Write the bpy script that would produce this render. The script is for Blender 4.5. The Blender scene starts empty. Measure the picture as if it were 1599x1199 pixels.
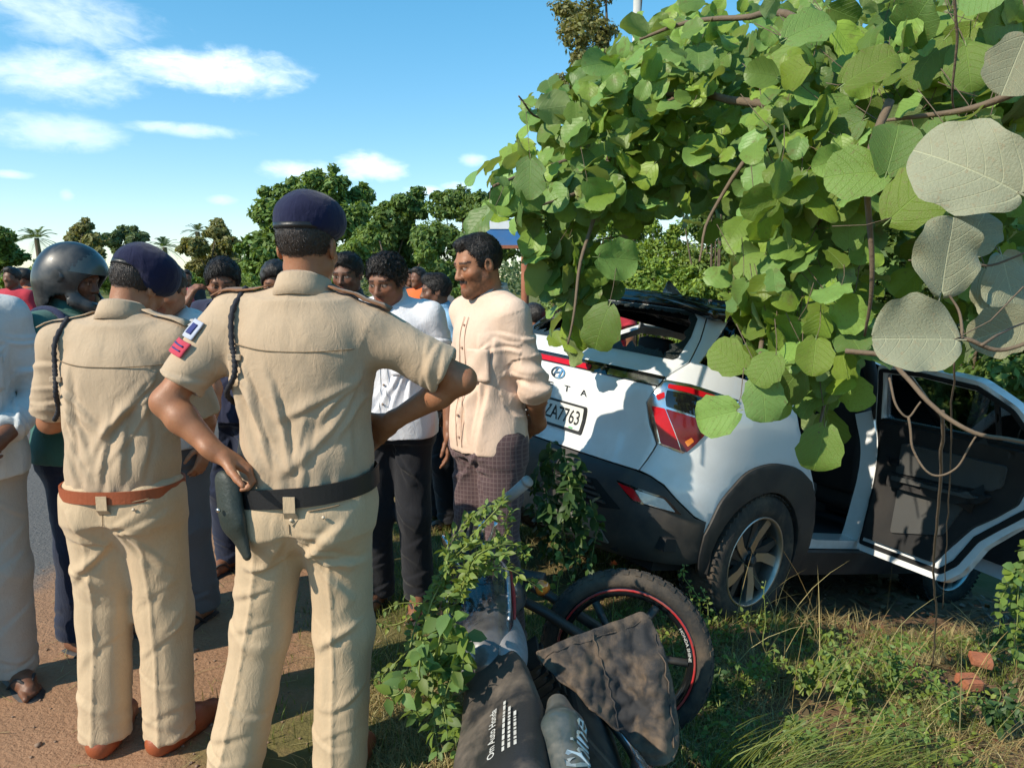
import bpy, bmesh, math, random
import numpy as np
from mathutils import Vector, Matrix, Euler
from mathutils.geometry import delaunay_2d_cdt
random.seed(7); RNG = np.random.default_rng(7)
scene = bpy.context.scene
COL = scene.collection
# ------------------------------------------------------------------ camera
CAM_H = 1.55; CAM_P = math.radians(8.1); FPX = 1163.0
cam_d = bpy.data.cameras.new('camera'); cam = bpy.data.objects.new('camera', cam_d); COL.objects.link(cam)
cam.location = (0, 0, CAM_H); cam.rotation_euler = (math.pi/2-CAM_P, 0, 0)
cam_d.sensor_width = 36; cam_d.lens = FPX/1599*36; cam_d.clip_start = .05; cam_d.clip_end = 3000
scene.camera = cam
# ------------------------------------------------------------------ light
SUN_AZ = math.atan2(-.83, -.56); SUN_EL = math.radians(37)      # azimuth from +Y towards +X
TO_SUN = Vector((math.sin(SUN_AZ)*math.cos(SUN_EL), math.cos(SUN_AZ)*math.cos(SUN_EL), math.sin(SUN_EL)))
sd = bpy.data.lights.new('sun', 'SUN'); sd.energy = 3.55; sd.angle = math.radians(.53); sd.color = (1, .90, .74)
so = bpy.data.objects.new('sun', sd); COL.objects.link(so); so.rotation_euler = TO_SUN.to_track_quat('Z', 'Y').to_euler()
so.location = (-5, -3, 8)
vs = scene.view_settings; vs.view_transform = 'Standard'; vs.look = 'None'; vs.gamma = 1; vs.exposure = .72; vs.use_curve_mapping = False
cy = scene.cycles; cy.max_bounces = 7; cy.transparent_max_bounces = 10; cy.transmission_bounces = 5; cy.caustics_reflective = False; cy.caustics_refractive = False

class NT:
    """tiny node-tree writer"""
    def __init__(s, nt): s.t = nt; s.n = nt.nodes; s.l = nt.links
    def new(s, typ, ins=None, **kw):
        n = s.n.new(typ)
        for k, v in kw.items(): setattr(n, k, v)
        for k, v in (ins or {}).items():
            i = n.inputs[k]
            if isinstance(v, bpy.types.NodeSocket): s.l.new(v, i)
            else:
                if isinstance(v, (tuple, list)) and len(v) == 3 and i.type == 'RGBA': v = (*v, 1)
                i.default_value = v
        return n
    def math(s, op, a, b=0.0, c=None, clamp=False):
        d = {0: a, 1: b}
        if c is not None: d[2] = c
        return s.new('ShaderNodeMath', d, operation=op, use_clamp=clamp).outputs[0]
    def ramp(s, fac, stops):
        r = s.new('ShaderNodeValToRGB', {0: fac}); e = r.color_ramp.elements
        while len(e) < len(stops): e.new(.5)
        for x, (p, c) in zip(e, stops):
            x.position = p; x.color = (c, c, c, 1) if isinstance(c, (int, float)) else (*c, 1)
        return r.outputs[0]
    def mix(s, f, a, b, mode='MIX'):
        n = s.new('ShaderNodeMix', data_type='RGBA', blend_type=mode)
        for k, v in ((0, f), (6, a), (7, b)):
            if isinstance(v, bpy.types.NodeSocket): s.l.new(v, n.inputs[k])
            else: n.inputs[k].default_value = (*v, 1) if isinstance(v, tuple) and len(v) == 3 else v
        return n.outputs[2]
    def noise(s, vec, scale, detail=3, rough=.55, dist=0):
        d = {'Scale': scale, 'Detail': detail, 'Roughness': rough, 'Distortion': dist}
        if vec is not None: d['Vector'] = vec
        return s.new('ShaderNodeTexNoise', d).outputs[0]

# ------------------------------------------------------------------ sky
def px_dir(px, py):
    u = (px-799.5)/FPX; v = (599.5-py)/FPX; c, s_ = math.cos(CAM_P), math.sin(CAM_P)
    return Vector((u, c+v*s_, -s_+v*c)).normalized()
w = bpy.data.worlds.new('World'); scene.world = w; w.use_nodes = True
T = NT(w.node_tree); T.n.clear()
sky = T.new('ShaderNodeTexSky', sky_type='NISHITA', sun_disc=False, sun_elevation=SUN_EL, sun_rotation=SUN_AZ % (2*math.pi), altitude=200, air_density=1.0, dust_density=.0, ozone_density=1.3)
tc = T.new('ShaderNodeTexCoord').outputs['Generated']
sx = T.new('ShaderNodeSeparateXYZ', {0: tc})
az = T.math('ARCTAN2', sx.outputs[0], sx.outputs[1]); el = T.math('ARCSINE', sx.outputs[2])
ae = T.new('ShaderNodeCombineXYZ', {0: az, 1: el}).outputs[0]
aes = T.new('ShaderNodeVectorMath', {0: ae, 1: (1, 2.2, 1)}, operation='MULTIPLY').outputs[0]
nz = T.noise(aes, 9, 6, .62, .4); nz2 = T.noise(aes, 30, 5, .6, .6); nz3 = T.noise(aes, 3.1, 4, .6)
nsum = T.math('ADD', T.math('MULTIPLY', T.math('SUBTRACT', nz, .5), 2.0), T.math('MULTIPLY', T.math('SUBTRACT', nz2, .5), 1.0))
cl = None
for (px, py, hx, hy, dens) in ((330, 112, 175, 46, 1.0), (90, 118, 150, 50, .75), (110, 30, 190, 52, .62), (60, 205, 150, 36, .5), (300, 204, 105, 14, .6),
                               (470, 266, 75, 20, .85), (575, 262, 66, 26, 1.0), (740, 250, 26, 13, .6), (660, 300, 40, 12, .7), (715, 292, 30, 10, .6), (15, 272, 50, 9, .5), (345, 312, 30, 10, .45), (105, 303, 14, 12, .35)):
    d = px_dir(px, py); a0 = math.atan2(d.x, d.y); e0 = math.asin(d.z)
    d2 = px_dir(px+hx, py); ra = abs(math.atan2(d2.x, d2.y)-a0); d3 = px_dir(px, py-hy); re_ = abs(math.asin(d3.z)-e0)
    qx = T.math('DIVIDE', T.math('SUBTRACT', az, a0), ra); qy = T.math('DIVIDE', T.math('SUBTRACT', el, e0), re_)
    r2 = T.math('ADD', T.math('MULTIPLY', qx, qx), T.math('MULTIPLY', qy, qy))
    m = T.math('ADD', T.math('SUBTRACT', 1.0, r2), T.math('MULTIPLY', nsum, 1.15))
    m = T.math('MULTIPLY', T.new('ShaderNodeMapRange', {0: m, 1: -.05, 2: 1.55}, interpolation_type='SMOOTHSTEP').outputs[0], dens)
    cl = m if cl is None else T.math('MAXIMUM', cl, m)
# the same kind of broken cloud over the rest of the sky
gen = T.new('ShaderNodeMapRange', {0: T.math('ADD', nz3, T.math('MULTIPLY', nsum, .12)), 1: .60, 2: .78}).outputs[0]
inview = T.math('LESS_THAN', T.math('ABSOLUTE', az), .75)
gen = T.math('MULTIPLY', T.math('MULTIPLY', gen, .7), T.math('SUBTRACT', 1.0, T.math('MULTIPLY', inview, T.math('LESS_THAN', el, .75))))
cl = T.math('MAXIMUM', cl, gen)
skyc = T.new('ShaderNodeHueSaturation', {'Color': sky.outputs[0], 'Hue': .486, 'Saturation': 1.42, 'Value': .92}).outputs[0]
skyc = T.new('ShaderNodeGamma', {0: T.mix(1.0, skyc, (.15, .15, .15), 'MULTIPLY'), 1: .72}).outputs[0]; skyc = T.mix(1.0, skyc, (4.3, 4.75, 5.2), 'MULTIPLY')
shade = T.mix(T.math('MULTIPLY', nz2, .5), (6.6, 6.9, 7.2), (5.0, 5.8, 6.4))
colr = T.mix(T.math('MULTIPLY', cl, .92), skyc, shade)
bg = T.new('ShaderNodeBackground', {0: colr, 1: .15}); out = T.new('ShaderNodeOutputWorld', {0: bg.outputs[0]})

# ------------------------------------------------------------------ helpers
def tag(o, label=None, cat=None, group=None, kind=None):
    for k, v in (('label', label), ('category', cat), ('group', group), ('kind', kind)):
        if v: o[k] = v
    return o
def empty(name, loc=(0, 0, 0), rz=0):
    o = bpy.data.objects.new(name, None); COL.objects.link(o); o.location = loc; o.rotation_euler = (0, 0, rz); o.empty_display_size = .1
    return o
def mesh_obj(name, V, F, mat, parent=None, smooth=True, loc=None):
    me = bpy.data.meshes.new(name)
    if isinstance(F, np.ndarray):
        V = np.asarray(V, np.float32); n = F.shape[1]
        me.vertices.add(len(V)); me.vertices.foreach_set('co', V.ravel())
        me.loops.add(F.size); me.loops.foreach_set('vertex_index', F.ravel().astype(np.int32))
        me.polygons.add(len(F)); me.polygons.foreach_set('loop_start', np.arange(0, F.size, n, dtype=np.int32))
        try: me.polygons.foreach_set('loop_total', np.full(len(F), n, np.int32))
        except Exception: pass
        me.update(calc_edges=True)
    else:
        me.from_pydata([tuple(v) for v in V], [], F); me.update()
    me.validate()
    if smooth: me.polygons.foreach_set('use_smooth', np.ones(len(me.polygons), bool))
    for m in (mat if isinstance(mat, (list, tuple)) else [mat]):
        me.materials.append(m)
    return mesh_link(name, me, parent, loc)
def mesh_link(name, me, parent=None, loc=None):
    o = bpy.data.objects.new(name, me); COL.objects.link(o)
    if parent: o.parent = parent
    if loc is not None: o.location = loc
    return o
def set_col(o, name, arr):
    a = o.data.attributes.new(name, 'FLOAT_COLOR', 'POINT'); c = np.ones((len(o.data.vertices), 4), np.float32); c[:, :3] = arr
    a.data.foreach_set('color', c.ravel())
class MB:
    """collects simple shapes, built as one mesh"""
    def __init__(s): s.V = []; s.F = []
    def add(s, V, F):
        b = len(s.V); s.V += [tuple(map(float, v)) for v in V]; s.F += [tuple(i+b for i in f) for f in F]
    def box(s, c, h, R=None, bev=0.0):
        c = Vector(c); R = R or Matrix.Identity(3); x, y, z = h
        if bev <= 0:
            P = [(sx*x, sy*y, sz*z) for sx in (-1, 1) for sy in (-1, 1) for sz in (-1, 1)]
            s.add([c+R@Vector(p) for p in P], [(0, 1, 3, 2), (4, 6, 7, 5), (0, 4, 5, 1), (2, 3, 7, 6), (0, 2, 6, 4), (1, 5, 7, 3)])
        else:
            bm = bmesh.new(); bmesh.ops.create_cube(bm, size=2)
            for v in bm.verts: v.co = Vector((v.co.x*x, v.co.y*y, v.co.z*z))
            bmesh.ops.bevel(bm, geom=bm.edges[:], offset=bev, segments=2, affect='EDGES', profile=.6)
            bm.verts.index_update(); s.add([c+R@v.co for v in bm.verts], [[v.index for v in f.verts] for f in bm.faces]); bm.free()
    def tube(s, pts, r, n=8, cap=True):
        pts = [Vector(p) for p in pts]; rs = r if isinstance(r, (list, tuple)) else [r]*len(pts)
        V = []; F = []; up = None
        for i, p in enumerate(pts):
            t = (pts[min(i+1, len(pts)-1)]-pts[max(i-1, 0)]).normalized()
            if up is None: up = t.orthogonal().normalized()
            up = (up-t*up.dot(t)).normalized(); sd_ = t.cross(up)
            for k in range(n):
                a = 2*math.pi*k/n; V.append(p+(up*math.cos(a)+sd_*math.sin(a))*rs[i])
        for i in range(len(pts)-1):
            for k in range(n): F.append((i*n+k, i*n+(k+1) % n, (i+1)*n+(k+1) % n, (i+1)*n+k))
        if cap: F.append(tuple(range(n))[::-1]); F.append(tuple((len(pts)-1)*n+k for k in range(n)))
        s.add(V, F)
    def lathe(s, prof, M=None, n=32, close=True):
        """prof: (radius, axial) pairs, spun about local Y"""
        M = M or Matrix.Identity(4); V = []; F = []; m = len(prof)
        for k in range(n):
            a = 2*math.pi*k/n
            for r, y in prof: V.append(M@Vector((r*math.cos(a), y, r*math.sin(a))))
        for k in range(n):
            for j in range(m if close else m-1):
                F.append((k*m+j, k*m+(j+1) % m, ((k+1) % n)*m+(j+1) % m, ((k+1) % n)*m+j))
        s.add(V, F)
    def build(s, name, mat, parent=None, smooth=False):
        return mesh_obj(name, s.V, s.F, mat, parent, smooth)
def smooth_curve(pts, n=8):
    p = np.array(pts, float); p = np.vstack([2*p[0]-p[1], p, 2*p[-1]-p[-2]]); out = []
    for i in range(1, len(p)-2):
        t = np.linspace(0, 1, n, endpoint=False)[:, None]; a, b, c, d = p[i-1], p[i], p[i+1], p[i+2]
        out.append(.5*((2*b)+(-a+c)*t+(2*a-5*b+4*c-d)*t**2+(-a+3*b-3*c+d)*t**3))
    out.append(p[-2][None]); return np.vstack(out)
def at(px, py, depth):
    """point at forward distance `depth` (world Y) on the line of sight of a photo pixel: used to survey real positions"""
    d = px_dir(px, py); return Vector((0, 0, CAM_H))+d*(depth/d.y)
# noise for shaping meshes
_P = RNG.permutation(256); _P = np.concatenate([_P, _P, _P]); _G = RNG.normal(size=(256, 3)); _G /= np.linalg.norm(_G, axis=1)[:, None]
def perlin(P):
    P = np.asarray(P, float); I = np.floor(P).astype(int); f = P-I; I &= 255; u = f*f*f*(f*(f*6-15)+10); r = 0
    for dx in (0, 1):
        for dy in (0, 1):
            for dz in (0, 1):
                g = _G[_P[_P[_P[I[:, 0]+dx]+I[:, 1]+dy]+I[:, 2]+dz]]
                wgt = (u[:, 0] if dx else 1-u[:, 0])*(u[:, 1] if dy else 1-u[:, 1])*(u[:, 2] if dz else 1-u[:, 2])
                r = r+wgt*((f[:, 0]-dx)*g[:, 0]+(f[:, 1]-dy)*g[:, 1]+(f[:, 2]-dz)*g[:, 2])
    return r*1.5
def sst(a, b, x):
    t = np.clip((x-a)/(b-a), 0, 1); return t*t*(3-2*t)
# ------------------------------------------------------------------ materials
def mat_new(name):
    m = bpy.data.materials.new(name); m.use_nodes = True; t = NT(m.node_tree); t.n.clear(); return m, t
def mat(name, col, rough=.6, metal=0, var=.12, vscale=8, bump=0.0, bscale=60, coat=0, spec=.5, dirt=None, dscale=3, damt=.5, obj=True, rvar=0.0, **kw):
    m, t = mat_new(name); c = t.new('ShaderNodeTexCoord').outputs['Object']
    n1 = t.noise(c, vscale, 4, .6); f = t.math('MULTIPLY_ADD', n1, 2*var, 1-var)
    colr = t.mix(1.0, col, t.new('ShaderNodeCombineColor', {0: f, 1: f, 2: f}).outputs[0], 'MULTIPLY')
    rg = rough
    if dirt:
        dn = t.new('ShaderNodeMapRange', {0: t.noise(c, dscale, 6, .65, .3), 1: .42, 2: .68}).outputs[0]; dn = t.math('MULTIPLY', dn, damt)
        colr = t.mix(dn, colr, dirt); rg = t.math('MULTIPLY_ADD', dn, .85-rough, rough)
    elif rvar: rg = t.math('MULTIPLY_ADD', t.noise(c, vscale*1.7, 4), rvar, rough-rvar/2)
    ins = {'Base Color': colr, 'Roughness': rg, 'Metallic': metal, 'Coat Weight': coat, 'Specular IOR Level': spec}
    if bump: ins['Normal'] = t.new('ShaderNodeBump', {'Strength': 1.0, 'Distance': bump, 'Height': t.noise(c, bscale, 4, .6)}).outputs[0]
    p = t.new('ShaderNodeBsdfPrincipled', ins)
    for k, v in kw.items(): p.inputs[k].default_value = v
    t.new('ShaderNodeOutputMaterial', {0: p.outputs[0]}); return m
def cloth_mat(name, col, rough=.85, weave=900, bump=.0006, dirt=None, damt=.3, check=None, stripe=None):
    m, t = mat_new(name); c = t.new('ShaderNodeTexCoord').outputs['Object']
    n1 = t.noise(c, 5, 5, .6); n2 = t.noise(c, 90, 3, .6)
    f = t.math('ADD', t.math('MULTIPLY', n1, .26), t.math('MULTIPLY_ADD', n2, .14, .80))
    base = col
    if check:
        s3 = t.new('ShaderNodeSeparateXYZ', {0: c}); a = t.math('FRACT', t.math('MULTIPLY', t.math('ADD', s3.outputs[0], t.math('MULTIPLY', s3.outputs[1], .6)), check[1])); b = t.math('FRACT', t.math('MULTIPLY', s3.outputs[2], check[1]))
        k = t.math('MAXIMUM', t.math('GREATER_THAN', a, .80), t.math('GREATER_THAN', b, .80)); base = t.mix(t.math('MULTIPLY', k, .6), col, check[0])
    if stripe:
        s3 = t.new('ShaderNodeSeparateXYZ', {0: c}); base = t.ramp(t.new('ShaderNodeMapRange', {0: s3.outputs[2], 1: stripe[0], 2: stripe[1]}).outputs[0], stripe[2]); base.node.color_ramp.interpolation = 'CONSTANT'
    colr = t.mix(1.0, base, t.new('ShaderNodeCombineColor', {0: f, 1: f, 2: f}).outputs[0], 'MULTIPLY')
    if dirt: colr = t.mix(t.math('MULTIPLY', t.new('ShaderNodeMapRange', {0: t.noise(c, 6, 6, .7, .5), 1: .45, 2: .75}).outputs[0], damt), colr, dirt)
    w1 = t.noise(c, weave*.5, 2); w2 = t.noise(c, 38, 4, .6); w3 = t.math('ABSOLUTE', t.math('SUBTRACT', t.noise(t.new('ShaderNodeMapping', {0: c, 2: (.5, .3, .2), 3: (1, 1, .45)}).outputs[0], 22, 3, .55, 1.6), .5)); w4 = t.math('ABSOLUTE', t.math('SUBTRACT', t.noise(t.new('ShaderNodeMapping', {0: c, 2: (-.6, .5, .9), 3: (1, 1, .6)}).outputs[0], 47, 3, .55, 1.2), .5))
    bmp = t.new('ShaderNodeBump', {'Strength': .8, 'Distance': bump, 'Height': t.math('ADD', t.math('ADD', w1, t.math('MULTIPLY', w2, .8)), t.math('ADD', t.math('MULTIPLY', w3, 7), t.math('MULTIPLY', w4, 2)))}).outputs[0]
    p = t.new('ShaderNodeBsdfPrincipled', {'Base Color': colr, 'Roughness': rough, 'Normal': bmp, 'Sheen Weight': .15, 'Specular IOR Level': .25})
    t.new('ShaderNodeOutputMaterial', {0: p.outputs[0]}); return m
# ================================================================== GROUND
CAR_POS = Vector((.61, 4.22, -.14)); CAR_YAW, CAR_PITCH, CAR_ROLL = [math.radians(a) for a in (38.5, 13.5, 3.5)]
def ground_z(x, y):
    x = np.asarray(x, float); y = np.asarray(y, float)
    s = (x-.61)*.783+(y-4.22)*.623; t = (x-.61)*.623-(y-4.22)*.783
    w_ = sst(2.25, 1.2, t)*sst(-4.2, -2.0, t)
    z = -.135*sst(-1.8, -.2, s)*sst(-6, -2, t) - np.clip(.24*(s+.1), 0, .95)*w_*sst(9, 5.5, s)
    P = np.stack([x, y, 0*x], -1).reshape(-1, 3)
    near = np.exp(-((x)**2+(y-4)**2)/200.)
    n = (perlin(P*1.3)*.025+perlin(P*4.1+5)*.012).reshape(x.shape)*near
    rgt = sst(.2, 1.2, x)
    n = n*(.35+.9*rgt)+(perlin(P*11+9)*.018).reshape(x.shape)*near*rgt
    return z+n
def axis(lo, hi, step, far, k):
    a = list(np.arange(lo, hi, step)); d = step; p = hi
    while p < far: a.append(p); d *= k; p += d
    a.append(far); d = step; p = lo-step; b = []
    while p > -far: b.append(p); d *= k; p -= d
    b.append(-far); return np.array(b[::-1]+a)
gx = axis(-4, 5, .045, 900, 1.16); gy = axis(1, 8, .045, 900, 1.16)
GX, GY = np.meshgrid(gx, gy, indexing='ij'); GZ = ground_z(GX, GY)
idx = np.arange(GX.size).reshape(GX.shape)
GF = np.stack([idx[:-1, :-1], idx[1:, :-1], idx[1:, 1:], idx[:-1, 1:]], -1).reshape(-1, 4)
m, t = mat_new('ground'); c = t.new('ShaderNodeTexCoord').outputs['Object']; s3 = t.new('ShaderNodeSeparateXYZ', {0: c})
X, Y = s3.outputs[0], s3.outputs[1]
nA = t.noise(c, 1.6, 6, .65); nB = t.noise(c, 9, 6, .65); nC = t.noise(c, 60, 4, .6); nD = t.noise(c, .12, 4)
dirt = t.mix(nB, (.20, .096, .050), (.36, .20, .115)); dirt = t.mix(t.math('MULTIPLY', nC, .45), dirt, (.42, .28, .18))
soil = t.mix(nB, (.12, .075, .045), (.28, .175, .105))
grass = t.mix(nA, (.075, .085, .026), (.22, .18, .068)); grass = t.mix(t.math('MULTIPLY', nC, .6), grass, (.13, .105, .05))
gmask = t.new('ShaderNodeMapRange', {0: t.math('ADD', X, t.math('MULTIPLY_ADD', nA, 1.3, -.65)), 1: -1.02, 2: -.72}).outputs[0]
smask = t.new('ShaderNodeMapRange', {0: t.math('ADD', X, t.math('MULTIPLY_ADD', nA, 1.4, -.7)), 1: .15, 2: .75}).outputs[0]
near = t.new('ShaderNodeMapRange', {0: Y, 1: 5.2, 2: 7.5, 3: 1, 4: 0}).outputs[0]
col = t.mix(gmask, dirt, grass); col = t.mix(t.math('MULTIPLY', smask, near), col, soil)
field = t.mix(nD, (.085, .12, .03), (.17, .16, .05)); field = t.mix(t.math('MULTIPLY', nA, .4), field, (.22, .19, .08))
fm = t.new('ShaderNodeMapRange', {0: t.math('ADD', Y, t.math('MULTIPLY', nA, 2)), 1: 6.5, 2: 9}).outputs[0]
col = t.mix(fm, col, field)
rv = t.math('SUBTRACT', X, t.math('MULTIPLY', Y, -.05)); 
rm = t.new('ShaderNodeMapRange', {0: t.math('ADD', t.math('ADD', X, t.math('MULTIPLY', Y, .02)), t.math('MULTIPLY_ADD', nB, .25, -.12)), 1: -2.25, 2: -2.45}).outputs[0]
road = t.mix(nC, (.085, .080, .076), (.17, .16, .15)); rm = t.math('MULTIPLY', rm, t.new('ShaderNodeMapRange', {0: X, 1: -9, 2: -8.6}).outputs[0])
col = t.mix(rm, col, road)
hgt = t.math('ADD', t.math('MULTIPLY', nB, .6), t.math('MULTIPLY', nC, .4))
p = t.new('ShaderNodeBsdfPrincipled', {'Base Color': col, 'Roughness': .95, 'Specular IOR Level': .15, 'Normal': t.new('ShaderNodeBump', {'Strength': 1, 'Distance': .02, 'Height': hgt}).outputs[0]})
t.new('ShaderNodeOutputMaterial', {0: p.outputs[0]})
g = mesh_obj('ground', np.stack([GX, GY, GZ], -1).reshape(-1, 3), GF, m); tag(g, kind='structure')

# leaf / blade materials --------------------------------------------------
def leaf_mat(name, col, back=None, trans=.35, rough=.5, veins=False, hue=.03, val=.35, attr=True, age=None):
    m, t = mat_new(name); c = t.new('ShaderNodeTexCoord').outputs['Object']
    geo = t.new('ShaderNodeNewGeometry'); at_ = t.new('ShaderNodeAttribute', attribute_name='tint')
    oi = t.new('ShaderNodeObjectInfo')
    r = t.math('FRACT', t.math('ADD', at_.outputs['Fac'], oi.outputs['Random'])) if attr else oi.outputs['Random']
    hs = t.new('ShaderNodeHueSaturation', {'Hue': t.math('MULTIPLY_ADD', r, 2*hue, .5-hue), 'Saturation': t.math('MULTIPLY_ADD', r, -.25, 1.1), 'Value': t.math('MULTIPLY_ADD', t.math('FRACT', t.math('MULTIPLY', r, 7.31)), 2*val, 1-val), 'Color': (*col, 1)}).outputs[0]
    n = t.noise(c, 40, 4, .6); hs = t.mix(t.math('MULTIPLY', n, .45), hs, tuple(x*.55 for x in col))
    if age: hs = t.mix(t.math('MULTIPLY', t.new('ShaderNodeMapRange', {0: t.noise(c, 14, 5, .7), 1: .56, 2: .68}).outputs[0], .75), hs, age)
    nrm = None
    if veins:
        uv = t.new('ShaderNodeUVMap').outputs[0]; u3 = t.new('ShaderNodeSeparateXYZ', {0: uv})
        au = t.math('ABSOLUTE', t.math('SUBTRACT', u3.outputs[0], .5))
        vein = t.math('PINGPONG', t.math('MULTIPLY', t.math('SUBTRACT', u3.outputs[1], t.math('POWER', t.math('MULTIPLY', au, 1.1), 1.3)), 6.0), .5)
        vm = t.math('MAXIMUM', t.new('ShaderNodeMapRange', {0: vein, 1: .06, 2: .0}).outputs[0], t.new('ShaderNodeMapRange', {0: au, 1: .014, 2: .004}).outputs[0])
        hs = t.mix(t.math('MULTIPLY', vm, float(veins)), hs, tuple(min(1, x*1.7+.03) for x in col))
        nrm = t.new('ShaderNodeBump', {'Strength': .7, 'Distance': .0025, 'Height': t.math('SUBTRACT', t.math('MULTIPLY', n, 1.2), t.math('MULTIPLY', vm, .6))}).outputs[0]
    if back: hs = t.mix(geo.outputs['Backfacing'], hs, back)
    ins = {'Base Color': hs, 'Roughness': rough, 'Specular IOR Level': .35}
    if nrm: ins['Normal'] = nrm
    p = t.new('ShaderNodeBsdfPrincipled', ins)
    tr = t.new('ShaderNodeBsdfTranslucent', {0: t.mix(1.0, hs, (1.25, 1.15, .45), 'MULTIPLY')})
    mx = t.new('ShaderNodeMixShader', {0: trans, 1: p.outputs[0], 2: tr.outputs[0]})
    t.new('ShaderNodeOutputMaterial', {0: mx.outputs[0]}); return m
M_GRASS = leaf_mat('grass_blade', (.18, .225, .05), trans=.3, hue=.035, val=.4)
M_STRAW = leaf_mat('dry_grass', (.42, .34, .15), trans=.25, hue=.03, val=.4)
M_WEED = leaf_mat('weed_leaf', (.15, .24, .05), trans=.35, hue=.03, val=.35)
M_DWEED = leaf_mat('dark_weed_leaf', (.055, .11, .028), trans=.3, hue=.025, val=.35)
M_LITTER = leaf_mat('litter_leaf', (.16, .10, .05), trans=.1, hue=.04, val=.5)
def blades(name, n, region, hmin, hmax, wid, mat_, lean=.5, leandir=None, seg=3, dens=None, kind='stuff', label=None, parent=None):
    """one mesh of bent tapering grass blades; region = (x0,x1,y0,y1)"""
    x = RNG.uniform(region[0], region[1], n); y = RNG.uniform(region[2], region[3], n)
    if dens is not None:
        k = RNG.uniform(0, 1, n) < dens(x, y); x, y = x[k], y[k]; n = len(x)
    z = ground_z(x, y)-.01; h = RNG.uniform(hmin, hmax, n)**1; a = RNG.uniform(0, 2*np.pi, n)
    ld = np.stack([np.cos(a), np.sin(a)], 1)*RNG.uniform(.1, 1, n)[:, None]*lean
    if leandir is not None: ld = ld*.5+np.array(leandir)[None]*RNG.uniform(.6, 1.2, n)[:, None]
    b = RNG.uniform(0, 2*np.pi, n); sd_ = np.stack([np.cos(b), np.sin(b), 0*b], 1)*(wid*RNG.uniform(.6, 1.3, n))[:, None]
    V = []
    for k in range(seg+1):
        f = k/seg; cz = h*f*(1-.35*f*np.hypot(*ld.T)); cc = np.stack([x+ld[:, 0]*h*f**1.7, y+ld[:, 1]*h*f**1.7, z+cz], 1)
        if k < seg: V += [cc-sd_*(1-f*.75), cc+sd_*(1-f*.75)]
        else: V += [cc]
    V = np.stack(V, 1); m_ = V.shape[1]; F = []
    base = (np.arange(n)*m_)[:, None]
    for k in range(seg-1):
        F += [base+np.array([[2*k, 2*k+1, 2*k+3]]), base+np.array([[2*k, 2*k+3, 2*k+2]])]
    F.append(base+np.array([[2*seg-2, 2*seg-1, 2*seg]]))
    o = mesh_obj(name, V.reshape(-1, 3), np.concatenate(F), mat_, parent, smooth=True)
    ta = o.data.attributes.new('tint', 'FLOAT', 'POINT'); ta.data.foreach_set('value', np.repeat(RNG.uniform(0, 1, n), m_).astype(np.float32))
    if label: tag(o, label, 'grass', kind=kind)
    return o
def patch(sc, thr, off=0):
    return lambda x, y: sst(thr-.15, thr+.25, perlin(np.stack([x*sc+off, y*sc, 0*x], -1)))
blades('grass', 34000, (-1.15, .75, 1.7, 6.5), .02, .085, .0022, M_GRASS, dens=lambda x, y: patch(2.2, -.1)(x, y)*sst(-1.2, -.7, x+.3*perlin(np.stack([x*2, y*2, 0*x], -1))), label='short green grass on the verge between the policemen and the motorcycle')
blades('dry_grass', 26000, (-1.0, 1.2, 1.7, 5.5), .02, .10, .002, M_STRAW, lean=1.3, dens=lambda x, y: patch(2.0, .0, 7)(x, y)*sst(-1.1, -.6, x), label='trampled straw coloured grass on the verge')
blades('grass', 26000, (.55, 3.6, 1.7, 3.6), .03, .13, .0028, M_GRASS, lean=1.1, dens=patch(2.4, .0, 3), label='patchy green grass on the bank in front of the car')
blades('dry_grass', 16000, (.5, 3.6, 1.7, 3.9), .03, .15, .0022, M_STRAW, lean=1.8, dens=patch(2.0, .05, 9), label='dry yellow grass stems on the bank in front of the car')
blades('long_grass', 420, (.62, 1.15, 1.75, 2.25), .22, .48, .0026, M_GRASS, lean=.4, leandir=(.75, -.35), seg=5, label='long bent grass blades beside the motorcycle wheel')
blades('field_grass', 42000, (-9, 9, 6.2, 19), .06, .30, .006, M_GRASS, lean=.7, dens=lambda x, y: patch(.7, -.1, 1)(x, y)*(x > -2.2), label='green grass of the field behind the crowd')
# fallen leaves under the car and on the bank
n = 3200; x = RNG.uniform(.4, 4.4, n); y = RNG.uniform(1.8, 5.6, n); z = ground_z(x, y)+RNG.uniform(.004, .03, n)
a = RNG.uniform(0, 2*np.pi, n); L = RNG.uniform(.015, .05, n); d1 = np.stack([np.cos(a), np.sin(a), RNG.normal(0, .35, n)], 1)*L[:, None]; d2 = np.stack([-np.sin(a), np.cos(a), RNG.normal(0, .35, n)], 1)*(L*.4)[:, None]
c0 = np.stack([x, y, z], 1); V = np.stack([c0-d1, c0+d2, c0+d1, c0-d2], 1).reshape(-1, 3)
o = mesh_obj('leaf_litter', V, np.arange(n*4).reshape(-1, 4), M_LITTER); tag(o, 'brown fallen leaves strewn over the soil under the white car', 'leaves', kind='stuff')
ta = o.data.attributes.new('tint', 'FLOAT', 'POINT'); ta.data.foreach_set('value', np.repeat(RNG.uniform(0, 1, n), 4).astype(np.float32))

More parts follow.
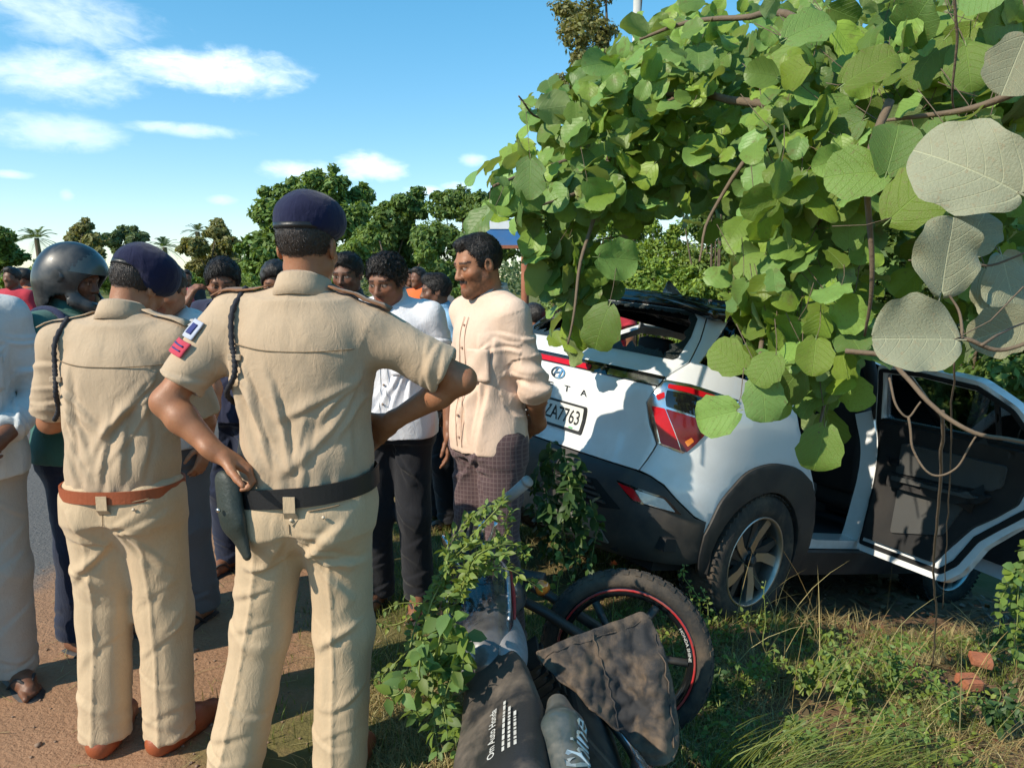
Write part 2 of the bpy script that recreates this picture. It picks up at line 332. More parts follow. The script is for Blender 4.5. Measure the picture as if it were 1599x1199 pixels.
# pebbles and crumbs of soil on the bare earth
n = 1500; x = RNG.uniform(-2.6, 3.2, n); y = 1.7+RNG.uniform(0, 1, n)**1.5*3.2; z = ground_z(x, y); r = RNG.uniform(.002, .009, n)*np.where(RNG.uniform(0, 1, n) < .06, 2.2, 1)
O8 = np.array([(1, 0, 0), (0, 1, 0), (-1, 0, 0), (0, -1, 0), (0, 0, .7), (0, 0, -.7), (.7, .7, .2), (-.7, .7, -.1)])[:6]; OF = np.array([(0, 1, 4), (1, 2, 4), (2, 3, 4), (3, 0, 4), (1, 0, 5), (2, 1, 5), (3, 2, 5), (0, 3, 5)])
V = O8[None]*(r[:, None, None]*RNG.uniform(.6, 1.4, (n, 6, 1)))+np.stack([x, y, z+r*.3], 1)[:, None]; F = OF[None]+6*np.arange(n)[:, None, None]
o = mesh_obj('pebbles', V.reshape(-1, 3), F.reshape(-1, 3), mat('pebble', (.24, .16, .11), .95, var=.4, vscale=3), None, True); tag(o, 'small pebbles and clods scattered over the bare earth', 'pebbles', kind='stuff')
n = 500; x = RNG.uniform(-2.4, 1.4, n); y = RNG.uniform(1.75, 4.2, n); z = ground_z(x, y)+.006; a = RNG.uniform(0, 2*np.pi, n); L = RNG.uniform(.012, .07, n); d1 = np.stack([np.cos(a), np.sin(a), RNG.normal(0, .08, n)], 1)*L[:, None]; d2 = np.stack([-np.sin(a), np.cos(a), 0*a], 1)*.0012; c0 = np.stack([x, y, z], 1)
o = mesh_obj('straw_litter', np.stack([c0-d1-d2, c0-d1+d2, c0+d1+d2, c0+d1-d2], 1).reshape(-1, 3), np.arange(n*4).reshape(-1, 4), M_STRAW, None, False); tag(o, 'bits of straw and twig lying on the red earth', 'straw', kind='stuff')
# ================================================================== FAR TREES
M_BARK = mat('bark', (.12, .09, .06), .9, var=.3, bump=.02, bscale=20)
TREE_M = {k: leaf_mat('foliage_'+k, v, trans=.38, rough=.6, hue=.025, val=.45, attr=True) for k, v in dict(
    dark=(.15, .24, .06), mid=(.17, .27, .065), light=(.21, .31, .07), olive=(.25, .25, .085), hazy=(.16, .22, .10), palm=(.11, .165, .06), bright=(.25, .37, .06)).items()}
def leaf_cloud(blobs, n, size, shell=.55, flat=.75):
    """leaf faces spread through and over a set of blobs (centre, radius)"""
    C = np.array([b[0] for b in blobs], float); R = np.array([b[1] for b in blobs], float)
    pick = RNG.choice(len(R), n, p=R**2/(R**2).sum()); d = RNG.normal(size=(n, 3)); d /= np.linalg.norm(d, axis=1)[:, None]
    r = R[pick]*(shell+(1-shell)*RNG.uniform(0, 1, n)**.6); lump = 1+.35*perlin(d*2.3+pick[:, None]*3.7)+.22*perlin(d*5.1+pick[:, None]*1.3)
    p = C[pick]+d*(r*lump)[:, None]*np.array([1, 1, flat])
    keep = perlin(p*(2.2/np.mean(R)))+.25 > RNG.uniform(-.35, .25, n); p, d, r = p[keep], d[keep], r[keep]; n = len(p)
    nr = d*.8+RNG.normal(0, .55, (n, 3))+np.array([0, 0, .35]); nr /= np.linalg.norm(nr, axis=1)[:, None]
    a = np.cross(nr, RNG.normal(size=(n, 3))); a /= np.linalg.norm(a, axis=1)[:, None]; b = np.cross(nr, a)
    s = size*RNG.uniform(.55, 1.35, n)[:, None]
    V = np.stack([p-a*s, p-b*s*.45+nr*s*.12, p+a*s, p+b*s*.45+nr*s*.12], 1).reshape(-1, 3)
    tint = np.repeat(RNG.uniform(0, 1, n), 4)
    return V, np.arange(n*4).reshape(-1, 4), tint
def crown(name, blobs, n, size, mat_, parent, **k):
    V, F, tint = leaf_cloud(blobs, n, size, **k); o = mesh_obj(name, V, F, mat_, parent, smooth=False)
    o.data.attributes.new('tint', 'FLOAT', 'POINT').data.foreach_set('value', tint.astype(np.float32)); return o
def tree(name, label, Y, blobs_px, mkey, n=9000, size=None, cat='tree', group=None, base_px=None, trunk=True, depth=1.0, shell=.55):
    S = Y/FPX; B = []
    for (px, py, r) in blobs_px:
        c = at(px, py, Y); B.append((c+Vector((0, random.uniform(-1, 1)*r*S*depth, 0)), r*S))
    bx = base_px if base_px else sum(b[0] for b in blobs_px)/len(blobs_px)
    base = Vector((at(bx, 450, Y).x, Y, float(ground_z(np.array([at(bx, 450, Y).x]), np.array([Y]))[0])))
    root = empty(name, base); off = base
    B2 = [(np.array(c-off), r) for c, r in B]; big = B2; B2 = []
    for c, r in big:
        B2.append((c, r*.72))
        for _ in range(5 if cat == 'tree' else 2):
            d = Vector((random.gauss(0, 1), random.gauss(0, 1), random.gauss(.25, .8))).normalized(); B2.append((c+np.array(d)*r*random.uniform(.45, .85), r*random.uniform(.22, .42)))
    crown('crown', B2, n, size or 5.2*S, TREE_M[mkey], root, shell=shell)
    if trunk:
        mb = MB(); top = max((c for c, r in B2), key=lambda c: c[2]); hh = top[2]
        r0 = max(.10, hh*.022) if cat == 'tree' else .035
        tp = [(0, 0, -.2), (.02*hh, 0, hh*.25), (-.01*hh, .01*hh, hh*.5), (top[0]*.6, top[1]*.6, hh*.85)]
        mb.tube(smooth_curve(tp, 5), [r0*(1-.75*i/15) for i in range(16)], 8)
        for c, r in big:
            f = random.uniform(.25, .55); st = Vector(tp[1]).lerp(Vector(tp[2]), f)
            mb.tube(smooth_curve([st, st.lerp(Vector(c), .55)+Vector((0, 0, -.05*hh)), Vector(c)], 4), [r0*.5*(1-.8*i/8) for i in range(9)], 6)
        mb.build('trunk', M_BARK, root, True)
    tag(root, label, cat, group); return root
G = 'trees along the far edge of the field'
tree('broadleaf_tree', 'tall dark green tree rising behind the beret of the nearest policeman', 38, [(430, 335, 44), (412, 385, 36), (480, 303, 42), (522, 298, 36), (566, 306, 27), (470, 365, 58), (540, 352, 50), (400, 425, 38), (450, 420, 40)], 'mid', 22000, .17, group=G)
tree('broadleaf_tree', 'dark bushy tree just right of the nearest policeman\'s beret', 31, [(612, 345, 40), (640, 325, 34), (590, 385, 44), (640, 390, 50), (566, 405, 40), (620, 430, 45)], 'dark', 17000, .13, group=G)
tree('broadleaf_tree', 'dark wide tree behind the man in the cream shirt', 29, [(690, 322, 36), (725, 325, 36), (760, 335, 40), (680, 375, 46), (735, 385, 50), (790, 380, 45), (700, 430, 46)], 'dark', 17000, .12, group=G)
tree('broadleaf_tree', 'pale feathery tree low between the two dark trees', 26, [(572, 372, 26), (556, 395, 28), (590, 410, 30), (665, 400, 22), (655, 435, 25)], 'light', 8000, .10, group=G)
tree('broadleaf_tree', 'brownish topped tree between the two palms', 45, [(122, 355, 17), (108, 372, 20), (140, 377, 22), (124, 395, 26), (100, 400, 20), (150, 402, 20)], 'olive', 9000, .15, group=G)
tree('broadleaf_tree', 'hazy round distant tree behind the stooping policeman\'s beret', 62, [(200, 366, 20), (184, 376, 18), (218, 376, 18), (200, 395, 26)], 'hazy', 7000, .22, group=G)
tree('broadleaf_tree', 'olive green tree left of the tall dark tree', 40, [(332, 362, 24), (312, 385, 26), (352, 380, 22), (335, 405, 32), (305, 420, 28), (365, 415, 22)], 'olive', 11000, .14, group=G)
tree('broadleaf_tree', 'dark tree at the left edge of the photo beyond the field', 34, [(5, 375, 26), (-30, 370, 36), (10, 400, 28), (-40, 410, 40)], 'dark', 9000, .13, group=G)
tree('broadleaf_tree', 'tall thin leaved tree rising above the big leaves at the top', 22, [(905, 15, 44), (895, 65, 40), (925, 110, 44), (885, 140, 34), (940, 40, 36), (905, 180, 40), (960, 160, 40), (950, -40, 50), (1000, -30, 50)], 'olive', 15000, .075, group=G, base_px=960, shell=.3)
for i, (px, py, r, Y, mk) in enumerate(((38, 432, 22, 24, 'bright'), (95, 440, 26, 30, 'mid'), (170, 432, 26, 34, 'dark'), (235, 425, 24, 36, 'mid'), (290, 438, 24, 30, 'light'), (385, 440, 26, 28, 'light'), (430, 455, 26, 26, 'mid'), (500, 450, 26, 26, 'mid'), (745, 450, 30, 24, 'mid'))):
    tree('bush', ['bright yellow green bush beside the head of the leftmost man', 'green bush behind the black helmet', 'dark bush behind the stooping policeman\'s beret', 'green bush just right of the stooping policeman\'s beret', 'pale green bush beside the man touching his face', 'pale bush left of the nearest policeman\'s neck', 'green bush behind the nearest policeman\'s left shoulder', 'green bush behind the nearest policeman\'s right shoulder', 'green bush behind the cream shirted man\'s head'][i], Y, [(px, py, r), (px-r*.8, py+8, r*.7), (px+r*.8, py+6, r*.75), (px, py+r*.6, r)], mk, 3500, .07, 'bush', 'bushes along the field edge', trunk=False)
for i, (px, py, r, Y) in enumerate(((885, 405, 60, 10.5), (960, 385, 62, 10), (1040, 385, 62, 9.5), (1125, 400, 62, 9.2), (1000, 440, 60, 8.6), (1090, 455, 55, 8.2))):
    tree('bush', ['feathery bright green bush right of the rusty post', 'feathery bright green bush above the car roof, left one', 'feathery bright green bush above the car roof, middle one', 'feathery bright green bush above the car roof, right one', 'low bright green bush behind the car\'s rear window', 'low bright green bush behind the car\'s right rear pillar'][i], Y, [(px, py, r*.7), (px-r*.6, py+14, r*.55), (px+r*.6, py+10, r*.6), (px, py+r*.6, r*.8), (px-r*.3, py-r*.5, r*.35), (px+r*.35, py-r*.45, r*.35), (px, py+r*1.3, r)], 'bright' if i % 3 else 'light', 8000, .032, 'bush', 'bushes behind the car', shell=.35)
for i, (px, py, r, Y) in enumerate(((1230, 380, 110, 8.2), (1380, 350, 120, 7.6), (1540, 380, 130, 7.2), (1300, 560, 110, 8.0), (1470, 600, 110, 7.4), (1640, 560, 140, 6.8), (1500, 130, 170, 7.8), (1250, 120, 140, 8.4), (1120, 230, 90, 8.6), (985, 300, 75, 12), (900, 330, 60, 13), (1145, 335, 70, 10.4))):
    tree('bush', ['dark thicket behind the middle of the big leaved tree', 'dark thicket right of the big leaved tree\'s middle', 'dark thicket behind the grey leaves at the right', 'green thicket seen past the open doorway', 'green thicket seen through the open car door window', 'green thicket at the right edge beyond the door', 'tall dark thicket at the top right corner', 'tall dark thicket behind the top of the big leaved tree', 'dark thicket above the feathery bushes', 'tall thicket behind the feathery bushes, right one', 'tall thicket behind the feathery bushes, left one', 'tall thicket above the car\'s right rear pillar'][i], Y, [(px, py, r*.7), (px-r*.6, py+14, r*.6), (px+r*.6, py+10, r*.6), (px, py+r*.7, r*.8), (px, py-r*.6, r*.6)], 'dark' if i not in (3, 4, 5) else 'mid', 7000, .055, 'bush', 'thicket behind the big leaved tree', shell=.3)
n = 26000; az_ = RNG.uniform(-.75, .62, n); Yf = RNG.uniform(66, 92, n); bump_ = 1.6+2.6*np.clip(perlin(np.stack([az_*23, 0*az_, 0*az_], -1))+.35, 0, 1)+1.2*perlin(np.stack([az_*71, 0*az_+4, 0*az_], -1))
z_ = RNG.uniform(0, 1, n)**.7*np.clip(bump_, .6, 9)*1.25; p_ = np.stack([np.tan(az_)*Yf, Yf, z_], 1); nr_ = RNG.normal(size=(n, 3))+np.array([-.3, -.6, .5]); nr_ /= np.linalg.norm(nr_, axis=1)[:, None]; a_ = np.cross(nr_, RNG.normal(size=(n, 3))); a_ /= np.linalg.norm(a_, axis=1)[:, None]; b_ = np.cross(nr_, a_); s_ = RNG.uniform(.14, .34, n)[:, None]
o = mesh_obj('far_wood', np.stack([p_-a_*s_, p_-b_*s_*.6, p_+a_*s_, p_+b_*s_*.6], 1).reshape(-1, 3), np.arange(n*4).reshape(-1, 4), TREE_M['hazy'], None, False); o.data.attributes.new('tint', 'FLOAT', 'POINT').data.foreach_set('value', np.repeat(RNG.uniform(0, 1, n), 4).astype(np.float32)); tag(o, 'hazy distant wood along the horizon behind the trees', 'wood', kind='stuff')
def palm(px, py, r, Y, label):
    S = Y/FPX; c = at(px, py, Y); base = Vector((c.x, Y, 0)); root = empty('palm_tree', base); h = c.z
    mb = MB(); mb.tube(smooth_curve([(0, 0, -.2), (.1, 0, h*.5), (0, 0, h)], 6), [.22*(1-.03*i) for i in range(13)], 8); mb.build('trunk', M_BARK, root, True)
    V = []; F = []; R = r*S
    for k in range(34):
        a = random.uniform(0, 2*math.pi); e = random.uniform(-.5, 1.25); d = Vector((math.cos(a)*math.cos(e), math.sin(a)*math.cos(e), math.sin(e))); sd_ = d.cross(Vector((0, 0, 1))).normalized()
        for q in range(16):
            f = .15+.85*q/15; p = Vector((0, 0, h))+d*R*f+Vector((0, 0, -.45*R*f*f))
            for sg in (-1, 1):
                tip = p+(sd_*sg*.8+d*.7).normalized()*R*.30*(1-.45*f)+Vector((0, 0, -.07*R)); b = len(V); wv = d*R*.016
                V += [p-wv, p+wv, tip]; F.append((b, b+1, b+2))
    mesh_obj('fronds', np.array(V), np.array(F), TREE_M['palm'], root, False); tag(root, label, 'palm tree', 'palms beyond the field')
palm(57, 372, 34, 48, 'palm tree left of the black helmet'); palm(257, 386, 30, 50, 'palm tree right of the stooping policeman\'s beret'); palm(308, 362, 24, 46, 'palm tree half hidden behind the olive green tree')
# ================================================================== CAR
CARM = Matrix.Translation(CAR_POS) @ Matrix.Rotation(CAR_YAW, 4, 'Z') @ Matrix.Rotation(CAR_PITCH, 4, 'Y') @ Matrix.Rotation(CAR_ROLL, 4, 'X')
car = empty('car'); car.matrix_world = CARM
tag(car, 'white hatchback SUV with smashed rear window and open doors under the big leaved tree', 'car')
def crom2(pts, n=40): return smooth_curve(pts, n)
CP = crom2([(-.84, 0), (-.83, .3), (-.795, .55), (-.73, .70), (-.61, .80), (-.42, .862), (-.1, .885), (.5, .89), (1.2, .89), (2.0, .885), (2.6, .87), (2.95, .83), (3.2, .72), (3.36, .5), (3.42, .2), (3.43, 0)])
CU = np.concatenate([[0], np.cumsum(np.hypot(*np.diff(CP, axis=0).T))])
XZ = np.array([(.15, .16), (.25, .10), (.35, .03), (.5, 0), (.62, 0), (.67, .015), (.72, .04), (.85, .058), (.97, .045), (1.05, .040), (1.10, .046), (1.14, .068), (1.20, .125), (1.24, .165), (1.5, .375), (1.58, .44), (1.7, .54)])
WZ = np.array([(.15, .93), (.3, .97), (.5, .995), (.8, 1.0), (.92, .99), (1.02, .970), (1.1, .940), (1.2, .885), (1.4, .785), (1.55, .70), (1.62, .64), (1.7, .5)])
def smt(x, T_): return .25*np.interp(x-.025, T_[:, 0], T_[:, 1])+.5*np.interp(x, T_[:, 0], T_[:, 1])+.25*np.interp(x+.025, T_[:, 0], T_[:, 1])
def csurf(u, z):
    u = np.asarray(u, float); z = np.asarray(z, float); sg = np.where(u < 0, -1., 1.); a = np.abs(u)
    cx = np.interp(a, CU, CP[:, 0]); cyv = np.interp(a, CU, CP[:, 1]); x = cx+smt(z, XZ)*(1-sst(.7, 2.0, a))
    crease = .012*np.exp(-((z-.80)/.05)**2)*sst(1.0, 1.6, a)*0
    return np.stack([x, -sg*cyv*smt(z, WZ), z], -1)
def cnorm(u, z):
    e = 1e-3; a = csurf(u+e, z)-csurf(u-e, z); b = csurf(u, z+e)-csurf(u, z-e); n = np.cross(a, b); return n/np.linalg.norm(n, axis=-1)[..., None]
def dens(poly, step=.04, closed=True):
    out = []; n = len(poly)
    for i in range(n if closed else n-1):
        a = np.array(poly[i], float); b = np.array(poly[(i+1) % n], float); m = max(1, int(np.linalg.norm(b-a)/step))
        for k in range(m): out.append(tuple(a+(b-a)*k/m))
    return out
def rounded(poly, r, n=4):
    out = []; N = len(poly)
    for i in range(N):
        p = np.array(poly[i], float); a = np.array(poly[i-1], float); b = np.array(poly[(i+1) % N], float); la, lb = np.linalg.norm(a-p), np.linalg.norm(b-p); q = min(r, la*.45, lb*.45)
        s0 = p+(a-p)/la*q; s1 = p+(b-p)/lb*q
        for k in range(n+1): t_ = k/n; out.append(tuple((1-t_)**2*s0+2*t_*(1-t_)*p+t_*t_*s1))
    return out
def inside(P, poly):
    x, y = P[:, 0], P[:, 1]; r = np.zeros(len(P), bool); n = len(poly)
    for i in range(n):
        (x0, y0), (x1, y1) = poly[i], poly[(i+1) % n]; c = ((y0 > y) != (y1 > y)) & (x < (x1-x0)*(y-y0)/(y1-y0+1e-12)+x0); r ^= c
    return r
def fill(poly, holes=(), grid=.035):
    """triangulate a flat outline with holes and inner grid points"""
    poly = dens(poly, grid); holes = [dens(h_, grid) for h_ in holes]; pts = list(poly); E = [(i, (i+1) % len(poly)) for i in range(len(poly))]
    for h_ in holes: b = len(pts); pts += h_; E += [(b+i, b+(i+1) % len(h_)) for i in range(len(h_))]
    A = np.array(poly); gx_, gy_ = np.meshgrid(np.arange(A[:, 0].min(), A[:, 0].max(), grid), np.arange(A[:, 1].min(), A[:, 1].max(), grid)); G_ = np.stack([gx_.ravel(), gy_.ravel()], 1)
    k = inside(G_, poly)
    for h_ in holes: k &= ~inside(G_, h_)
    G_ = G_[k]; B_ = np.array(pts)
    if len(G_): dm = np.sqrt(((G_[:, None]-B_[None])**2).sum(-1)).min(1); G_ = G_[dm > grid*.45]
    pts = pts+[tuple(g_) for g_ in G_]
    v, e, f, *_ = delaunay_2d_cdt([Vector(p) for p in pts], E, [], 0, 1e-6)
    v = np.array([tuple(p) for p in v]); f = [tuple(q) for q in f]; cc = np.array([v[list(q)].mean(0) for q in f]); k = inside(cc, poly)
    for h_ in holes: k &= ~inside(cc, h_)
    return v, [q for q, kk in zip(f, k) if kk]
def drape(name, poly, mat_, off=0.0, thick=.008, holes=(), grid=.035, parent=None, mirror=False, xf=None, both=False, bev=0):
    v, f = fill(poly, holes, grid); P = csurf(v[:, 0], v[:, 1])+cnorm(v[:, 0], v[:, 1])*off
    if mirror: P = P*np.array([1, -1, 1]); f = [q[::-1] for q in f]
    if xf is not None: P = xf(P)
    o = mesh_obj(name, P, f, mat_, parent or car)
    if thick: md = o.modifiers.new('t', 'SOLIDIFY'); md.thickness = thick; md.offset = -1; md.use_even_offset = False
    if bev: md = o.modifiers.new('b', 'BEVEL'); md.width = bev; md.segments = 2; md.limit_method = 'ANGLE'; md.angle_limit = .9
    md = o.modifiers.new('e', 'EDGE_SPLIT'); md.split_angle = .7
    if both: drape(name, poly, mat_, off, thick, holes, grid, parent, not mirror, xf, False, bev)
    return o
# materials
def car_paint():
    m, t = mat_new('white_paint'); c = t.new('ShaderNodeTexCoord').outputs['Object']; s_ = t.new('ShaderNodeSeparateXYZ', {0: c})
    low = t.new('ShaderNodeMapRange', {0: s_.outputs[2], 1: .95, 2: .35}).outputs[0]
    d = t.math('MULTIPLY', t.new('ShaderNodeMapRange', {0: t.noise(c, 5, 7, .7, .4), 1: .40, 2: .8}).outputs[0], t.math('MULTIPLY_ADD', low, .35, .12))
    scr = t.new('ShaderNodeMapRange', {0: t.noise(t.new('ShaderNodeMapping', {0: c, 3: (3, 3, 40)}).outputs[0], 4, 4, .7), 1: .70, 2: .74}).outputs[0]
    col = t.mix(d, (.76, .78, .79), (.34, .27, .20)); col = t.mix(t.math('MULTIPLY', scr, .25), col, (.4, .4, .4))
    p = t.new('ShaderNodeBsdfPrincipled', {'Base Color': col, 'Roughness': t.math('MULTIPLY_ADD', d, .5, .28), 'Coat Weight': t.math('MULTIPLY_ADD', d, -.8, .8), 'Coat Roughness': .06, 'Specular IOR Level': .5})
    t.new('ShaderNodeOutputMaterial', {0: p.outputs[0]}); return m
M_PAINT = car_paint()
M_BLKPAINT = mat('black_paint', (.006, .006, .008), .12, coat=1, var=.1, dirt=(.12, .10, .08), dscale=5, damt=.2)
M_CLAD = mat('grey_black_plastic', (.022, .023, .025), .5, var=.2, bump=.0006, bscale=300, dirt=(.13, .10, .07), dscale=4, damt=.4)
M_DARK = mat('dark_void', (.006, .006, .006), .9)
M_TRIM = mat('interior_black', (.012, .012, .013), .75, bump=.0006, bscale=250, dirt=(.06, .05, .04), damt=.3)
M_TRIMG = mat('door_card_grey', (.055, .056, .055), .7, bump=.0006, bscale=250, dirt=(.10, .085, .065), damt=.35)
M_CHROME = mat('chrome', (.72, .74, .76), .12, 1.0, dirt=(.2, .17, .13), damt=.25)
M_REDL = mat('red_lens', (.50, .006, .012), .22, coat=.15, spec=.3, var=.25, vscale=30)
M_DREDL = mat('dark_red_lens', (.14, .006, .010), .16, coat=.3, spec=.4, var=.35, vscale=30)
M_AMBER = mat('amber_lens', (.75, .22, .03), .12, coat=1); M_CLEAR = mat('clear_lens', (.62, .62, .60), .15, coat=1, var=.3, vscale=60)
M_GLOSSBK = mat('gloss_black', (.008, .009, .010), .05, coat=1, var=.1)
M_PLATE = mat('plate_white', (.70, .70, .66), .45, var=.06, dirt=(.3, .25, .2), damt=.2); M_INK = mat('plate_black', (.01, .01, .01), .5)
M_TYRE = mat('tyre', (.028, .026, .024), .85, bump=.002, bscale=120, dirt=(.16, .115, .075), dscale=9, damt=.55)
M_ALLOY = mat('alloy_face', (.58, .56, .53), .32, 1.0, dirt=(.25, .2, .14), damt=.35); M_ALLOYD = mat('alloy_dark', (.02, .02, .022), .4, dirt=(.12, .095, .07), damt=.4)
M_BELT = mat('door_seal', (.006, .006, .006), .8)
def glass_mat(name, col, tint=.5):
    m, t = mat_new(name); p = t.new('ShaderNodeBsdfPrincipled', {'Base Color': col, 'Roughness': .03, 'Specular IOR Level': .6}); tr = t.new('ShaderNodeBsdfTransparent', {0: (*[tint]*3,)})
    fr = t.new('ShaderNodeFresnel', {0: 1.5}).outputs[0]; gl = t.new('ShaderNodeBsdfGlossy', {0: (1, 1, 1, 1), 1: .02}); mx = t.new('ShaderNodeMixShader', {0: fr, 1: tr.outputs[0], 2: gl.outputs[0]})
    t.new('ShaderNodeOutputMaterial', {0: mx.outputs[0]}); return m
M_GLASS = glass_mat('window_glass', (.02, .03, .03), .55); M_TINT = glass_mat('tinted_glass', (.01, .01, .01), .06)
UA = 1.47                                           # rear axle along the flank
# --- tailgate, quarter panels, bumper --------------------------------------
shut = [(.637, .70), (.666, .80), (.674, .834), (.628, .914), (.604, 1.01), (.676, 1.147), (.742, 1.236), (.742, 1.36), (.72, 1.495), (.68, 1.508)]
win = [(.655, 1.232), (.672, 1.245), (.685, 1.36), (.672, 1.462), (.63, 1.495)]
winh = rounded([(-p[0], p[1]) for p in win[::-1]][::-1][::-1]+win, .03, 3) if False else ([(p[0], p[1]) for p in win]+[(-p[0], p[1]) for p in win[::-1]])
g_ = .0035
tg = [(p[0]-g_, p[1]) for p in shut]; tg = tg+[(-p[0], p[1]) for p in tg[::-1]]
gate = drape('tailgate', tg, M_PAINT, 0, .02, holes=[winh], bev=.004)
lamp = [(.604, 1.012), (.676, 1.13), (.80, 1.136), (1.10, 1.112), (.94, .99), (.80, .818), (.678, .836), (.634, .914)]
arch = lambda r, a0, a1, n=16, cz=.345: [(UA+r*math.cos(math.radians(a)), cz+r*math.sin(math.radians(a))) for a in np.linspace(a0, a1, n)]
aro = [(1.04, .47), (1.062, .536), (1.104, .671), (1.19, .786), (1.36, .842), (1.52, .850), (1.655, .838), (1.80, .785)]
aro = [tuple(p) for p in smooth_curve(aro, 5)]
quarter = [(p[0]+g_, p[1]) for p in shut[:9]]+[(.86, 1.498), (.85, 1.457), (.79, 1.245), (1.0, 1.225), (1.35, 1.205), (1.58, 1.195), (1.62, 1.06), (1.66, .96), (1.76, .85), (1.80, .788)]+[(a, b+.002) for a, b in aro[::-1][1:]]+[(1.04, .53), (.969, .548), (.862, .610), (.776, .665), (.70, .69)]
drape('quarter_panel', quarter, M_PAINT, 0, .02, bev=.004, both=True)
# lamp recess seen as chrome-edged cluster
def lampset(mir):
    L_ = drape('tail_lamp', rounded(lamp, .012, 3), M_CHROME, .004, .03, mirror=mir, bev=.003)
    ins = lambda poly, nm, mt, of=.0075, r=.006: drape(nm, rounded(poly, r, 2), mt, of, .01, mirror=mir, parent=L_, grid=.03)
    ins([(.698, 1.085), (.79, 1.088), (1.06, 1.066), (.940, .990), (.700, 1.012), (.694, 1.045)], 'lens_cover', M_GLOSSBK, .006)
    ins([(.70, 1.113), (.80, 1.118), (1.075, 1.098), (1.04, 1.078), (.80, 1.094), (.70, 1.095)], 'light_bar', M_REDL)
    ins([(.648, 1.052), (.688, 1.075), (.692, 1.05), (.66, 1.03)], 'marker_lens', M_REDL)
    ins([(.632, 1.0), (.695, 1.002), (.786, .830), (.690, .842)], 'brake_lens', M_REDL, .009)
    ins([(.698, 1.002), (.936, .984), (.812, .828), (.789, .830)], 'dark_lens', M_DREDL, .0085)
    ins([(.795, .875), (.825, .90), (.838, .885), (.812, .855)], 'indicator_lens', M_AMBER, .0098, .004)
lampset(False); lampset(True)
# rear bumper in black plastic
half = [(.0, .70), (.63, .692), (.70, .683), (.776, .657), (.862, .602), (.969, .540), (1.036, .532), (1.036, .33), (.95, .31), (.80, .30), (.55, .28), (0, .27)]
bm_poly = half[1:-1]; bm_poly = bm_poly+[(-a, b) for a, b in bm_poly[::-1]]
grl = [(.16, .590), (.46, .603), (.62, .505), (.52, .485), (.20, .485)]; grl2 = [(-a, b) for a, b in grl[::-1]]
bumper = drape('rear_bumper', bm_poly, M_CLAD, .004, .03, bev=.006)
def pnl(poly, nm, mt, of, th=.01, par=None, mir=False, r=.008, **k): return drape(nm, rounded(poly, r, 2), mt, of, th, mirror=mir, parent=par or car, **k)
for mir in (False, True):
    pnl(grl, 'bumper_grille', M_DARK, .006, .004, bumper, mir)
    for q in range(4): z0 = .508+.024*q; pnl([(.19, z0), (.54-.10*q/3, z0), (.53-.10*q/3, z0+.010), (.19, z0+.010)], 'grille_slat', M_CLAD, .020, .014, bumper, mir, .003)
    rf = pnl([(.560, .628), (.80, .612), (.895, .548), (.71, .556), (.665, .556)], 'reflector', M_GLOSSBK, .008, .012, bumper, mir)
    drape('red_reflector', rounded([(.572, .620), (.655, .612), (.705, .564), (.668, .563)], .006, 2), M_REDL, .012, .006, mirror=mir, parent=bumper)
    drape('reversing_lamp', rounded([(.662, .611), (.795, .603), (.86, .556), (.715, .562)], .006, 2), M_CLEAR, .012, .006, mirror=mir, parent=bumper)
pnl([(-.5, .42), (.5, .42), (.58, .33), (-.58, .33)], 'skid_plate', mat('skid_silver', (.28, .27, .25), .5, .6, dirt=(.15, .11, .08), damt=.5), .012, .02, bumper)
# light strip across the tailgate
drape('light_strip', rounded([(-.672, 1.128), (.672, 1.128), (.655, 1.092), (-.655, 1.092)], .006, 2), M_GLOSSBK, .006, .012, parent=gate)
drape('brake_light', rounded([(-.24, 1.122), (.235, 1.122), (.235, 1.098), (-.24, 1.098)], .006, 2), M_REDL, .0095, .006, parent=gate)
for sg in (False, True): drape('strip_chrome', rounded([(.36, 1.124), (.668, 1.124), (.653, 1.096), (.36, 1.096)], .004, 2), M_CHROME, .0095, .006, mirror=sg, parent=gate)
drape('strip_chrome_lip', [(-.674, 1.140), (.674, 1.140), (.674, 1.131), (-.674, 1.131)], M_GLOSSBK, .010, .012, parent=gate)
# plate recess, plate and characters
drape('plate_recess', rounded([(-.36, .945), (.30, .945), (.335, .915), (.25, .755), (-.25, .755), (-.335, .915)], .02, 3), M_PAINT, -.004, .004, parent=gate)
plate = drape('number_plate', rounded([(-.262, .915), (.262, .915), (.262, .775), (-.262, .775)], .012, 3), M_INK, .012, .012, parent=gate)
drape('plate_face', rounded([(-.25, .906), (.25, .906), (.25, .789), (-.25, .789)], .008, 3), M_PLATE, .0145, .003, parent=plate)
def drape_text(name, s_, u0, z0, h_, mat_, off, parent, width=None, wt=0.0, ext=.001, shear=0.0):
    cu = bpy.data.curves.new(name, 'FONT'); cu.body = s_; cu.size = 1; cu.offset = wt; cu.resolution_u = 3; cu.shear = shear
    o = bpy.data.objects.new(name, cu); COL.objects.link(o); dg = bpy.context.evaluated_depsgraph_get(); me = bpy.data.meshes.new_from_object(o.evaluated_get(dg)); bpy.data.objects.remove(o)
    v = np.array([tuple(p.co) for p in me.vertices]); sc = h_/(v[:, 1].max()-v[:, 1].min()); sx_ = sc if width is None else width/(v[:, 0].max()-v[:, 0].min())
    u = u0+(v[:, 0]-v[:, 0].min())*sx_; z = z0+(v[:, 1]-v[:, 1].min())*sc; f = [tuple(p.vertices) for p in me.polygons]; bpy.data.meshes.remove(me)
    P = csurf(u, z)+cnorm(u, z)*off; return mesh_obj(name, P, f, mat_, parent, False)
drape_text('plate_lettering', 'OD08ZA7763', -.232, .812, .076, M_INK, .0152, plate, width=.464, wt=.012)
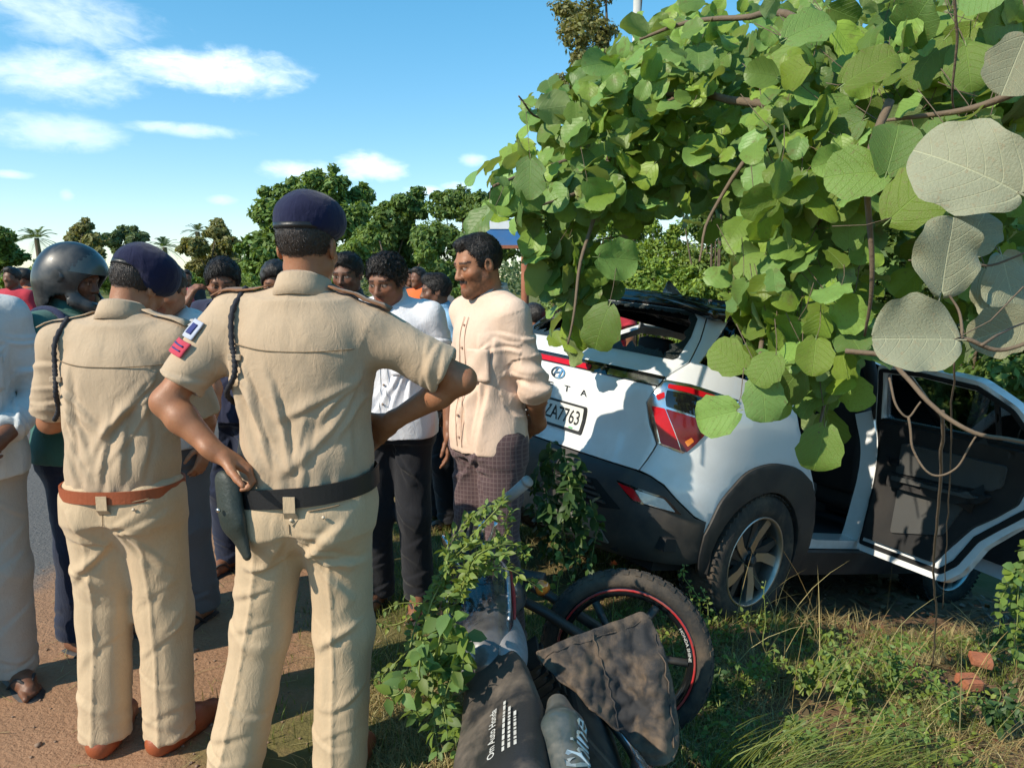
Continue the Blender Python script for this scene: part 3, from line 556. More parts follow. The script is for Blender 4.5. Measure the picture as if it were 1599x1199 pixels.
drape('plate_sticker', [(.175, .798), (.205, .798), (.205, .791), (.175, .791)], mat('sticker_green', (.05, .35, .12), .5), .0152, 0, parent=plate)
for ch, u0 in zip('CRETA', (-.29, -.16, -.03, .10, .225)): drape_text('badge_letter', ch, u0-.022, .966, .030, M_GLOSSBK, .004, gate, width=.044, wt=.0)
# oval emblem with a slanted letter inside
mb = MB(); nn = 40; cu_, cz_ = .012, 1.050
for k in range(nn):
    a = 2*math.pi*k/nn; a2 = 2*math.pi*(k+1)/nn; ring = []
    for aa in (a, a2):
        for rr in (1.0, .80): u_, z_ = cu_+.055*rr*math.cos(aa), cz_+.030*rr*math.sin(aa); ring.append(csurf(u_, z_)+cnorm(np.array(u_), np.array(z_))*.006)
    mb.add(ring, [(0, 1, 3, 2)])
def slab(poly, off=.006): mb.add([csurf(u_, z_)+cnorm(np.array(u_), np.array(z_))*off for u_, z_ in poly], [tuple(range(len(poly)))])
slab([(cu_-.036, cz_-.019), (cu_-.024, cz_-.023), (cu_-.004, cz_+.023), (cu_-.016, cz_+.022)]); slab([(cu_+.006, cz_-.023), (cu_+.018, cz_-.022), (cu_+.036, cz_+.019), (cu_+.024, cz_+.023)]); slab([(cu_-.018, cz_-.006), (cu_+.016, cz_+.001), (cu_+.020, cz_+.008), (cu_-.014, cz_+.002)])
em = mb.build('emblem', M_CHROME, gate); 
# jagged black band of shattered glass left round the opening
random.seed(3); inner = []; outl = dens(winh, .022)
cen = np.array([0, 1.36])
for p in outl:
    d = cen-np.array(p); d /= np.linalg.norm(d)*np.array(1); low = 1 if p[1] < 1.30 else .35
    k = random.uniform(.008, .050)*low+.008; inner.append((p[0]+d[0]*k*(2 if abs(p[0]) > .6 else 1), p[1]+(k if p[1] < 1.36 else -k)*(1 if abs(p[0]) < .64 else .3)))
drape('shattered_glass_rim', [(p[0]*1.004, p[1]) for p in outl], mat('glass_frit', (.012, .016, .014), .35, var=.6, vscale=120, bump=.006, bscale=150), .004, .006, holes=[inner], grid=.02, parent=gate)
# side glass, arch cladding, sill
for mir in (False, True):
    drape('quarter_glass', [(.795, 1.246), (.855, 1.455), (.90, 1.49), (1.22, 1.50), (1.50, 1.215), (1.35, 1.21), (1.0, 1.232)], M_TINT, -.004, .004, mirror=mir)
    inn = arch(.365, 205, -25, 22); drape('wheel_arch_cladding', [(1.036, .33), (1.038, .47)]+aro[1:]+[(1.88, .70), (1.93, .58), (1.955, .44), (1.95, .27), (1.84, .25)]+[p for p in inn[::-1] if p[1] > .24]+[(1.10, .25), (1.036, .27)], M_CLAD, .012, .03, mirror=mir, bev=.005)
    drape('sill_cladding', [(1.958, .27), (1.958, .40), (3.62, .40), (3.62, .25)], M_CLAD, .008, .04, mirror=mir)
    drape('sill', [(1.90, .405), (1.93, .50), (1.98, .47), (2.1, .455), (2.58, .455), (2.60, 1.25), (2.66, 1.25), (2.70, .455), (3.55, .455), (3.60, .405)], M_PAINT, -.035, .10, mirror=mir)
    aperture = [(1.56, 1.18), (1.60, 1.05), (1.645, .95), (1.74, .84), (1.84, .74), (1.93, .58), (1.96, .45), (2.02, .45), (2.00, .55), (1.92, .74), (1.82, .86), (1.72, .97), (1.68, 1.06), (1.66, 1.18)]
    drape('door_aperture', aperture, M_PAINT if not mir else M_PAINT, -.03, .06, mirror=mir)
    fa = [(3.62+.0, .30), (3.62, .98), (4.05, .97), (4.35, .93), (4.62, .86), (4.75, .55), (4.72, .32), (4.49, .32)]+[(4.10+.385*math.cos(math.radians(a)), .345+.385*math.sin(math.radians(a))) for a in np.linspace(-4, 184, 16)]
    drape('front_fender', fa, M_PAINT, 0, .02, mirror=mir)
    drape('front_bumper', [(4.76, .56), (4.64, .86), (5.0, .84), (5.55, .82), (5.55, .25), (4.9, .25), (4.74, .31)], M_CLAD, .004, .03, mirror=mir)
# far (left) flank, doors shut
door_r = [(2.585, .415), (2.05, .415), (1.97, .50), (1.90, .66), (1.78, .79), (1.67, .89), (1.63, 1.0), (1.60, 1.195), (1.66, 1.27), (1.78, 1.40), (1.98, 1.495), (2.3, 1.525), (2.56, 1.515), (2.60, 1.2)]
door_w = [(2.545, 1.215), (1.70, 1.215), (1.80, 1.35), (1.98, 1.445), (2.3, 1.475), (2.52, 1.47)]
door_f = [(2.63, .415), (2.645, 1.2), (2.61, 1.515), (2.9, 1.50), (3.15, 1.43), (3.62, 1.10), (3.64, .96), (3.62, .415)]
door_fw = [(2.68, 1.215), (2.66, 1.465), (2.9, 1.45), (3.12, 1.39), (3.42, 1.18)]
drape('left_rear_door', door_r, M_PAINT, 0, .04, holes=[door_w], mirror=True); drape('left_front_door', door_f, M_PAINT, 0, .04, holes=[door_fw], mirror=True)
# roof with spoiler, pillars, windscreen, bonnet
RX = np.concatenate([np.linspace(-.42, -.2, 8), np.linspace(-.15, 1.75, 26)]); RY = np.linspace(-1, 1, 25); V = []
for x_ in RX:
    hw_ = .635 if x_ > -.1 else .600+.035*(x_+.42)/.32; zt = 1.645-.045*((x_-.75)/1.2)**2 if x_ > -.1 else 1.624-.055*((-.1-x_)/.32)
    for q in RY: V.append((x_+.03*(1-q*q)*(-1 if x_ < -.1 else 0), q*hw_, zt-.045*abs(q)**3-.012*q*q))
n1, n2 = len(RX), len(RY); F = [(i*n2+j, (i+1)*n2+j, (i+1)*n2+j+1, i*n2+j+1) for i in range(n1-1) for j in range(n2-1)]
ro = mesh_obj('roof', V, F, M_BLKPAINT, car); md = ro.modifiers.new('t', 'SOLIDIFY'); md.thickness = .05; md.offset = -1
mb = MB(); 
fin = [(0, .0, 0), (.11, .018, 0), (.11, -.018, 0)]
mb.add([(-.13, .012, 1.62), (-.13, -.012, 1.62), (.06, .022, 1.62), (.06, -.022, 1.62), (-.12, 0, 1.695), (-.10, 0, 1.70)], [(0, 1, 4), (0, 4, 5, 2), (1, 3, 5, 4), (2, 5, 3), (0, 2, 3, 1)]); mb.build('shark_fin_aerial', M_BLKPAINT, ro)
for sg in (-1, 1):
    mb = MB(); mb.tube(smooth_curve([(-.05, sg*.60, 1.605), (.05, sg*.61, 1.645), (.8, sg*.615, 1.66), (1.5, sg*.60, 1.64), (1.6, sg*.59, 1.60)], 6), .014, 8); mb.build('roof_rail', M_GLOSSBK, ro, True)
    mb = MB(); mb.tube(smooth_curve([(1.62, sg*.60, 1.57), (2.05, sg*.70, 1.33), (2.52, sg*.80, 1.03)], 6), .035, 8); mb.build('a_pillar', M_BLKPAINT, car, True)
    mb = MB(); P0 = csurf(2.615, np.linspace(1.2, 1.53, 7))*np.array([1, -sg, 1]); mb.tube([Vector(p) for p in P0], .04, 8); mb.build('b_pillar', M_TRIM, car, True)
    drape('roof_side', [(.72, 1.502), (1.22, 1.505), (1.9, 1.515), (2.6, 1.535), (3.0, 1.52), (3.0, 1.575), (1.5, 1.585), (.70, 1.575)], M_BLKPAINT, .0, .05, mirror=sg > 0)
drape('spoiler_face', [(-.70, 1.500), (.70, 1.500), (.69, 1.568), (-.69, 1.568)], M_BLKPAINT, .022, .09, bev=.008)
V = []; F = []
for i, x_ in enumerate((1.72, 1.95, 2.2, 2.5)):
    for j, q in enumerate(np.linspace(-1, 1, 9)): V.append((x_+.10*(1-q*q)-.02, q*(.60+.2*i/3), 1.60-(.57)*(i/3)**1.05))
for i in range(3):
    for j in range(8): F.append((i*9+j, (i+1)*9+j, (i+1)*9+j+1, i*9+j+1))
mesh_obj('windscreen', V, F, M_GLASS, car)
V = []; F = []
for i, x_ in enumerate(np.linspace(2.48, 3.34, 9)):
    for j, q in enumerate(np.linspace(-1, 1, 13)): V.append((x_, q*(.84-.14*(i/8)**2), 1.05-.17*(i/8)**2-.07*q**4))
for i in range(8):
    for j in range(12): F.append((i*13+j, (i+1)*13+j, (i+1)*13+j+1, i*13+j+1))
bo = mesh_obj('bonnet', V, F, M_PAINT, car); md = bo.modifiers.new('t', 'SOLIDIFY'); md.thickness = .03
# interior
mb = MB(); mb.box((1.1, 0, .40), (1.75, .80, .03)); mb.box((-.30, 0, .40), (.40, .55, .03)); mb.box((2.35, 0, .75), (.12, .78, .30), bev=.04); mb.build('cabin_floor', M_TRIM, car)
mb = MB(); mb.box((.72, 0, 1.585), (.95, .56, .012)); mb.build('headliner', mat('headliner', (.05, .045, .042), .9), car)
def seat(x_, y_, w_, nm):
    mb = MB(); R_ = Matrix.Rotation(math.radians(-14), 3, 'Y'); mb.box((x_+.26, y_, .66), (.26, w_, .09), bev=.05); mb.box((x_-.02, y_, .98), (.075, w_, .30), R_, bev=.05)
    for k in ((-1, 1) if w_ > .4 else (0,)): mb.box((x_-.09, y_+k*.36, 1.33), (.05, .12, .07), R_, bev=.03)
    mb.build(nm, M_TRIM, car, True)
seat(.42, 0, .62, 'rear_seat'); seat(1.45, .36, .25, 'front_seat'); seat(1.45, -.36, .25, 'front_seat')
mb = MB(); mb.box((-.15, 0, .78), (.02, .60, .38)); mb.box((-.42, 0, 1.0), (.25, .56, .008)); mb.build('boot_trim', M_TRIM, car)
# inner skins of the flanks so that no daylight leaks through the arches
for mir in (False, True): drape('inner_flank', [(.70, .30), (1.58, .30), (1.60, 1.20), (.80, 1.225), (.64, 1.0)], M_TRIM, -.05, .01, mirror=mir)
drape('tailgate_trim', [(-.60, .45), (.60, .45), (.58, 1.20), (-.58, 1.20)], M_TRIM, -.05, .01)
mb = MB(); mb.box((1.3, 0, .30), (1.9, .72, .05)); mb.box((-.45, 0, .36), (.28, .60, .06)); mb.tube([(0, -.7, .34), (0, .7, .34)], .04); mb.tube(smooth_curve([(-.2, .3, .33), (-.55, .35, .30), (-.74, .42, .30)], 5), .03); mb.build('underbody', M_DARK, car)
for sg in (-1, 1):
    mb = MB(); V = []; 
    for k in range(15):
        a = math.radians(-10+200*k/14); V += [Vector((.37*math.cos(a), sg*.86, .345+.37*math.sin(a))), Vector((.37*math.cos(a), sg*.56, .345+.37*math.sin(a)))]
    mb.add(V, [(2*k, 2*k+1, 2*k+3, 2*k+2) for k in range(14)]); mb.add([V[i] for i in range(1, 30, 2)], [tuple(range(15))]); mb.build('wheel_liner', M_DARK, car)
# wheels -------------------------------------------------------------------
def wheel(c, sg, steer=0):
    M = Matrix.Translation(c) @ Matrix.Rotation(steer, 4, 'Z') @ (Matrix.Rotation(math.pi, 4, 'Z') if sg > 0 else Matrix.Identity(4))   # outer face towards local -Y
    w_ = MB(); w_.lathe([(.225, -.085), (.240, -.104), (.275, -.112), (.318, -.108), (.337, -.095), (.345, -.075), (.346, -.03), (.346, .03), (.345, .075), (.337, .095), (.318, .106), (.26, .108), (.225, .09)], M, 56)
    wo = w_.build('wheel', M_TYRE, car, True)
    tb = MB()
    for k in range(60):
        for q, y_ in enumerate((-.086, -.045, .045, .086)):
            a = 2*math.pi*(k+.5*(q % 2))/60; R_ = Matrix.Rotation(-a, 3, 'Y'); tb.box(M @ Vector((.347*math.cos(a), y_, .347*math.sin(a))), (.004, .017, .011), M.to_3x3() @ R_ @ Matrix.Rotation(.35*(1 if q < 2 else -1), 3, 'X'))
    tag(tb.build('tread', M_TYRE, wo), kind='stuff')
    r = MB(); r.lathe([(.205, .08), (.218, -.075), (.222, -.098), (.232, -.103), (.236, -.092), (.230, .085)], M, 48); r.build('rim', M_ALLOY, wo, True)
    r = MB(); r.lathe([(.0, .0), (.21, .0), (.212, -.02), (.0, -.02)], M, 32); r.lathe([(.0, -.06), (.045, -.058), (.05, -.02), (.0, -.02)], M, 20); r.build('brake_disc', M_ALLOYD, wo, True)
    for k in range(5):
        for half_, mt, nm in ((0, M_ALLOY, 'spoke'), (1, M_ALLOYD, 'spoke_dark')):  # two-tone spoke: bright alloy half and dark alloy half
            a = math.radians(72*k+12); sp = MB()
            if half_ == 0: prof = [(.030, -.022), (.10, -.030), (.221, -.085), (.222, -.028), (.15, .006), (.06, .022)]
            else: prof = [(.06, .024), (.15, .008), (.222, .045), (.220, .075), (.13, .052), (.05, .038)]
            pts = []
            for (x_, z_) in prof: y_ = -.078+.025*(1-x_/.22)*.9+(.008 if half_ else 0); pts.append((x_*math.cos(a)-z_*math.sin(a), y_, x_*math.sin(a)+z_*math.cos(a)))
            bk = [(p[0]*.99, p[1]+.035, p[2]*.99) for p in pts]; N_ = len(pts)
            sp.add([M @ Vector(p) for p in pts+bk], [tuple(range(N_))[::-1], tuple(range(N_, 2*N_))]+[(i, (i+1) % N_, N_+(i+1) % N_, N_+i) for i in range(N_)]); sp.build(nm, mt, wo)
    r = MB(); r.lathe([(.0, -.088), (.024, -.087), (.030, -.08), (.032, -.05), (.0, -.05)], M, 20); r.build('hub_cap', M_ALLOYD, wo, True)
wheel(Vector((0, -.775, .345)), -1); wheel(Vector((0, .775, .345)), 1); wheel(Vector((2.61, -.775, .345)), -1, math.radians(-12)); wheel(Vector((2.61, .775, .345)), 1, math.radians(-12))
# the two open right-hand doors ---------------------------------------------
def open_door(poly, hole, hinge_u, angle, nm, divider=None):
    hx_ = csurf(np.array(hinge_u), np.array(.6)); H0 = np.array([hx_[0], hx_[1]+.01, 0]); ca, sa = math.cos(angle), math.sin(angle)
    def xf(P):
        q = P-H0; return np.stack([q[:, 0]*ca-q[:, 1]*sa, q[:, 0]*sa+q[:, 1]*ca, q[:, 2]], -1)+H0
    dr = drape(nm, rounded(poly, .03, 3), M_PAINT, 0, .055, holes=[rounded(hole, .03, 3)], xf=xf, bev=.008)
    c = np.array(poly).mean(0); shrink = lambda P, f, dz=0: [((p[0]-c[0])*f+c[0], (p[1]-c[1])*f+c[1]+dz) for p in P]
    low = [p for p in poly if p[1] < 1.21]; zt = 1.205
    return dr, xf
da, xf = open_door(door_r, door_w, 2.59, math.radians(78), 'right_rear_door')
def card(name, poly, mt, off, th=.012, r=.02, par=None, grid=.035, holes=()): return drape(name, rounded(poly, r, 3), mt, off, th, xf=xf, parent=par or da, grid=grid, holes=holes)
# interior side: seal loop, trim card in two tones, armrest, pull handle, speaker, window divider, sash
card('door_seal', [(2.575, .45), (2.07, .45), (2.0, .53), (1.93, .68), (1.80, .815), (1.70, .91), (1.66, 1.02), (1.635, 1.20), (1.70, 1.27), (1.80, 1.385), (1.99, 1.475), (2.3, 1.502), (2.55, 1.495), (2.585, 1.2)], M_BELT, -.056, .010,
     holes=[[(2.56, .475), (2.09, .475), (2.025, .55), (1.955, .70), (1.825, .835), (1.725, .93), (1.68, 1.03), (1.66, 1.19), (1.72, 1.26), (1.815, 1.365), (1.995, 1.453), (2.3, 1.482), (2.53, 1.478), (2.562, 1.2)]])
card('door_card', [(2.55, .50), (2.12, .50), (2.06, .60), (1.97, .74), (1.86, .84), (1.78, .92), (1.74, 1.05), (1.72, 1.205), (2.55, 1.215)], M_TRIM, -.058, .03)
card('card_insert', [(2.40, 1.13), (1.83, 1.13), (1.85, 1.0), (1.90, .965), (2.43, .93)], M_TRIMG, -.090, .015)
card('card_lower', [(2.40, .84), (2.02, .845), (2.09, .66), (2.38, .58)], M_TRIMG, -.089, .012)
card('armrest', [(2.44, .925), (1.88, .945), (1.92, .885), (2.05, .85), (2.44, .845)], M_TRIM, -.10, .05)
card('armrest_pad', [(2.40, .915), (1.92, .930), (1.95, .905), (2.40, .885)], M_TRIMG, -.145, .03)
card('pull_handle', [(2.47, 1.02), (2.40, 1.02), (2.40, .975), (2.47, .98)], M_CHROME, -.105, .012, .01)
card('window_divider', [(1.895, 1.205), (1.915, 1.205), (1.925, 1.43), (1.905, 1.425)], M_TRIM, -.02, .02, .004)
card('window_ledge', [(2.56, 1.205), (1.69, 1.205), (1.70, 1.225), (2.55, 1.225)], M_BELT, -.045, .02, .004)
card('door_glass', [(2.55, 1.21), (1.72, 1.21), (1.81, 1.345), (1.985, 1.44), (2.3, 1.47), (2.52, 1.465)], M_GLASS, -.03, .004)
card('door_latch', [(1.675, .96), (1.70, .985), (1.715, .955), (1.69, .93)], M_INK, -.052, .02, .004)
dfr, xf2 = open_door(door_f, door_fw, 3.62, math.radians(62), 'right_front_door')
drape('door_card', [(3.55, .50), (2.72, .50), (2.70, 1.205), (3.50, 1.13)], M_TRIM, -.058, .03, xf=xf2, parent=dfr)
drape('door_glass', [(2.68, 1.21), (2.66, 1.465), (2.9, 1.45), (3.12, 1.39), (3.42, 1.18)], M_GLASS, -.03, .004, xf=xf2, parent=dfr)
# ================================================================== PEOPLE
import zlib
class Field:
    """blended distance field sampled on a grid and skinned into one continuous mesh"""
    def __init__(s, lo, hi, h):
        s.h = h; s.lo = np.array(lo, float); s.n = np.ceil((np.array(hi)-s.lo)/h).astype(int)+1
        s.ax = [s.lo[i]+h*np.arange(s.n[i]) for i in range(3)]; s.f = np.full(s.n, .2, np.float32)
    def sub(s, lo, hi):
        a = np.clip(np.floor((np.array(lo)-s.lo)/s.h).astype(int), 0, s.n-1); b = np.clip(np.ceil((np.array(hi)-s.lo)/s.h).astype(int)+1, 1, s.n)
        sl = tuple(slice(x, y) for x, y in zip(a, b))
        g = (s.ax[0][sl[0]][:, None, None], s.ax[1][sl[1]][None, :, None], s.ax[2][sl[2]][None, None, :])
        return sl, g
    def put(s, sl, d, k, op):
        a = s.f[sl]
        if op == 'sub': a2, b = a, -d; hh = np.clip(.5-.5*(b-a2)/k, 0, 1) if k > 0 else (b < a2)*0; r = np.maximum(a2, b) if k <= 0 else (-1)*(np.minimum(-a2, -b)-k*np.clip(1-np.abs(a2-b)/k, 0, 1)**2*.25)
        elif k <= 0: r = np.minimum(a, d)
        else: r = np.minimum(a, d)-k*np.clip(1-np.abs(a-d)/k, 0, 1)**2*.25
        s.f[sl] = r
    def cone(s, a, b, ra, rb, k=.03, cut=None, cut0=None, op='add', sq=None):
        a = np.array(a, float); b = np.array(b, float); m = max(ra, rb)+k+.015
        sl, (x, y, z) = s.sub(np.minimum(a, b)-m, np.maximum(a, b)+m); ab = b-a; L2 = max((ab**2).sum(), 1e-9)
        px, py, pz = x-a[0], y-a[1], z-a[2]; t = np.clip((px*ab[0]+py*ab[1]+pz*ab[2])/L2, 0, 1)
        dx, dy, dz = px-t*ab[0], py-t*ab[1], pz-t*ab[2]
        if sq is not None:                       # flattened cross-section: (axis, factor)
            ax, fc = np.array(sq[0], float), sq[1]; q = dx*ax[0]+dy*ax[1]+dz*ax[2]; dx, dy, dz = dx+ax[0]*q*(fc-1), dy+ax[1]*q*(fc-1), dz+ax[2]*q*(fc-1)
        d = np.sqrt(dx*dx+dy*dy+dz*dz)-(ra+(rb-ra)*t)
        if cut is not None:
            L = math.sqrt(L2); d = np.maximum(d, (px*ab[0]+py*ab[1]+pz*ab[2])/L-cut*L)
        if cut0 is not None:
            L = math.sqrt(L2); d = np.maximum(d, cut0*L-(px*ab[0]+py*ab[1]+pz*ab[2])/L)
        s.put(sl, d, k, op)
    def ell(s, c, r, k=.03, R=None, op='add', planes=()):
        c = np.array(c, float); r = np.array(r, float); m = r.max()+k+.015; sl, (x, y, z) = s.sub(c-m, c+m); x, y, z = x-c[0], y-c[1], z-c[2]
        if R is not None: R = np.array(R); x, y, z = [R[0, i]*x+R[1, i]*y+R[2, i]*z for i in range(3)]
        q = np.sqrt((x/r[0])**2+(y/r[1])**2+(z/r[2])**2); q2 = np.sqrt((x/r[0]**2)**2+(y/r[1]**2)**2+(z/r[2]**2)**2)+1e-6
        d = q*(q-1)/q2
        for n, o in planes: d = np.maximum(d, n[0]*x+n[1]*y+n[2]*z-o)
        s.put(sl, d, k, op)
    def loft(s, tab, k=.03, z0=None, z1=None, e=2.3, ease=(0, 0)):
        """stacked sections: rows z, half width, half depth, centre x, centre y, twist(deg)"""
        tab = np.array(tab, float); m = tab[:, 1:3].max()+.08; z0 = tab[0, 0] if z0 is None else z0; z1 = tab[-1, 0] if z1 is None else z1
        c = tab[:, 3:5].mean(0); sl, (x, y, z) = s.sub((tab[:, 3].min()-m, tab[:, 4].min()-m, z0-k-.02), (tab[:, 3].max()+m, tab[:, 4].max()+m, z1+k+.02))
        zz = z.ravel(); zs = np.linspace(tab[0, 0], tab[-1, 0], 60)
        g = lambda i: np.interp(zz, zs, np.convolve(np.pad(np.interp(zs, tab[:, 0], tab[:, i]), 3, mode='edge'), np.ones(7)/7, 'valid'))[None, None, :]
        a, b, cx, cy_, tw = g(1)+ease[0], g(2)+ease[1], g(3), g(4), np.radians(g(5)); ct, st = np.cos(tw), np.sin(tw)
        X, Y = x-cx, y-cy_; X, Y = ct*X+st*Y, -st*X+ct*Y
        q = (np.abs(X/a)**e+np.abs(Y/b)**e)**(1/e); d = (q-1)*np.minimum(a, b)*(.5+.5*np.clip(1/np.maximum(q, .3), 0, 1))
        d = np.maximum(d, np.maximum(z-z1, z0-z)); s.put(sl, d, k, 'add')
    def clip(s, fn):
        X, Y, Z = s.ax[0][:, None, None], s.ax[1][None, :, None], s.ax[2][None, None, :]; s.f = np.maximum(s.f, fn(X, Y, Z)).astype(np.float32)
    def mesh(s):
        f = s.f; ins = f < 0; n = s.n
        c = ins[:-1, :-1, :-1].astype(np.int8)
        tot = sum(ins[i:n[0]-1+i, j:n[1]-1+j, k:n[2]-1+k].astype(np.int8) for i in (0, 1) for j in (0, 1) for k in (0, 1))
        I, J, K = np.nonzero((tot > 0) & (tot < 8)); N = len(I); vid = np.full(n-1, -1, np.int32); vid[I, J, K] = np.arange(N)
        acc = np.zeros((N, 3)); cnt = np.zeros(N); val = {(i, j, k): f[I+i, J+j, K+k] for i in (0, 1) for j in (0, 1) for k in (0, 1)}
        for p in val:
            for a in range(3):
                if p[a] == 0:
                    q = list(p); q[a] = 1; A, B = val[p], val[tuple(q)]; mk = (A < 0) != (B < 0); t = np.where(mk, A/np.where(mk, A-B, 1), 0)
                    o = np.array(p, float)[None]+np.zeros((N, 3)); o[:, a] = t; acc += o*mk[:, None]; cnt += mk
        V = s.lo+s.h*(np.stack([I, J, K], 1)+acc/cnt[:, None]); Q = []
        for a in range(3):
            s0 = [slice(1, -1)]*3; s0[a] = slice(0, n[a]-1); s1 = [slice(1, -1)]*3; s1[a] = slice(1, n[a]); A = ins[tuple(s0)]; B = ins[tuple(s1)]
            for flip, mk in ((0, A & ~B), (1, ~A & B)):
                P = np.stack(np.nonzero(mk), 1); o = np.ones(3, int); o[a] = 0; P = P+o
                if not len(P): continue
                b, c_ = [(1, 2), (2, 0), (0, 1)][a]; eb = np.eye(3, dtype=int)[b]; ec = np.eye(3, dtype=int)[c_]
                q = np.stack([vid[tuple((P-eb-ec).T)], vid[tuple((P-ec).T)], vid[tuple(P.T)], vid[tuple((P-eb).T)]], 1)
                Q.append(q[:, ::-1] if flip else q)
        Q = np.concatenate(Q); return V, Q
def v_normals(V, Q):
    n = np.cross(V[Q[:, 2]]-V[Q[:, 0]], V[Q[:, 3]]-V[Q[:, 1]]); N = np.zeros_like(V)
    for i in range(4): np.add.at(N, Q[:, i], n)
    return N/(np.linalg.norm(N, axis=1)[:, None]+1e-9)
def relax(V, Q, it=2, lam=.5):
    E = np.concatenate([Q[:, [0, 1]], Q[:, [1, 2]], Q[:, [2, 3]], Q[:, [3, 0]]]); cnt = np.zeros(len(V)); np.add.at(cnt, E[:, 0], 1); np.add.at(cnt, E[:, 1], 1)
    for _ in range(it):
        A = np.zeros_like(V); np.add.at(A, E[:, 0], V[E[:, 1]]); np.add.at(A, E[:, 1], V[E[:, 0]]); V = V+lam*(A/cnt[:, None]-V)
    return V
def skin_mat():
    m, t = mat_new('skin'); c = t.new('ShaderNodeTexCoord').outputs['Object']; a = t.new('ShaderNodeAttribute', attribute_name='Col')
    n = t.noise(c, 28, 6, .7); n2 = t.noise(c, 260, 3, .6)
    col = t.mix(t.new('ShaderNodeMapRange', {0: n, 1: .3, 2: .75, 4: .6}).outputs[0], a.outputs['Color'], t.mix(1.0, a.outputs['Color'], (.72, .58, .52), 'MULTIPLY'))
    p = t.new('ShaderNodeBsdfPrincipled', {'Base Color': col, 'Roughness': t.math('MULTIPLY_ADD', n, .3, .35), 'Subsurface Weight': .12, 'Subsurface Radius': (.02, .006, .003), 'Subsurface Scale': .25, 'Specular IOR Level': .4,
        'Normal': t.new('ShaderNodeBump', {'Strength': .5, 'Distance': .0012, 'Height': t.math('ADD', n2, t.math('MULTIPLY', n, 2))}).outputs[0]})
    t.new('ShaderNodeOutputMaterial', {0: p.outputs[0]}); return m
M_SKIN = skin_mat()
def hair_mat(name, col):
    m, t = mat_new(name); c = t.new('ShaderNodeTexCoord').outputs['Object']
    w_ = t.noise(t.new('ShaderNodeMapping', {0: c, 3: (260, 260, 60)}).outputs[0], 1, 3, .6)
    p = t.new('ShaderNodeBsdfPrincipled', {'Base Color': t.mix(w_, tuple(x*.4 for x in col), tuple(x*1.7 for x in col)), 'Roughness': .45, 'Specular IOR Level': .4, 'Normal': t.new('ShaderNodeBump', {'Strength': 1, 'Distance': .004, 'Height': w_}).outputs[0]})
    t.new('ShaderNodeOutputMaterial', {0: p.outputs[0]}); return m
M_HAIR = hair_mat('black_hair', (.016, .012, .010)); M_HAIRC = hair_mat('cropped_hair', (.035, .026, .022))
M_LEATHER_BR = mat('tan_leather', (.30, .075, .028), .45, var=.15, bump=.001, bscale=150)
M_LEATHER_BK = mat('black_leather', (.012, .012, .013), .42, var=.2, bump=.0008, bscale=200)
M_RUBBER = mat('sandal_rubber', (.035, .03, .03), .7)
M_KHAKI = cloth_mat('khaki_shirt', (.45, .335, .225)); M_KHAKIT = cloth_mat('khaki_trousers', (.50, .37, .235))
M_NAVY = cloth_mat('navy_wool', (.010, .012, .042), rough=.95)
M_METAL = mat('dull_metal', (.6, .58, .55), .3, 1.0)
def frame(d, n):
    d = Vector(d).normalized(); n = Vector(n); n = (n-d*n.dot(d)).normalized(); return d, n, d.cross(n)
def hand(F, wr, d, n, side, s, curl=.35, spread=.10, curls=None, thumb=0.0):
    d, n, x = frame(d, n); th = x*side; W = Vector(wr); k = .006
    F.cone(W-d*.02*s, W+d*.03*s, .027*s, .028*s, .02, sq=(n, 1.35))
    for o in (.026, .009, -.009, -.026): F.cone(W+d*.02*s+th*o*.75*s, W+d*.088*s+th*o*s, .0155*s, .0125*s, .014)
    for i, (o, L) in enumerate(((.030, .072), (.0105, .082), (-.0095, .076), (-.029, .060))):
        p = W+d*.090*s+th*o*s; cd = d*1.0+th*(o*spread*22); cd.normalize(); ang = 0; c_ = (curls[i] if curls else curl)
        for q, fr in enumerate((.45, .30, .25)):
            ang += c_*math.radians((45, 62, 40)[q]); dd = cd*math.cos(ang)+n*math.sin(ang); p2 = p+dd*L*fr*s; F.cone(p, p2, (.0098, .0088, .0080)[q]*s, (.0088, .0080, .0068)[q]*s, k); p = p2
    b = W+d*.022*s+th*.022*s; t1 = b+(d*.55+th*.75+n*.3).normalized()*.045*s; t2 = t1+(d*.85+th*(.4-thumb)+n*.25).normalized()*.034*s; t3 = t2+(d*.95+th*(.15-thumb)+n*.3).normalized()*.027*s
    F.cone(b, t1, .016*s, .0125*s, .012); F.cone(t1, t2, .0118*s, .0102*s, k); F.cone(t2, t3, .0102*s, .008*s, k)
def ridge(P, a, b, w_, amp, wob=.012):
    a, b = np.array(a), np.array(b); ab = b-a; t_ = np.clip(((P-a) @ ab)/(ab @ ab), 0, 1); d = np.linalg.norm(P-(a+t_[:, None]*ab)+wob*perlin(P*9)[:, None], axis=1)/w_; return amp*(1-.8*d*d)*np.exp(-d*d)*np.sin(np.pi*np.clip(t_*.9+.05, 0, 1))**.5
def ridge2(P, a, b, w_, amp, bend=0.0, taper=0):
    """cloth fold seen in the x-z plane: steep on one side, soft on the other"""
    a, b = np.array(a, float), np.array(b, float); ab = b-a; L = np.hypot(*ab); t_ = ((P-a) @ ab)/(L*L); u_ = ab/L; nrm = np.array([-u_[1], u_[0]]); tc = np.clip(t_, 0, 1)
    d = ((P-a) @ nrm-bend*L*4*tc*(1-tc))/(w_*(.6+.9*tc if taper else 1)); env = np.sin(np.pi*np.clip(t_, 0, 1))**.6*(t_ > 0)*(t_ < 1); d = np.where(d > 0, d*1.7, d*.8)
    return amp*env*(np.exp(-d*d)-.45*np.exp(-((d-1.6)/1.2)**2))
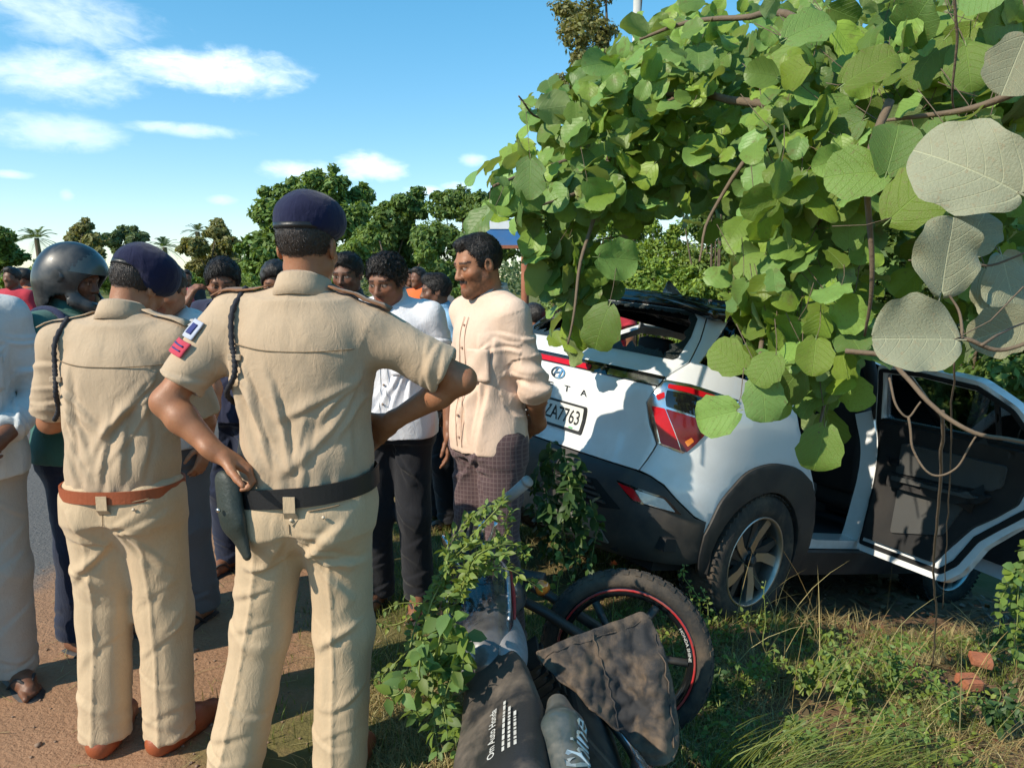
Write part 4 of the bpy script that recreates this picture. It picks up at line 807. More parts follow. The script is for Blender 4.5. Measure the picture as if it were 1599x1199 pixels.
TORSO = [(.80, .155, .115), (.88, .168, .122), (.95, .166, .120), (1.03, .148, .108), (1.12, .146, .108), (1.22, .158, .116), (1.32, .170, .122), (1.39, .168, .110), (1.44, .135, .085), (1.48, .075, .062)]
def person(label, loc, yaw, s=1.0, skin=(.20, .10, .06), h=.006, group=None, pel=(0, 0), chest=(0, 0), neck=None, head=None, head_rot=(0, 0, 0), twist=0, bulk=1.0, sh=None, el=None, wr=None, hands=None, ankles=None, knees=None,
           feet=(8, -8), belly=0.0, shirt=None, trousers=None, hair='short', face=None, shoes=None, belt=None, headgear=None, collar=True, extra=None, hscale=.95):
    """local frame: x right, y forward, z up; every figure is one skinned body mesh with hair and clothes as children"""
    root = empty('person', (loc[0], loc[1], loc[2] if len(loc) > 2 else float(ground_z(np.array([loc[0]]), np.array([loc[1]]))[0])), math.radians(yaw)); tag(root, label, 'person', group)
    V3 = lambda p: np.array(p, float)
    shz = 1.415*s
    chest = V3((chest[0], chest[1], 1.30*s)); pelv = V3((pel[0], pel[1], .93*s)); tw = math.radians(twist); cx, cyy = math.cos(tw), math.sin(tw)
    SH = [V3(p) for p in sh] if sh else [chest+V3((sg*.185*s*cx*bulk, sg*.185*s*cyy, .115*s)) for sg in (-1, 1)]
    NK = V3(neck) if neck is not None else (SH[0]+SH[1])/2+V3((0, -.012, .055*s))
    HD = V3(head) if head is not None else NK+V3((0, .03, .145))*s
    EL = [V3(p) for p in el] if el else [SH[i]+V3(((-1, 1)[i]*.055, -.03, -.285))*s for i in (0, 1)]
    WR = [V3(p) for p in wr] if wr else [EL[i]+V3(((-1, 1)[i]*.0, .06, -.245))*s for i in (0, 1)]
    HP = [pelv+V3((sg*.088*s, 0, -.03*s)) for sg in (-1, 1)]
    AN = [V3(p) for p in ankles] if ankles else [V3((pel[0]*.5+sg*.10*s, -.02, .085*s)) for sg in (-1, 1)]
    KN = [V3(p) for p in knees] if knees else [(HP[i]*.47+AN[i]*.53)+V3((0, .03, 0)) for i in (0, 1)]
    TW = lambda z: twist*np.clip((z/s-.98)/.35, 0, 1)
    def torso_tab(ez=(0, 0), zs=None, bel=0):
        R = []
        for z, a, b in TORSO:
            z2 = z*s; f = (z-.93)/.37; c = pelv+(chest-pelv)*np.clip(f, -.5, 1)
            if z > 1.30: g = np.clip((z-1.30)/.17, 0, 1); c = chest*(1-g)+NK*g
            bl = belly*math.exp(-((z-1.08)/.13)**2)
            R.append((z2, (a*bulk)*s+ez[0], (b*bulk)*s+ez[1]+bl/2, c[0], c[1]+bl/2, TW(z2)))
        return R
    allp = np.array(SH+EL+WR+HP+AN+KN+[HD, NK]); lo, hi = allp.min(0)-.24, allp.max(0)+.24; lo[2] = -.02; hi[2] = HD[2]+.17*s
    Fd = Field(lo, hi, h)
    Fd.loft(torso_tab((-.014, -.014)), k=.04, z0=.88*s, z1=1.46*s)
    for i in (0, 1):
        Fd.cone(NK+V3((0, -.01, -.0)), SH[i]+V3((0, 0, .01)), .045*s, .045*s, .06); Fd.cone(SH[i], EL[i], .052*s*bulk, .037*s, .03); Fd.cone(EL[i], EL[i]*.68+WR[i]*.32, .036*s, .040*s, .025); Fd.cone(EL[i]*.68+WR[i]*.32, WR[i], .040*s, .0255*s, .02)
        Fd.cone(HP[i]+V3((0, 0, -.03)), KN[i], .080*s, .054*s, .04); Fd.cone(KN[i], KN[i]*.6+AN[i]*.4+V3((0, -.015, 0)), .055*s, .056*s, .03); Fd.cone(KN[i]*.6+AN[i]*.4+V3((0, -.015, 0)), AN[i], .056*s, .036*s, .03)
        fa = math.radians(feet[i]); fd = V3((-math.sin(fa), math.cos(fa), 0)); A0 = AN[i].copy(); A0[2] = AN[i][2]-.085*s
        Fd.cone(A0-fd*.035*s+V3((0, 0, .035*s)), A0+fd*.10*s+V3((0, 0, .036*s)), .034*s, .036*s, .03); Fd.cone(A0+fd*.08*s+V3((0, 0, .03*s)), A0+fd*.15*s+V3((0, 0, .022*s)), .038*s, .026*s, .02); 
        sdv = V3((fd[1], -fd[0], 0))*(1, -1)[i]
        for q, (o, L) in enumerate(((.026, .198), (.010, .190), (-.004, .180), (-.017, .168), (-.030, .150))): Fd.cone(A0+fd*.14*s+sdv*o*s+V3((0, 0, .018*s)), A0+fd*L*s+sdv*o*1.1*s+V3((0, 0, .013*s)), .012*s, (.012 if q == 0 else .0085)*s, .005)
        hs = hands[i] if hands and hands[i] else None
        dfl = WR[i]-EL[i]; dfl = dfl/np.linalg.norm(dfl)
        if hs: hand(Fd, WR[i], hs.get('d', dfl), hs.get('n', ((1, -1)[i], .1, 0)), (-1, 1)[i], s, hs.get('curl', .35), curls=hs.get('curls'), thumb=hs.get('thumb', 0), spread=hs.get('spread', .1))
        else: hand(Fd, WR[i], dfl+V3((0, .1, 0)), ((1, -1)[i], .15, 0), (-1, 1)[i], s)
    # head -----------------------------------------------------------------
    hx, hy, hz = [math.radians(a) for a in head_rot]; RH = np.array((Matrix.Rotation(hz, 3, 'Z') @ Matrix.Rotation(hy, 3, 'Y') @ Matrix.Rotation(-hx, 3, 'X')))
    S = s*hscale; hp = lambda p: HD+RH @ (V3(p)*S)
    C_ = lambda a, b, ra, rb, k: Fd.cone(hp(a), hp(b), ra*S, rb*S, k); E_ = lambda c, r, k, op='add': Fd.ell(hp(c), V3(r)*S, k, RH, op)
    Fd.cone(NK+V3((0, 0, -.03)), hp((0, -.025, -.05)), .058*s, .054*s, .03)
    E_((0, -.014, .030), (.075, .096, .086), .02); E_((0, .028, -.03), (.060, .060, .080), .03)
    for sg in (-1, 1):
        C_((sg*.050, .005, -.055), (0, .068, -.098), .022, .020, .03); E_((sg*.040, .055, -.022), (.026, .026, .022), .02)
    E_((0, .072, -.095), (.022, .018, .020), .02); C_((-.034, .073, .022), (.034, .073, .022), .014, .014, .016)
    if face is not None:
        for sg in (-1, 1): E_((sg*.031, .094, .002), (.020, .016, .011), .012, 'sub'); E_((sg*.031, .073, .001), (.0145, .0135, .0125), .003)
    C_((0, .084, .012), (0, .104, -.030), .0075, .0115, .010); E_((.012, .094, -.034), (.010, .011, .009), .008); E_((-.012, .094, -.034), (.010, .011, .009), .008)
    C_((-.017, .083, -.057), (.017, .083, -.057), .0075, .0075, .008); C_((-.015, .082, -.069), (.015, .082, -.069), .008, .008, .006)
    for sg in (-1, 1): E_((sg*.079, -.008, -.004), (.009, .021, .031), .006); E_((sg*.086, -.002, 0), (.006, .012, .019), .005, 'sub')
    V, Q = Fd.mesh(); V = relax(V, Q, 1, .35); b = mesh_obj('body', V, Q, M_SKIN, root)
    P = (V-HD) @ RH/S; x, y, z = P.T; inh = (np.abs(x) < .12) & (np.abs(y) < .16) & (np.abs(z) < .16)
    col = np.tile(np.array(skin), (len(V), 1)); g = lambda c, r: np.exp(-(((P-np.array(c))/np.array(r))**2).sum(1))*inh
    def paint(wt, c):
        nonlocal col
        wt = np.clip(wt, 0, 1)[:, None]; col = col*(1-wt)+np.array(c)*wt
    paint(.5*sum(g((sg*.045, .07, -.025), (.025, .04, .02)) for sg in (-1, 1)), V3(skin)*V3((1.15, .92, .88)))
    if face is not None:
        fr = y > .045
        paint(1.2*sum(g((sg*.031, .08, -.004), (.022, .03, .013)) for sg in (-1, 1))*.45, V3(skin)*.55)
        for sg in (-1, 1):
            arch = .026-8*(np.abs(x-sg*.032)-.006)**2; paint(.85*((np.abs(x-sg*.034) < .021) & (np.abs(z-arch) < .0048) & fr & inh), (.02, .014, .011))
            eye = (((x-sg*.031)/.0130)**2+((z-.0)/.0046)**2 < 1) & (y > .07) & inh; paint(eye*.8, (.34, .29, .26)); paint(((((x-sg*.031-face.get('gaze', 0))/.006)**2+((z)/.0062)**2) < 1) & (y > .07) & inh, (.015, .01, .008))
            paint(((np.abs(((x-sg*.031)/.016)**2+((z-.002)/.0085)**2-1) < .45) & (z > .001) & (y > .065) & inh)*.8, (.03, .018, .012))
        paint(((np.abs(x) < .023-.2*np.abs(z+.063)) & (np.abs(z+.063) < .013) & (y > .07) & inh)*.75, V3(skin)*V3((1.0, .62, .60)))
        if face.get('moustache'): paint(face['moustache']*((np.abs(x) < .028) & (np.abs(z+.048+.15*np.abs(x)) < .0060) & (y > .06) & inh), (.014, .011, .010))
        if face.get('beard'):
            bm_ = sst(-.02, -.045, z-.35*np.maximum(0, .06-y))*sst(-.03, .01, y)*inh*(1-g((0, .095, -.062), (.024, .03, .012))); paint(face['beard']*bm_*(.75+.5*perlin(P*120)), (.02, .015, .013))
    if hair == 'cropped': paint(.85*((z > .0+.55*(y+.02)) & (y < .07) & inh & (np.abs(x) < .078))*1.0, (.03, .022, .018))
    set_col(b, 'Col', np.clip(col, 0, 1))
    # hair ------------------------------------------------------------------
    if hair and hair != 'none':
        Hh = Field(HD-.16*S, HD+.17*S, max(h*.8, .004)); th = {'short': .011, 'curly': .018, 'cropped': .004, 'thick': .020, 'receding': .008}[hair]
        pn = {'receding': ((0, .62, -.78), -.022), 'cropped': ((0, .52, -.85), .016)}.get(hair, ((0, .60, -.80), -.004))
        Hh.ell(hp((0, -.016, .034)), V3((.0765+th*.7, .0965+th*.8, .086+th))*S, .0, RH)
        if hair in ('thick', 'curly', 'short'): Hh.ell(hp((0, .035, .098)), V3((.055, .05, .03+th*.4))*S, .02, RH)
        if hair == 'receding': Hh.ell(hp((0, .045, .100)), V3((.045, .035, .022))*S, .02, RH)
        gx_, gy_, gz_ = np.meshgrid(*Hh.ax, indexing='ij'); L3 = (np.stack([gx_, gy_, gz_], -1).reshape(-1, 3)-HD) @ RH/S; n3 = perlin(L3*np.array([60, 60, 40]))*.010+perlin(L3*25)*.008
        side_ = np.abs(L3[:, 0]); pz = L3[:, 2]; pyy = L3[:, 1]; lift = {'receding': .012, 'cropped': -.012, 'curly': -.006}.get(hair, 0)
        line = np.interp(pyy, [-.12, -.085, -.03, .0, .03, .055, .075, .11], [-.062, -.058, -.035, -.012, .012, .040, .066, .078])+lift*(pyy > -.02)
        line = np.where((side_ > .060) & (pyy > .0) & (pyy < .034), -.028, line); line = line+np.where(hair == 'receding', .018*np.exp(-((side_-.045)/.018)**2)*(pyy > .04), 0)
        Hh.f = np.maximum(Hh.f, ((line+n3-pz)*S).reshape(Hh.f.shape)).astype(np.float32)
        V2, Q2 = Hh.mesh(); N2 = v_normals(V2, Q2); amp = {'curly': .007, 'short': .004, 'cropped': .001, 'thick': .006, 'receding': .003}[hair]; L2 = (V2-HD) @ RH
        fr_ = 75 if hair == 'curly' else 45
        V2 = V2+N2*(amp*perlin(L2*np.array([fr_*1.6, fr_*.6, fr_*.8]))+amp*.7*perlin(L2*np.array([fr_*3, fr_*1.2, fr_*1.5])+3))[:, None]
        if h < .007:
            ns = {'cropped': 2600, 'curly': 3400}.get(hair, 3000); out_ = np.nonzero(((V2-HD) @ RH/S)[:, 2] > -.07)[0]; ii = RNG.choice(out_, ns); p0 = V2[ii]; n0 = N2[ii]; c0_ = p0-HD
            fl = np.cross(np.cross(n0, (RH @ np.array([.25, .9 if hair != 'cropped' else -.2, -.5]))[None]+RNG.normal(0, .35, (ns, 3))), n0); fl /= np.linalg.norm(fl, axis=1)[:, None]+1e-9
            ln_ = {'cropped': .007, 'curly': .016, 'receding': .014, 'short': .016, 'thick': .022}[hair]*RNG.uniform(.5, 1.3, ns)[:, None]; lift_ = {'cropped': .7, 'curly': .8}.get(hair, .38)
            d_ = fl+n0*lift_; d_ /= np.linalg.norm(d_, axis=1)[:, None]; w0 = np.cross(d_, n0); w0 /= np.linalg.norm(w0, axis=1)[:, None]+1e-9; w0 *= .0011
            mid = p0+d_*ln_*.6; tip = p0+d_*ln_+(fl*.3-n0*.35+RNG.normal(0, .12, (ns, 3)))*ln_*.6; SV = np.stack([p0-n0*.002-w0, p0-n0*.002+w0, mid+w0*.8, mid-w0*.8, tip+w0*.2, tip-w0*.2], 1); b0 = len(V2)+np.arange(ns)[:, None]*6
            Q2 = np.concatenate([Q2, b0+np.array([[0, 1, 2, 3]]), b0+np.array([[3, 2, 4, 5]])]); V2 = np.concatenate([V2, SV.reshape(-1, 3)])
        mesh_obj('hair', V2, Q2, M_HAIRC if hair == 'cropped' else M_HAIR, root)
    # trousers ----------------------------------------------------------------
    hc = max(h, .0056)
    if trousers:
        tr = dict(mat=M_KHAKIT, top=1.0, hem=.045, w=1.0, crease=.009, fold=.010); tr.update(trousers); w_ = tr['w']; top = tr['top']*s
        Ft = Field((lo[0], lo[1], -.02), (hi[0], hi[1], top+.05), hc); tab = [(r[0], r[1]+.010+.008*(r[0] < top-.07), r[2]+.012+.010*(r[0] < top-.07), *r[3:]) for r in torso_tab()]
        Ft.loft(tab, k=.05, z0=.84*s, z1=top)
        for i in (0, 1):
            sg = (-1, 1)[i]; Ft.ell(pelv+V3((sg*.072*s*bulk, -.046*s*bulk, -.075*s)), V3((.092*bulk, .090*bulk, .100))*s, .05); hem = AN[i].copy(); hem[2] = tr['hem']*s+(AN[i][2]-.085*s)
            Ft.cone(HP[i]+V3((0, 0, -.01)), KN[i], .103*s*w_, .083*s*w_, .05); Ft.cone(KN[i], hem+V3((0, -.012, -.05)), .083*s*w_, .080*s*w_, .04, cut=1-.05/max(.1, np.linalg.norm(KN[i]-hem)))
        V2, Q2 = Ft.mesh(); V2 = relax(V2, Q2, 2, .4); N2 = v_normals(V2, Q2); zz = V2[:, 2]/s
        leg = np.where(np.abs(V2[:, 0]-(HP[0][0]+AN[0][0])/2*1.0) < np.abs(V2[:, 0]-(HP[1][0]+AN[1][0])/2), 0, 1)
        tt = np.clip((zz-.09)/.82, 0, 1)[:, None]; axis_ = np.where(leg[:, None] == 0, AN[0]*(1-tt)+HP[0]*tt, AN[1]*(1-tt)+HP[1]*tt); rad = V2-axis_; ang = np.arctan2(rad[:, 0], -rad[:, 1])
        cr = np.exp(-np.abs(ang)/.09)*sst(.88, .66, zz)+np.exp(-(np.pi-np.abs(ang))/.09)*sst(.95, .8, zz)
        so_ = zlib.crc32(label.encode()) % 97; P2 = V2/s+so_
        dsp = tr['crease']*cr
        dg = np.stack([P2[:, 0]*9+zz*5*(1-2*leg), P2[:, 1]*9, zz*4.5-np.abs(rad[:, 0])*6], 1); r1 = 1-np.abs(perlin(dg))*2.2
        dsp = dsp+.45*tr['fold']*(r1-.55)*(.35+.65*(np.exp(-((zz-.50)/.12)**2)+np.exp(-((zz-.83)/.10)**2)*.9))
        wv = np.sin(zz*95+3*perlin(P2*5)+2.2*ang)*np.exp(-((zz-.10)/.09)**2); dsp = dsp+tr['fold']*.15*wv+.0016*perlin(P2*np.array([22, 22, 12]))
        rg = random.Random(so_); bk_ = V2[:, 1] < pelv[1]; PX_ = V2[:, [0, 2]]; cz_ = pelv[2]-.13*s
        for face_ in (0, 1):
            acc = 0
            for q in range(9): sg = rg.choice((-1, 1)); acc = acc+ridge2(PX_, (pelv[0]+sg*rg.uniform(0, .03), cz_+rg.uniform(-.05, .05)), (pelv[0]+sg*rg.uniform(.10, .19), cz_+rg.uniform(-.22, .12)), rg.uniform(.009, .017), rg.uniform(.004, .011), rg.uniform(-.12, .12), 1)
            for i in (0, 1):
                for q in range(4): z_ = KN[i][2]+rg.uniform(-.20, .16); x_ = KN[i][0]*.8+AN[i][0]*.2; sg = rg.choice((-1, 1)); acc = acc+ridge2(PX_, (x_-sg*.085, z_+rg.uniform(.0, .07)), (x_+sg*.07, z_-rg.uniform(.02, .12)), rg.uniform(.010, .020), rg.uniform(.002, .006), rg.uniform(-.15, .15), 1)
                for q in range(3): z_ = rg.uniform(.06, .22)*s; x_ = AN[i][0]; sg = rg.choice((-1, 1)); acc = acc+ridge2(PX_, (x_-sg*.085, z_+.03), (x_+sg*.05, z_-.02), rg.uniform(.010, .018), rg.uniform(.002, .006), rg.uniform(-.2, .2))
            dsp = dsp+acc*(bk_ if face_ else ~bk_)
        V2 = V2+N2*(dsp*s)[:, None]; mesh_obj('trousers', V2, Q2, tr['mat'], root)
    # shirt -------------------------------------------------------------------
    if shirt:
        st = dict(mat=M_KHAKI, hem=1.0, sleeve=.66, fold=.011, ease=(.020, .026), flare=0, tuck=True); st.update(shirt); hem = st['hem']*s
        Fs = Field((lo[0], lo[1], hem-.06), (hi[0], hi[1], SH[0][2]+.14*s), hc); tab = []
        for r in torso_tab():
            zz = r[0]/s; ease = st['ease']; bl = (1.0 if st['tuck'] else 0)*.012*np.exp(-((zz-hem/s-.075)/.05)**2); ease = tuple(e_*(1 if not st['tuck'] else .25+.75*float(sst(hem/s-.01, hem/s+.09, zz))) for e_ in ease); fl = 0 if st['tuck'] else np.clip((1.15-zz)/.3, 0, 1)*st['flare']+np.clip((1.12-zz)/.12, 0, 1)*.022
            tab.append((r[0], r[1]+ease[0]+bl+fl, r[2]+ease[1]+bl+fl, *r[3:]))
        Fs.loft(tab, k=.05, z0=hem, z1=1.465*s)
        for i in (0, 1):
            Fs.cone(NK+V3((0, -.01, -.005)), SH[i]+V3((0, 0, .008)), .050*s, .046*s, .07)
            sl = st['sleeve']
            if sl <= 1: Fs.cone(SH[i], EL[i], .063*s*bulk, .068*s, .05, cut=sl)
            else:
                Fs.cone(SH[i], EL[i], .061*s*bulk, .051*s, .05); e2 = EL[i]+(WR[i]-EL[i])*(sl-1); Fs.cone(EL[i], WR[i], .051*s, .042*s, .03, cut=sl-1)
                if sl < 1.8:
                    for q in (0, 1): Fs.cone(EL[i]+(WR[i]-EL[i])*(sl-1.06-.09*q), e2-(WR[i]-EL[i])*(.02+.09*q), .053*s, .053*s, .006, cut=1, cut0=0)
        Fs.cone(NK+V3((0, .0, .02)), NK+V3((0, .012, .12)), .057*s, .056*s, .0, op='sub')
        V2, Q2 = Fs.mesh(); V2 = relax(V2, Q2, 2, .4); N2 = v_normals(V2, Q2); zz = V2[:, 2]/s; so_ = zlib.crc32(label.encode()) % 89; P2 = V2/s+so_
        q = (V2-chest)/s; dm = [np.linalg.norm(V2-(SH[i]*.5+EL[i]*.5), axis=1) for i in (0, 1)]; arm = np.minimum(*dm) < .17*s
        wp = np.stack([perlin(P2*3), perlin(P2*3+11), perlin(P2*3+23)], 1)*.5
        d1 = np.stack([P2[:, 0]*11+q[:, 2]*3.0*np.sign(q[:, 0]), P2[:, 1]*7, P2[:, 2]*2.6], 1)+wp; r1 = 1-np.abs(perlin(d1))*2.3
        d2 = np.stack([P2[:, 0]*6-q[:, 2]*7*np.sign(q[:, 0]), P2[:, 1]*6, P2[:, 2]*7], 1)+wp; r2 = 1-np.abs(perlin(d2+7))*2.3
        low = sst(1.32, 1.0, zz); dsp = .38*st['fold']*(r1-.5)*(.35+.75*low)+st['fold']*.35*(r2-.5)*(.4+.6*arm)
        rg = random.Random(so_); bk_ = V2[:, 1] < chest[1]*.5+pelv[1]*.5; PX_ = V2[:, [0, 2]]
        for face_ in (0, 1):
            acc = 0; cx0 = (chest[0]+pelv[0])/2
            for i in (0, 1):
                sg = (-1, 1)[i]; ax_, az_ = SH[i][0]-sg*.02, SH[i][2]-.13*s
                for qq in range(5): acc = acc+ridge2(PX_, (ax_, az_+rg.uniform(-.04, .05)), (cx0+sg*rg.uniform(-.06, .12), hem+rg.uniform(.02, .22)), rg.uniform(.009, .018), rg.uniform(.004, .011)*st['fold']/.011, rg.uniform(-.10, .10), 1)
                for qq in range(3): x_ = cx0+sg*rg.uniform(.01, .15); acc = acc+ridge2(PX_, (x_+sg*.02, az_+rg.uniform(-.05, .08)), (x_-sg*rg.uniform(-.02, .05), hem+rg.uniform(-.02, .08)), rg.uniform(.010, .02), rg.uniform(.004, .010)*st['fold']/.011, rg.uniform(-.06, .06))
                for qq in range(4): f_ = rg.uniform(.15, .9); P_ = SH[i]*(1-f_)+EL[i]*f_; dx_, dz_ = EL[i][0]-SH[i][0], EL[i][2]-SH[i][2]; L_ = math.hypot(dx_, dz_)+1e-6; nx_, nz_ = -dz_/L_, dx_/L_; acc = acc+ridge2(PX_, (P_[0]-nx_*.07+dx_/L_*.05, P_[2]-nz_*.07+dz_/L_*.05), (P_[0]+nx_*.07, P_[2]+nz_*.07), rg.uniform(.008, .014), rg.uniform(.003, .008), rg.uniform(-.15, .15))
            dsp = dsp+acc*(bk_ if face_ else ~bk_)
        if st['tuck']: dsp = dsp+.0035*np.sin(np.arctan2(q[:, 0], q[:, 1])*17+3*perlin(P2*4))*np.exp(-((zz-hem/s)/.05)**2)
        armf = np.minimum(*[np.linalg.norm(V2-EL[i], axis=1) for i in (0, 1)]) < .14*s
        dsp = dsp+.006*armf*np.sin(zz*70+4*perlin(P2*6))*(st['sleeve'] > 1)+.0014*perlin(P2*np.array([26, 26, 18]))
        V2 = V2+N2*(dsp*s)[:, None]; so2 = mesh_obj('shirt', V2, Q2, st['mat'], root)
        if collar:
            cm = st.get('collar_mat', st['mat']); nn = 40; V4 = []; F4 = []; c0 = NK+V3((0, .004, .016)); gap = .22 if collar == True else .5
            rings = [(.056, .030), (.059, .060), (.062, .068), (.068, .062), (.078, .038), (.089, .008)] if collar != 'band' else [(.058, .02), (.061, .042), (.063, .050), (.066, .042), (.071, .005)]
            for j in range(nn):
                a = math.pi/2+gap+(2*math.pi-2*gap)*j/(nn-1); fr_ = (1+math.sin(a))/2
                for r_, z_ in rings:
                    jt = .0015*math.sin(a*5)+.002*math.sin(a*3+1); V4.append(c0+V3((math.cos(a)*(r_+jt), math.sin(a)*(r_*1.12+jt)+.004, z_-.038*fr_-(0.012*fr_ if z_ < .05 else 0)))*s)
            nr = len(rings)
            for j in range(nn-1):
                for k_ in range(nr-1): F4.append((j*nr+k_, j*nr+k_+1, (j+1)*nr+k_+1, (j+1)*nr+k_))
            co = mesh_obj('collar', V4, F4, cm, root); md = co.modifiers.new('t', 'SOLIDIFY'); md.thickness = .003; md.offset = 0
    if belt:
        zb = belt['z']*s; V4 = []; F4 = []; nn = 72; tb = np.array(torso_tab()); ip = lambda i, z: np.interp(z, tb[:, 0], tb[:, i]); hw = belt.get('h', .019)
        prof = [(-hw, .0), (-hw, .006), (hw, .006), (hw, 0)]
        for j in range(nn):
            a = 2*math.pi*j/nn; ca, sa = math.cos(a), math.sin(a); e = 2/2.3; tilt = belt.get('tilt', 0)
            for dz, dr in prof:
                z2 = zb+dz+tilt*ca*.17; A, B = ip(1, zb)+.025+dr, ip(2, zb)+.028+dr
                V4.append((ip(3, zb)+A*np.sign(ca)*abs(ca)**e, ip(4, zb)+B*np.sign(sa)*abs(sa)**e, z2))
        for j in range(nn):
            for k_ in range(4): F4.append((j*4+k_, j*4+(k_+1) % 4, ((j+1) % nn)*4+(k_+1) % 4, ((j+1) % nn)*4+k_))
        mesh_obj('belt', V4, F4, belt['mat'], root, False)
    if shoes:
        for i in (0, 1):
            fa = math.radians(feet[i]); fd = V3((-math.sin(fa), math.cos(fa), 0)); A0 = AN[i].copy(); A0[2] = AN[i][2]-.085*s
            if shoes[0] == 'shoe':
                Fh = Field(A0-V3((.25, .25, .03)), A0+V3((.25, .25, .17)), .006); Fh.cone(A0-fd*.045+V3((0, 0, .045)), A0+fd*.10+V3((0, 0, .045)), .046, .046, .03); Fh.cone(A0+fd*.08+V3((0, 0, .04)), A0+fd*.185+V3((0, 0, .03)), .048, .036, .03); Fh.cone(A0+V3((0, 0, .05)), AN[i]+V3((0, 0, .03)), .05, .052, .03)
                Fh.clip(lambda X, Y, Z: .004-Z); V2, Q2 = Fh.mesh(); mesh_obj('shoe', V2, Q2, shoes[1], root)
            else:
                mb = MB(); sdv = V3((fd[1], -fd[0], 0)); out = [(-.065, .032), (-.03, .040), (.04, .038), (.11, .048), (.17, .045), (.215, .02)]; pts = [A0+fd*a-sdv*b for a, b in out]+[A0+fd*a+sdv*b for a, b in out[::-1]]; nn = len(pts)
                mb.add([p+V3((0, 0, -.012)) for p in pts]+[p+V3((0, 0, .004)) for p in pts], [tuple(range(nn))[::-1], tuple(range(nn, 2*nn))]+[(k, (k+1) % nn, nn+(k+1) % nn, nn+k) for k in range(nn)])
                for sg in (-1, 1): mb.tube(smooth_curve([A0+fd*.155+V3((0, 0, .03)), A0+fd*.11+sdv*sg*.030+V3((0, 0, .058)), A0+fd*.04+sdv*sg*.044+V3((0, 0, .0))], 5), .006, 6)
                mb.build('sandal', shoes[1], root, True)
    K = dict(root=root, HD=HD, RH=RH, s=s, SH=SH, EL=EL, WR=WR, NK=NK, pelv=pelv, chest=chest, hp=hp, AN=AN, hc=hc)
    if headgear == 'beret':
        Fb = Field(HD-.17, HD+.2, .005); EB = lambda c, r, k, pl=(): Fb.ell(hp(c), V3(r)*S, k, RH, planes=pl)
        tl = extra.get('beret', 0) if extra else 0
        Fb.ell(hp((0, -.013, .056)), V3((.0825, .104, .098))*S, 0, RH, planes=(((0, .10, -1), -.002*S),)); Fb.ell(hp((.005+.02*tl, -.004, .100-.012*tl)), V3((.084+.008*tl, .104, .056))*S, .03, RH); Fb.ell(hp((.046+.024*tl, .014, .078-.030*tl)), V3((.040+.008*tl, .080, .042+.020*tl))*S, .04, RH)
        V2, Q2 = Fb.mesh(); V2 = relax(V2, Q2, 2, .5); N2 = v_normals(V2, Q2); V2 = V2+N2*(.004*perlin(V2*14)+.0012*perlin(V2*60))[:, None]; mesh_obj('beret', V2, Q2, M_NAVY, root)
        mb = MB(); prof = [(-.008, 0), (-.008, .0035), (.008, .0035), (.008, 0)]; V4 = []; F4 = []; nn = 48
        for j in range(nn):
            a = 2*math.pi*j/nn
            for dz, dr in prof: V4.append(hp((math.cos(a)*(.0815+dr), -.013+math.sin(a)*(.1035+dr), .060+dz+.10*math.sin(a)*.1)))
        for j in range(nn):
            for k_ in range(4): F4.append((j*4+k_, j*4+(k_+1) % 4, ((j+1) % nn)*4+(k_+1) % 4, ((j+1) % nn)*4+k_))
        mesh_obj('beret_band', V4, F4, M_LEATHER_BK, root)
    return K
# ================================================================== MOTORCYCLE, fallen on its left side
bike = empty('motorcycle', (0.12, 2.1, 0)); tag(bike, 'fallen dusty black motorcycle tangled in creepers in the foreground', 'motorcycle')
BO = np.array(bike.location)
def bmesh_obj(name, V, F, m_, parent=bike, smooth=True): return mesh_obj(name, np.asarray(V, float)-BO, F, m_, parent, smooth)
ROLL = math.radians(38); bf = Vector((-.06, .995, .05)).normalized(); bz = Vector((-math.sin(ROLL), 0, math.cos(ROLL))); bz = (bz-bf*bz.dot(bf)).normalized(); by = bz.cross(bf)
BK = Matrix(((bf.x, by.x, bz.x), (bf.y, by.y, bz.y), (bf.z, by.z, bz.z)))       # bike axes: x forward, y left, z up
SEAT0 = Vector((-.035, 1.80, .40))                   # mid seat
bk = lambda p: SEAT0+BK @ Vector(p)
M_VINYL = mat('seat_vinyl', (.020, .020, .021), .42, var=.25, bump=.0006, bscale=160, dirt=(.20, .155, .115), dscale=5, damt=.75)
M_TANK = mat('tank_paint', (.010, .013, .022), .16, coat=.8, var=.2, dirt=(.22, .20, .18), dscale=6, damt=.5)
M_TANKG = mat('tank_silver', (.30, .31, .34), .38, .2, dirt=(.16, .13, .11), damt=.8, dscale=9); M_REDP = mat('red_stripe', (.42, .018, .02), .5, dirt=(.16, .12, .09), damt=.55, dscale=12); M_SILV = mat('silver_stripe', (.55, .57, .60), .3, .6)
M_GRIP = mat('grip_rubber', (.30, .29, .28), .6, dirt=(.15, .12, .1), damt=.4); M_PLAST = mat('bike_plastic', (.018, .019, .020), .45, dirt=(.16, .13, .10), damt=.6, dscale=6)
M_PANEL = mat('side_panel', (.055, .068, .066), .32, coat=.5, dirt=(.25, .22, .18), damt=.55, dscale=9); M_PRINT = mat('white_print', (.55, .54, .50), .7, dirt=(.2, .16, .12), damt=.5, dscale=20)
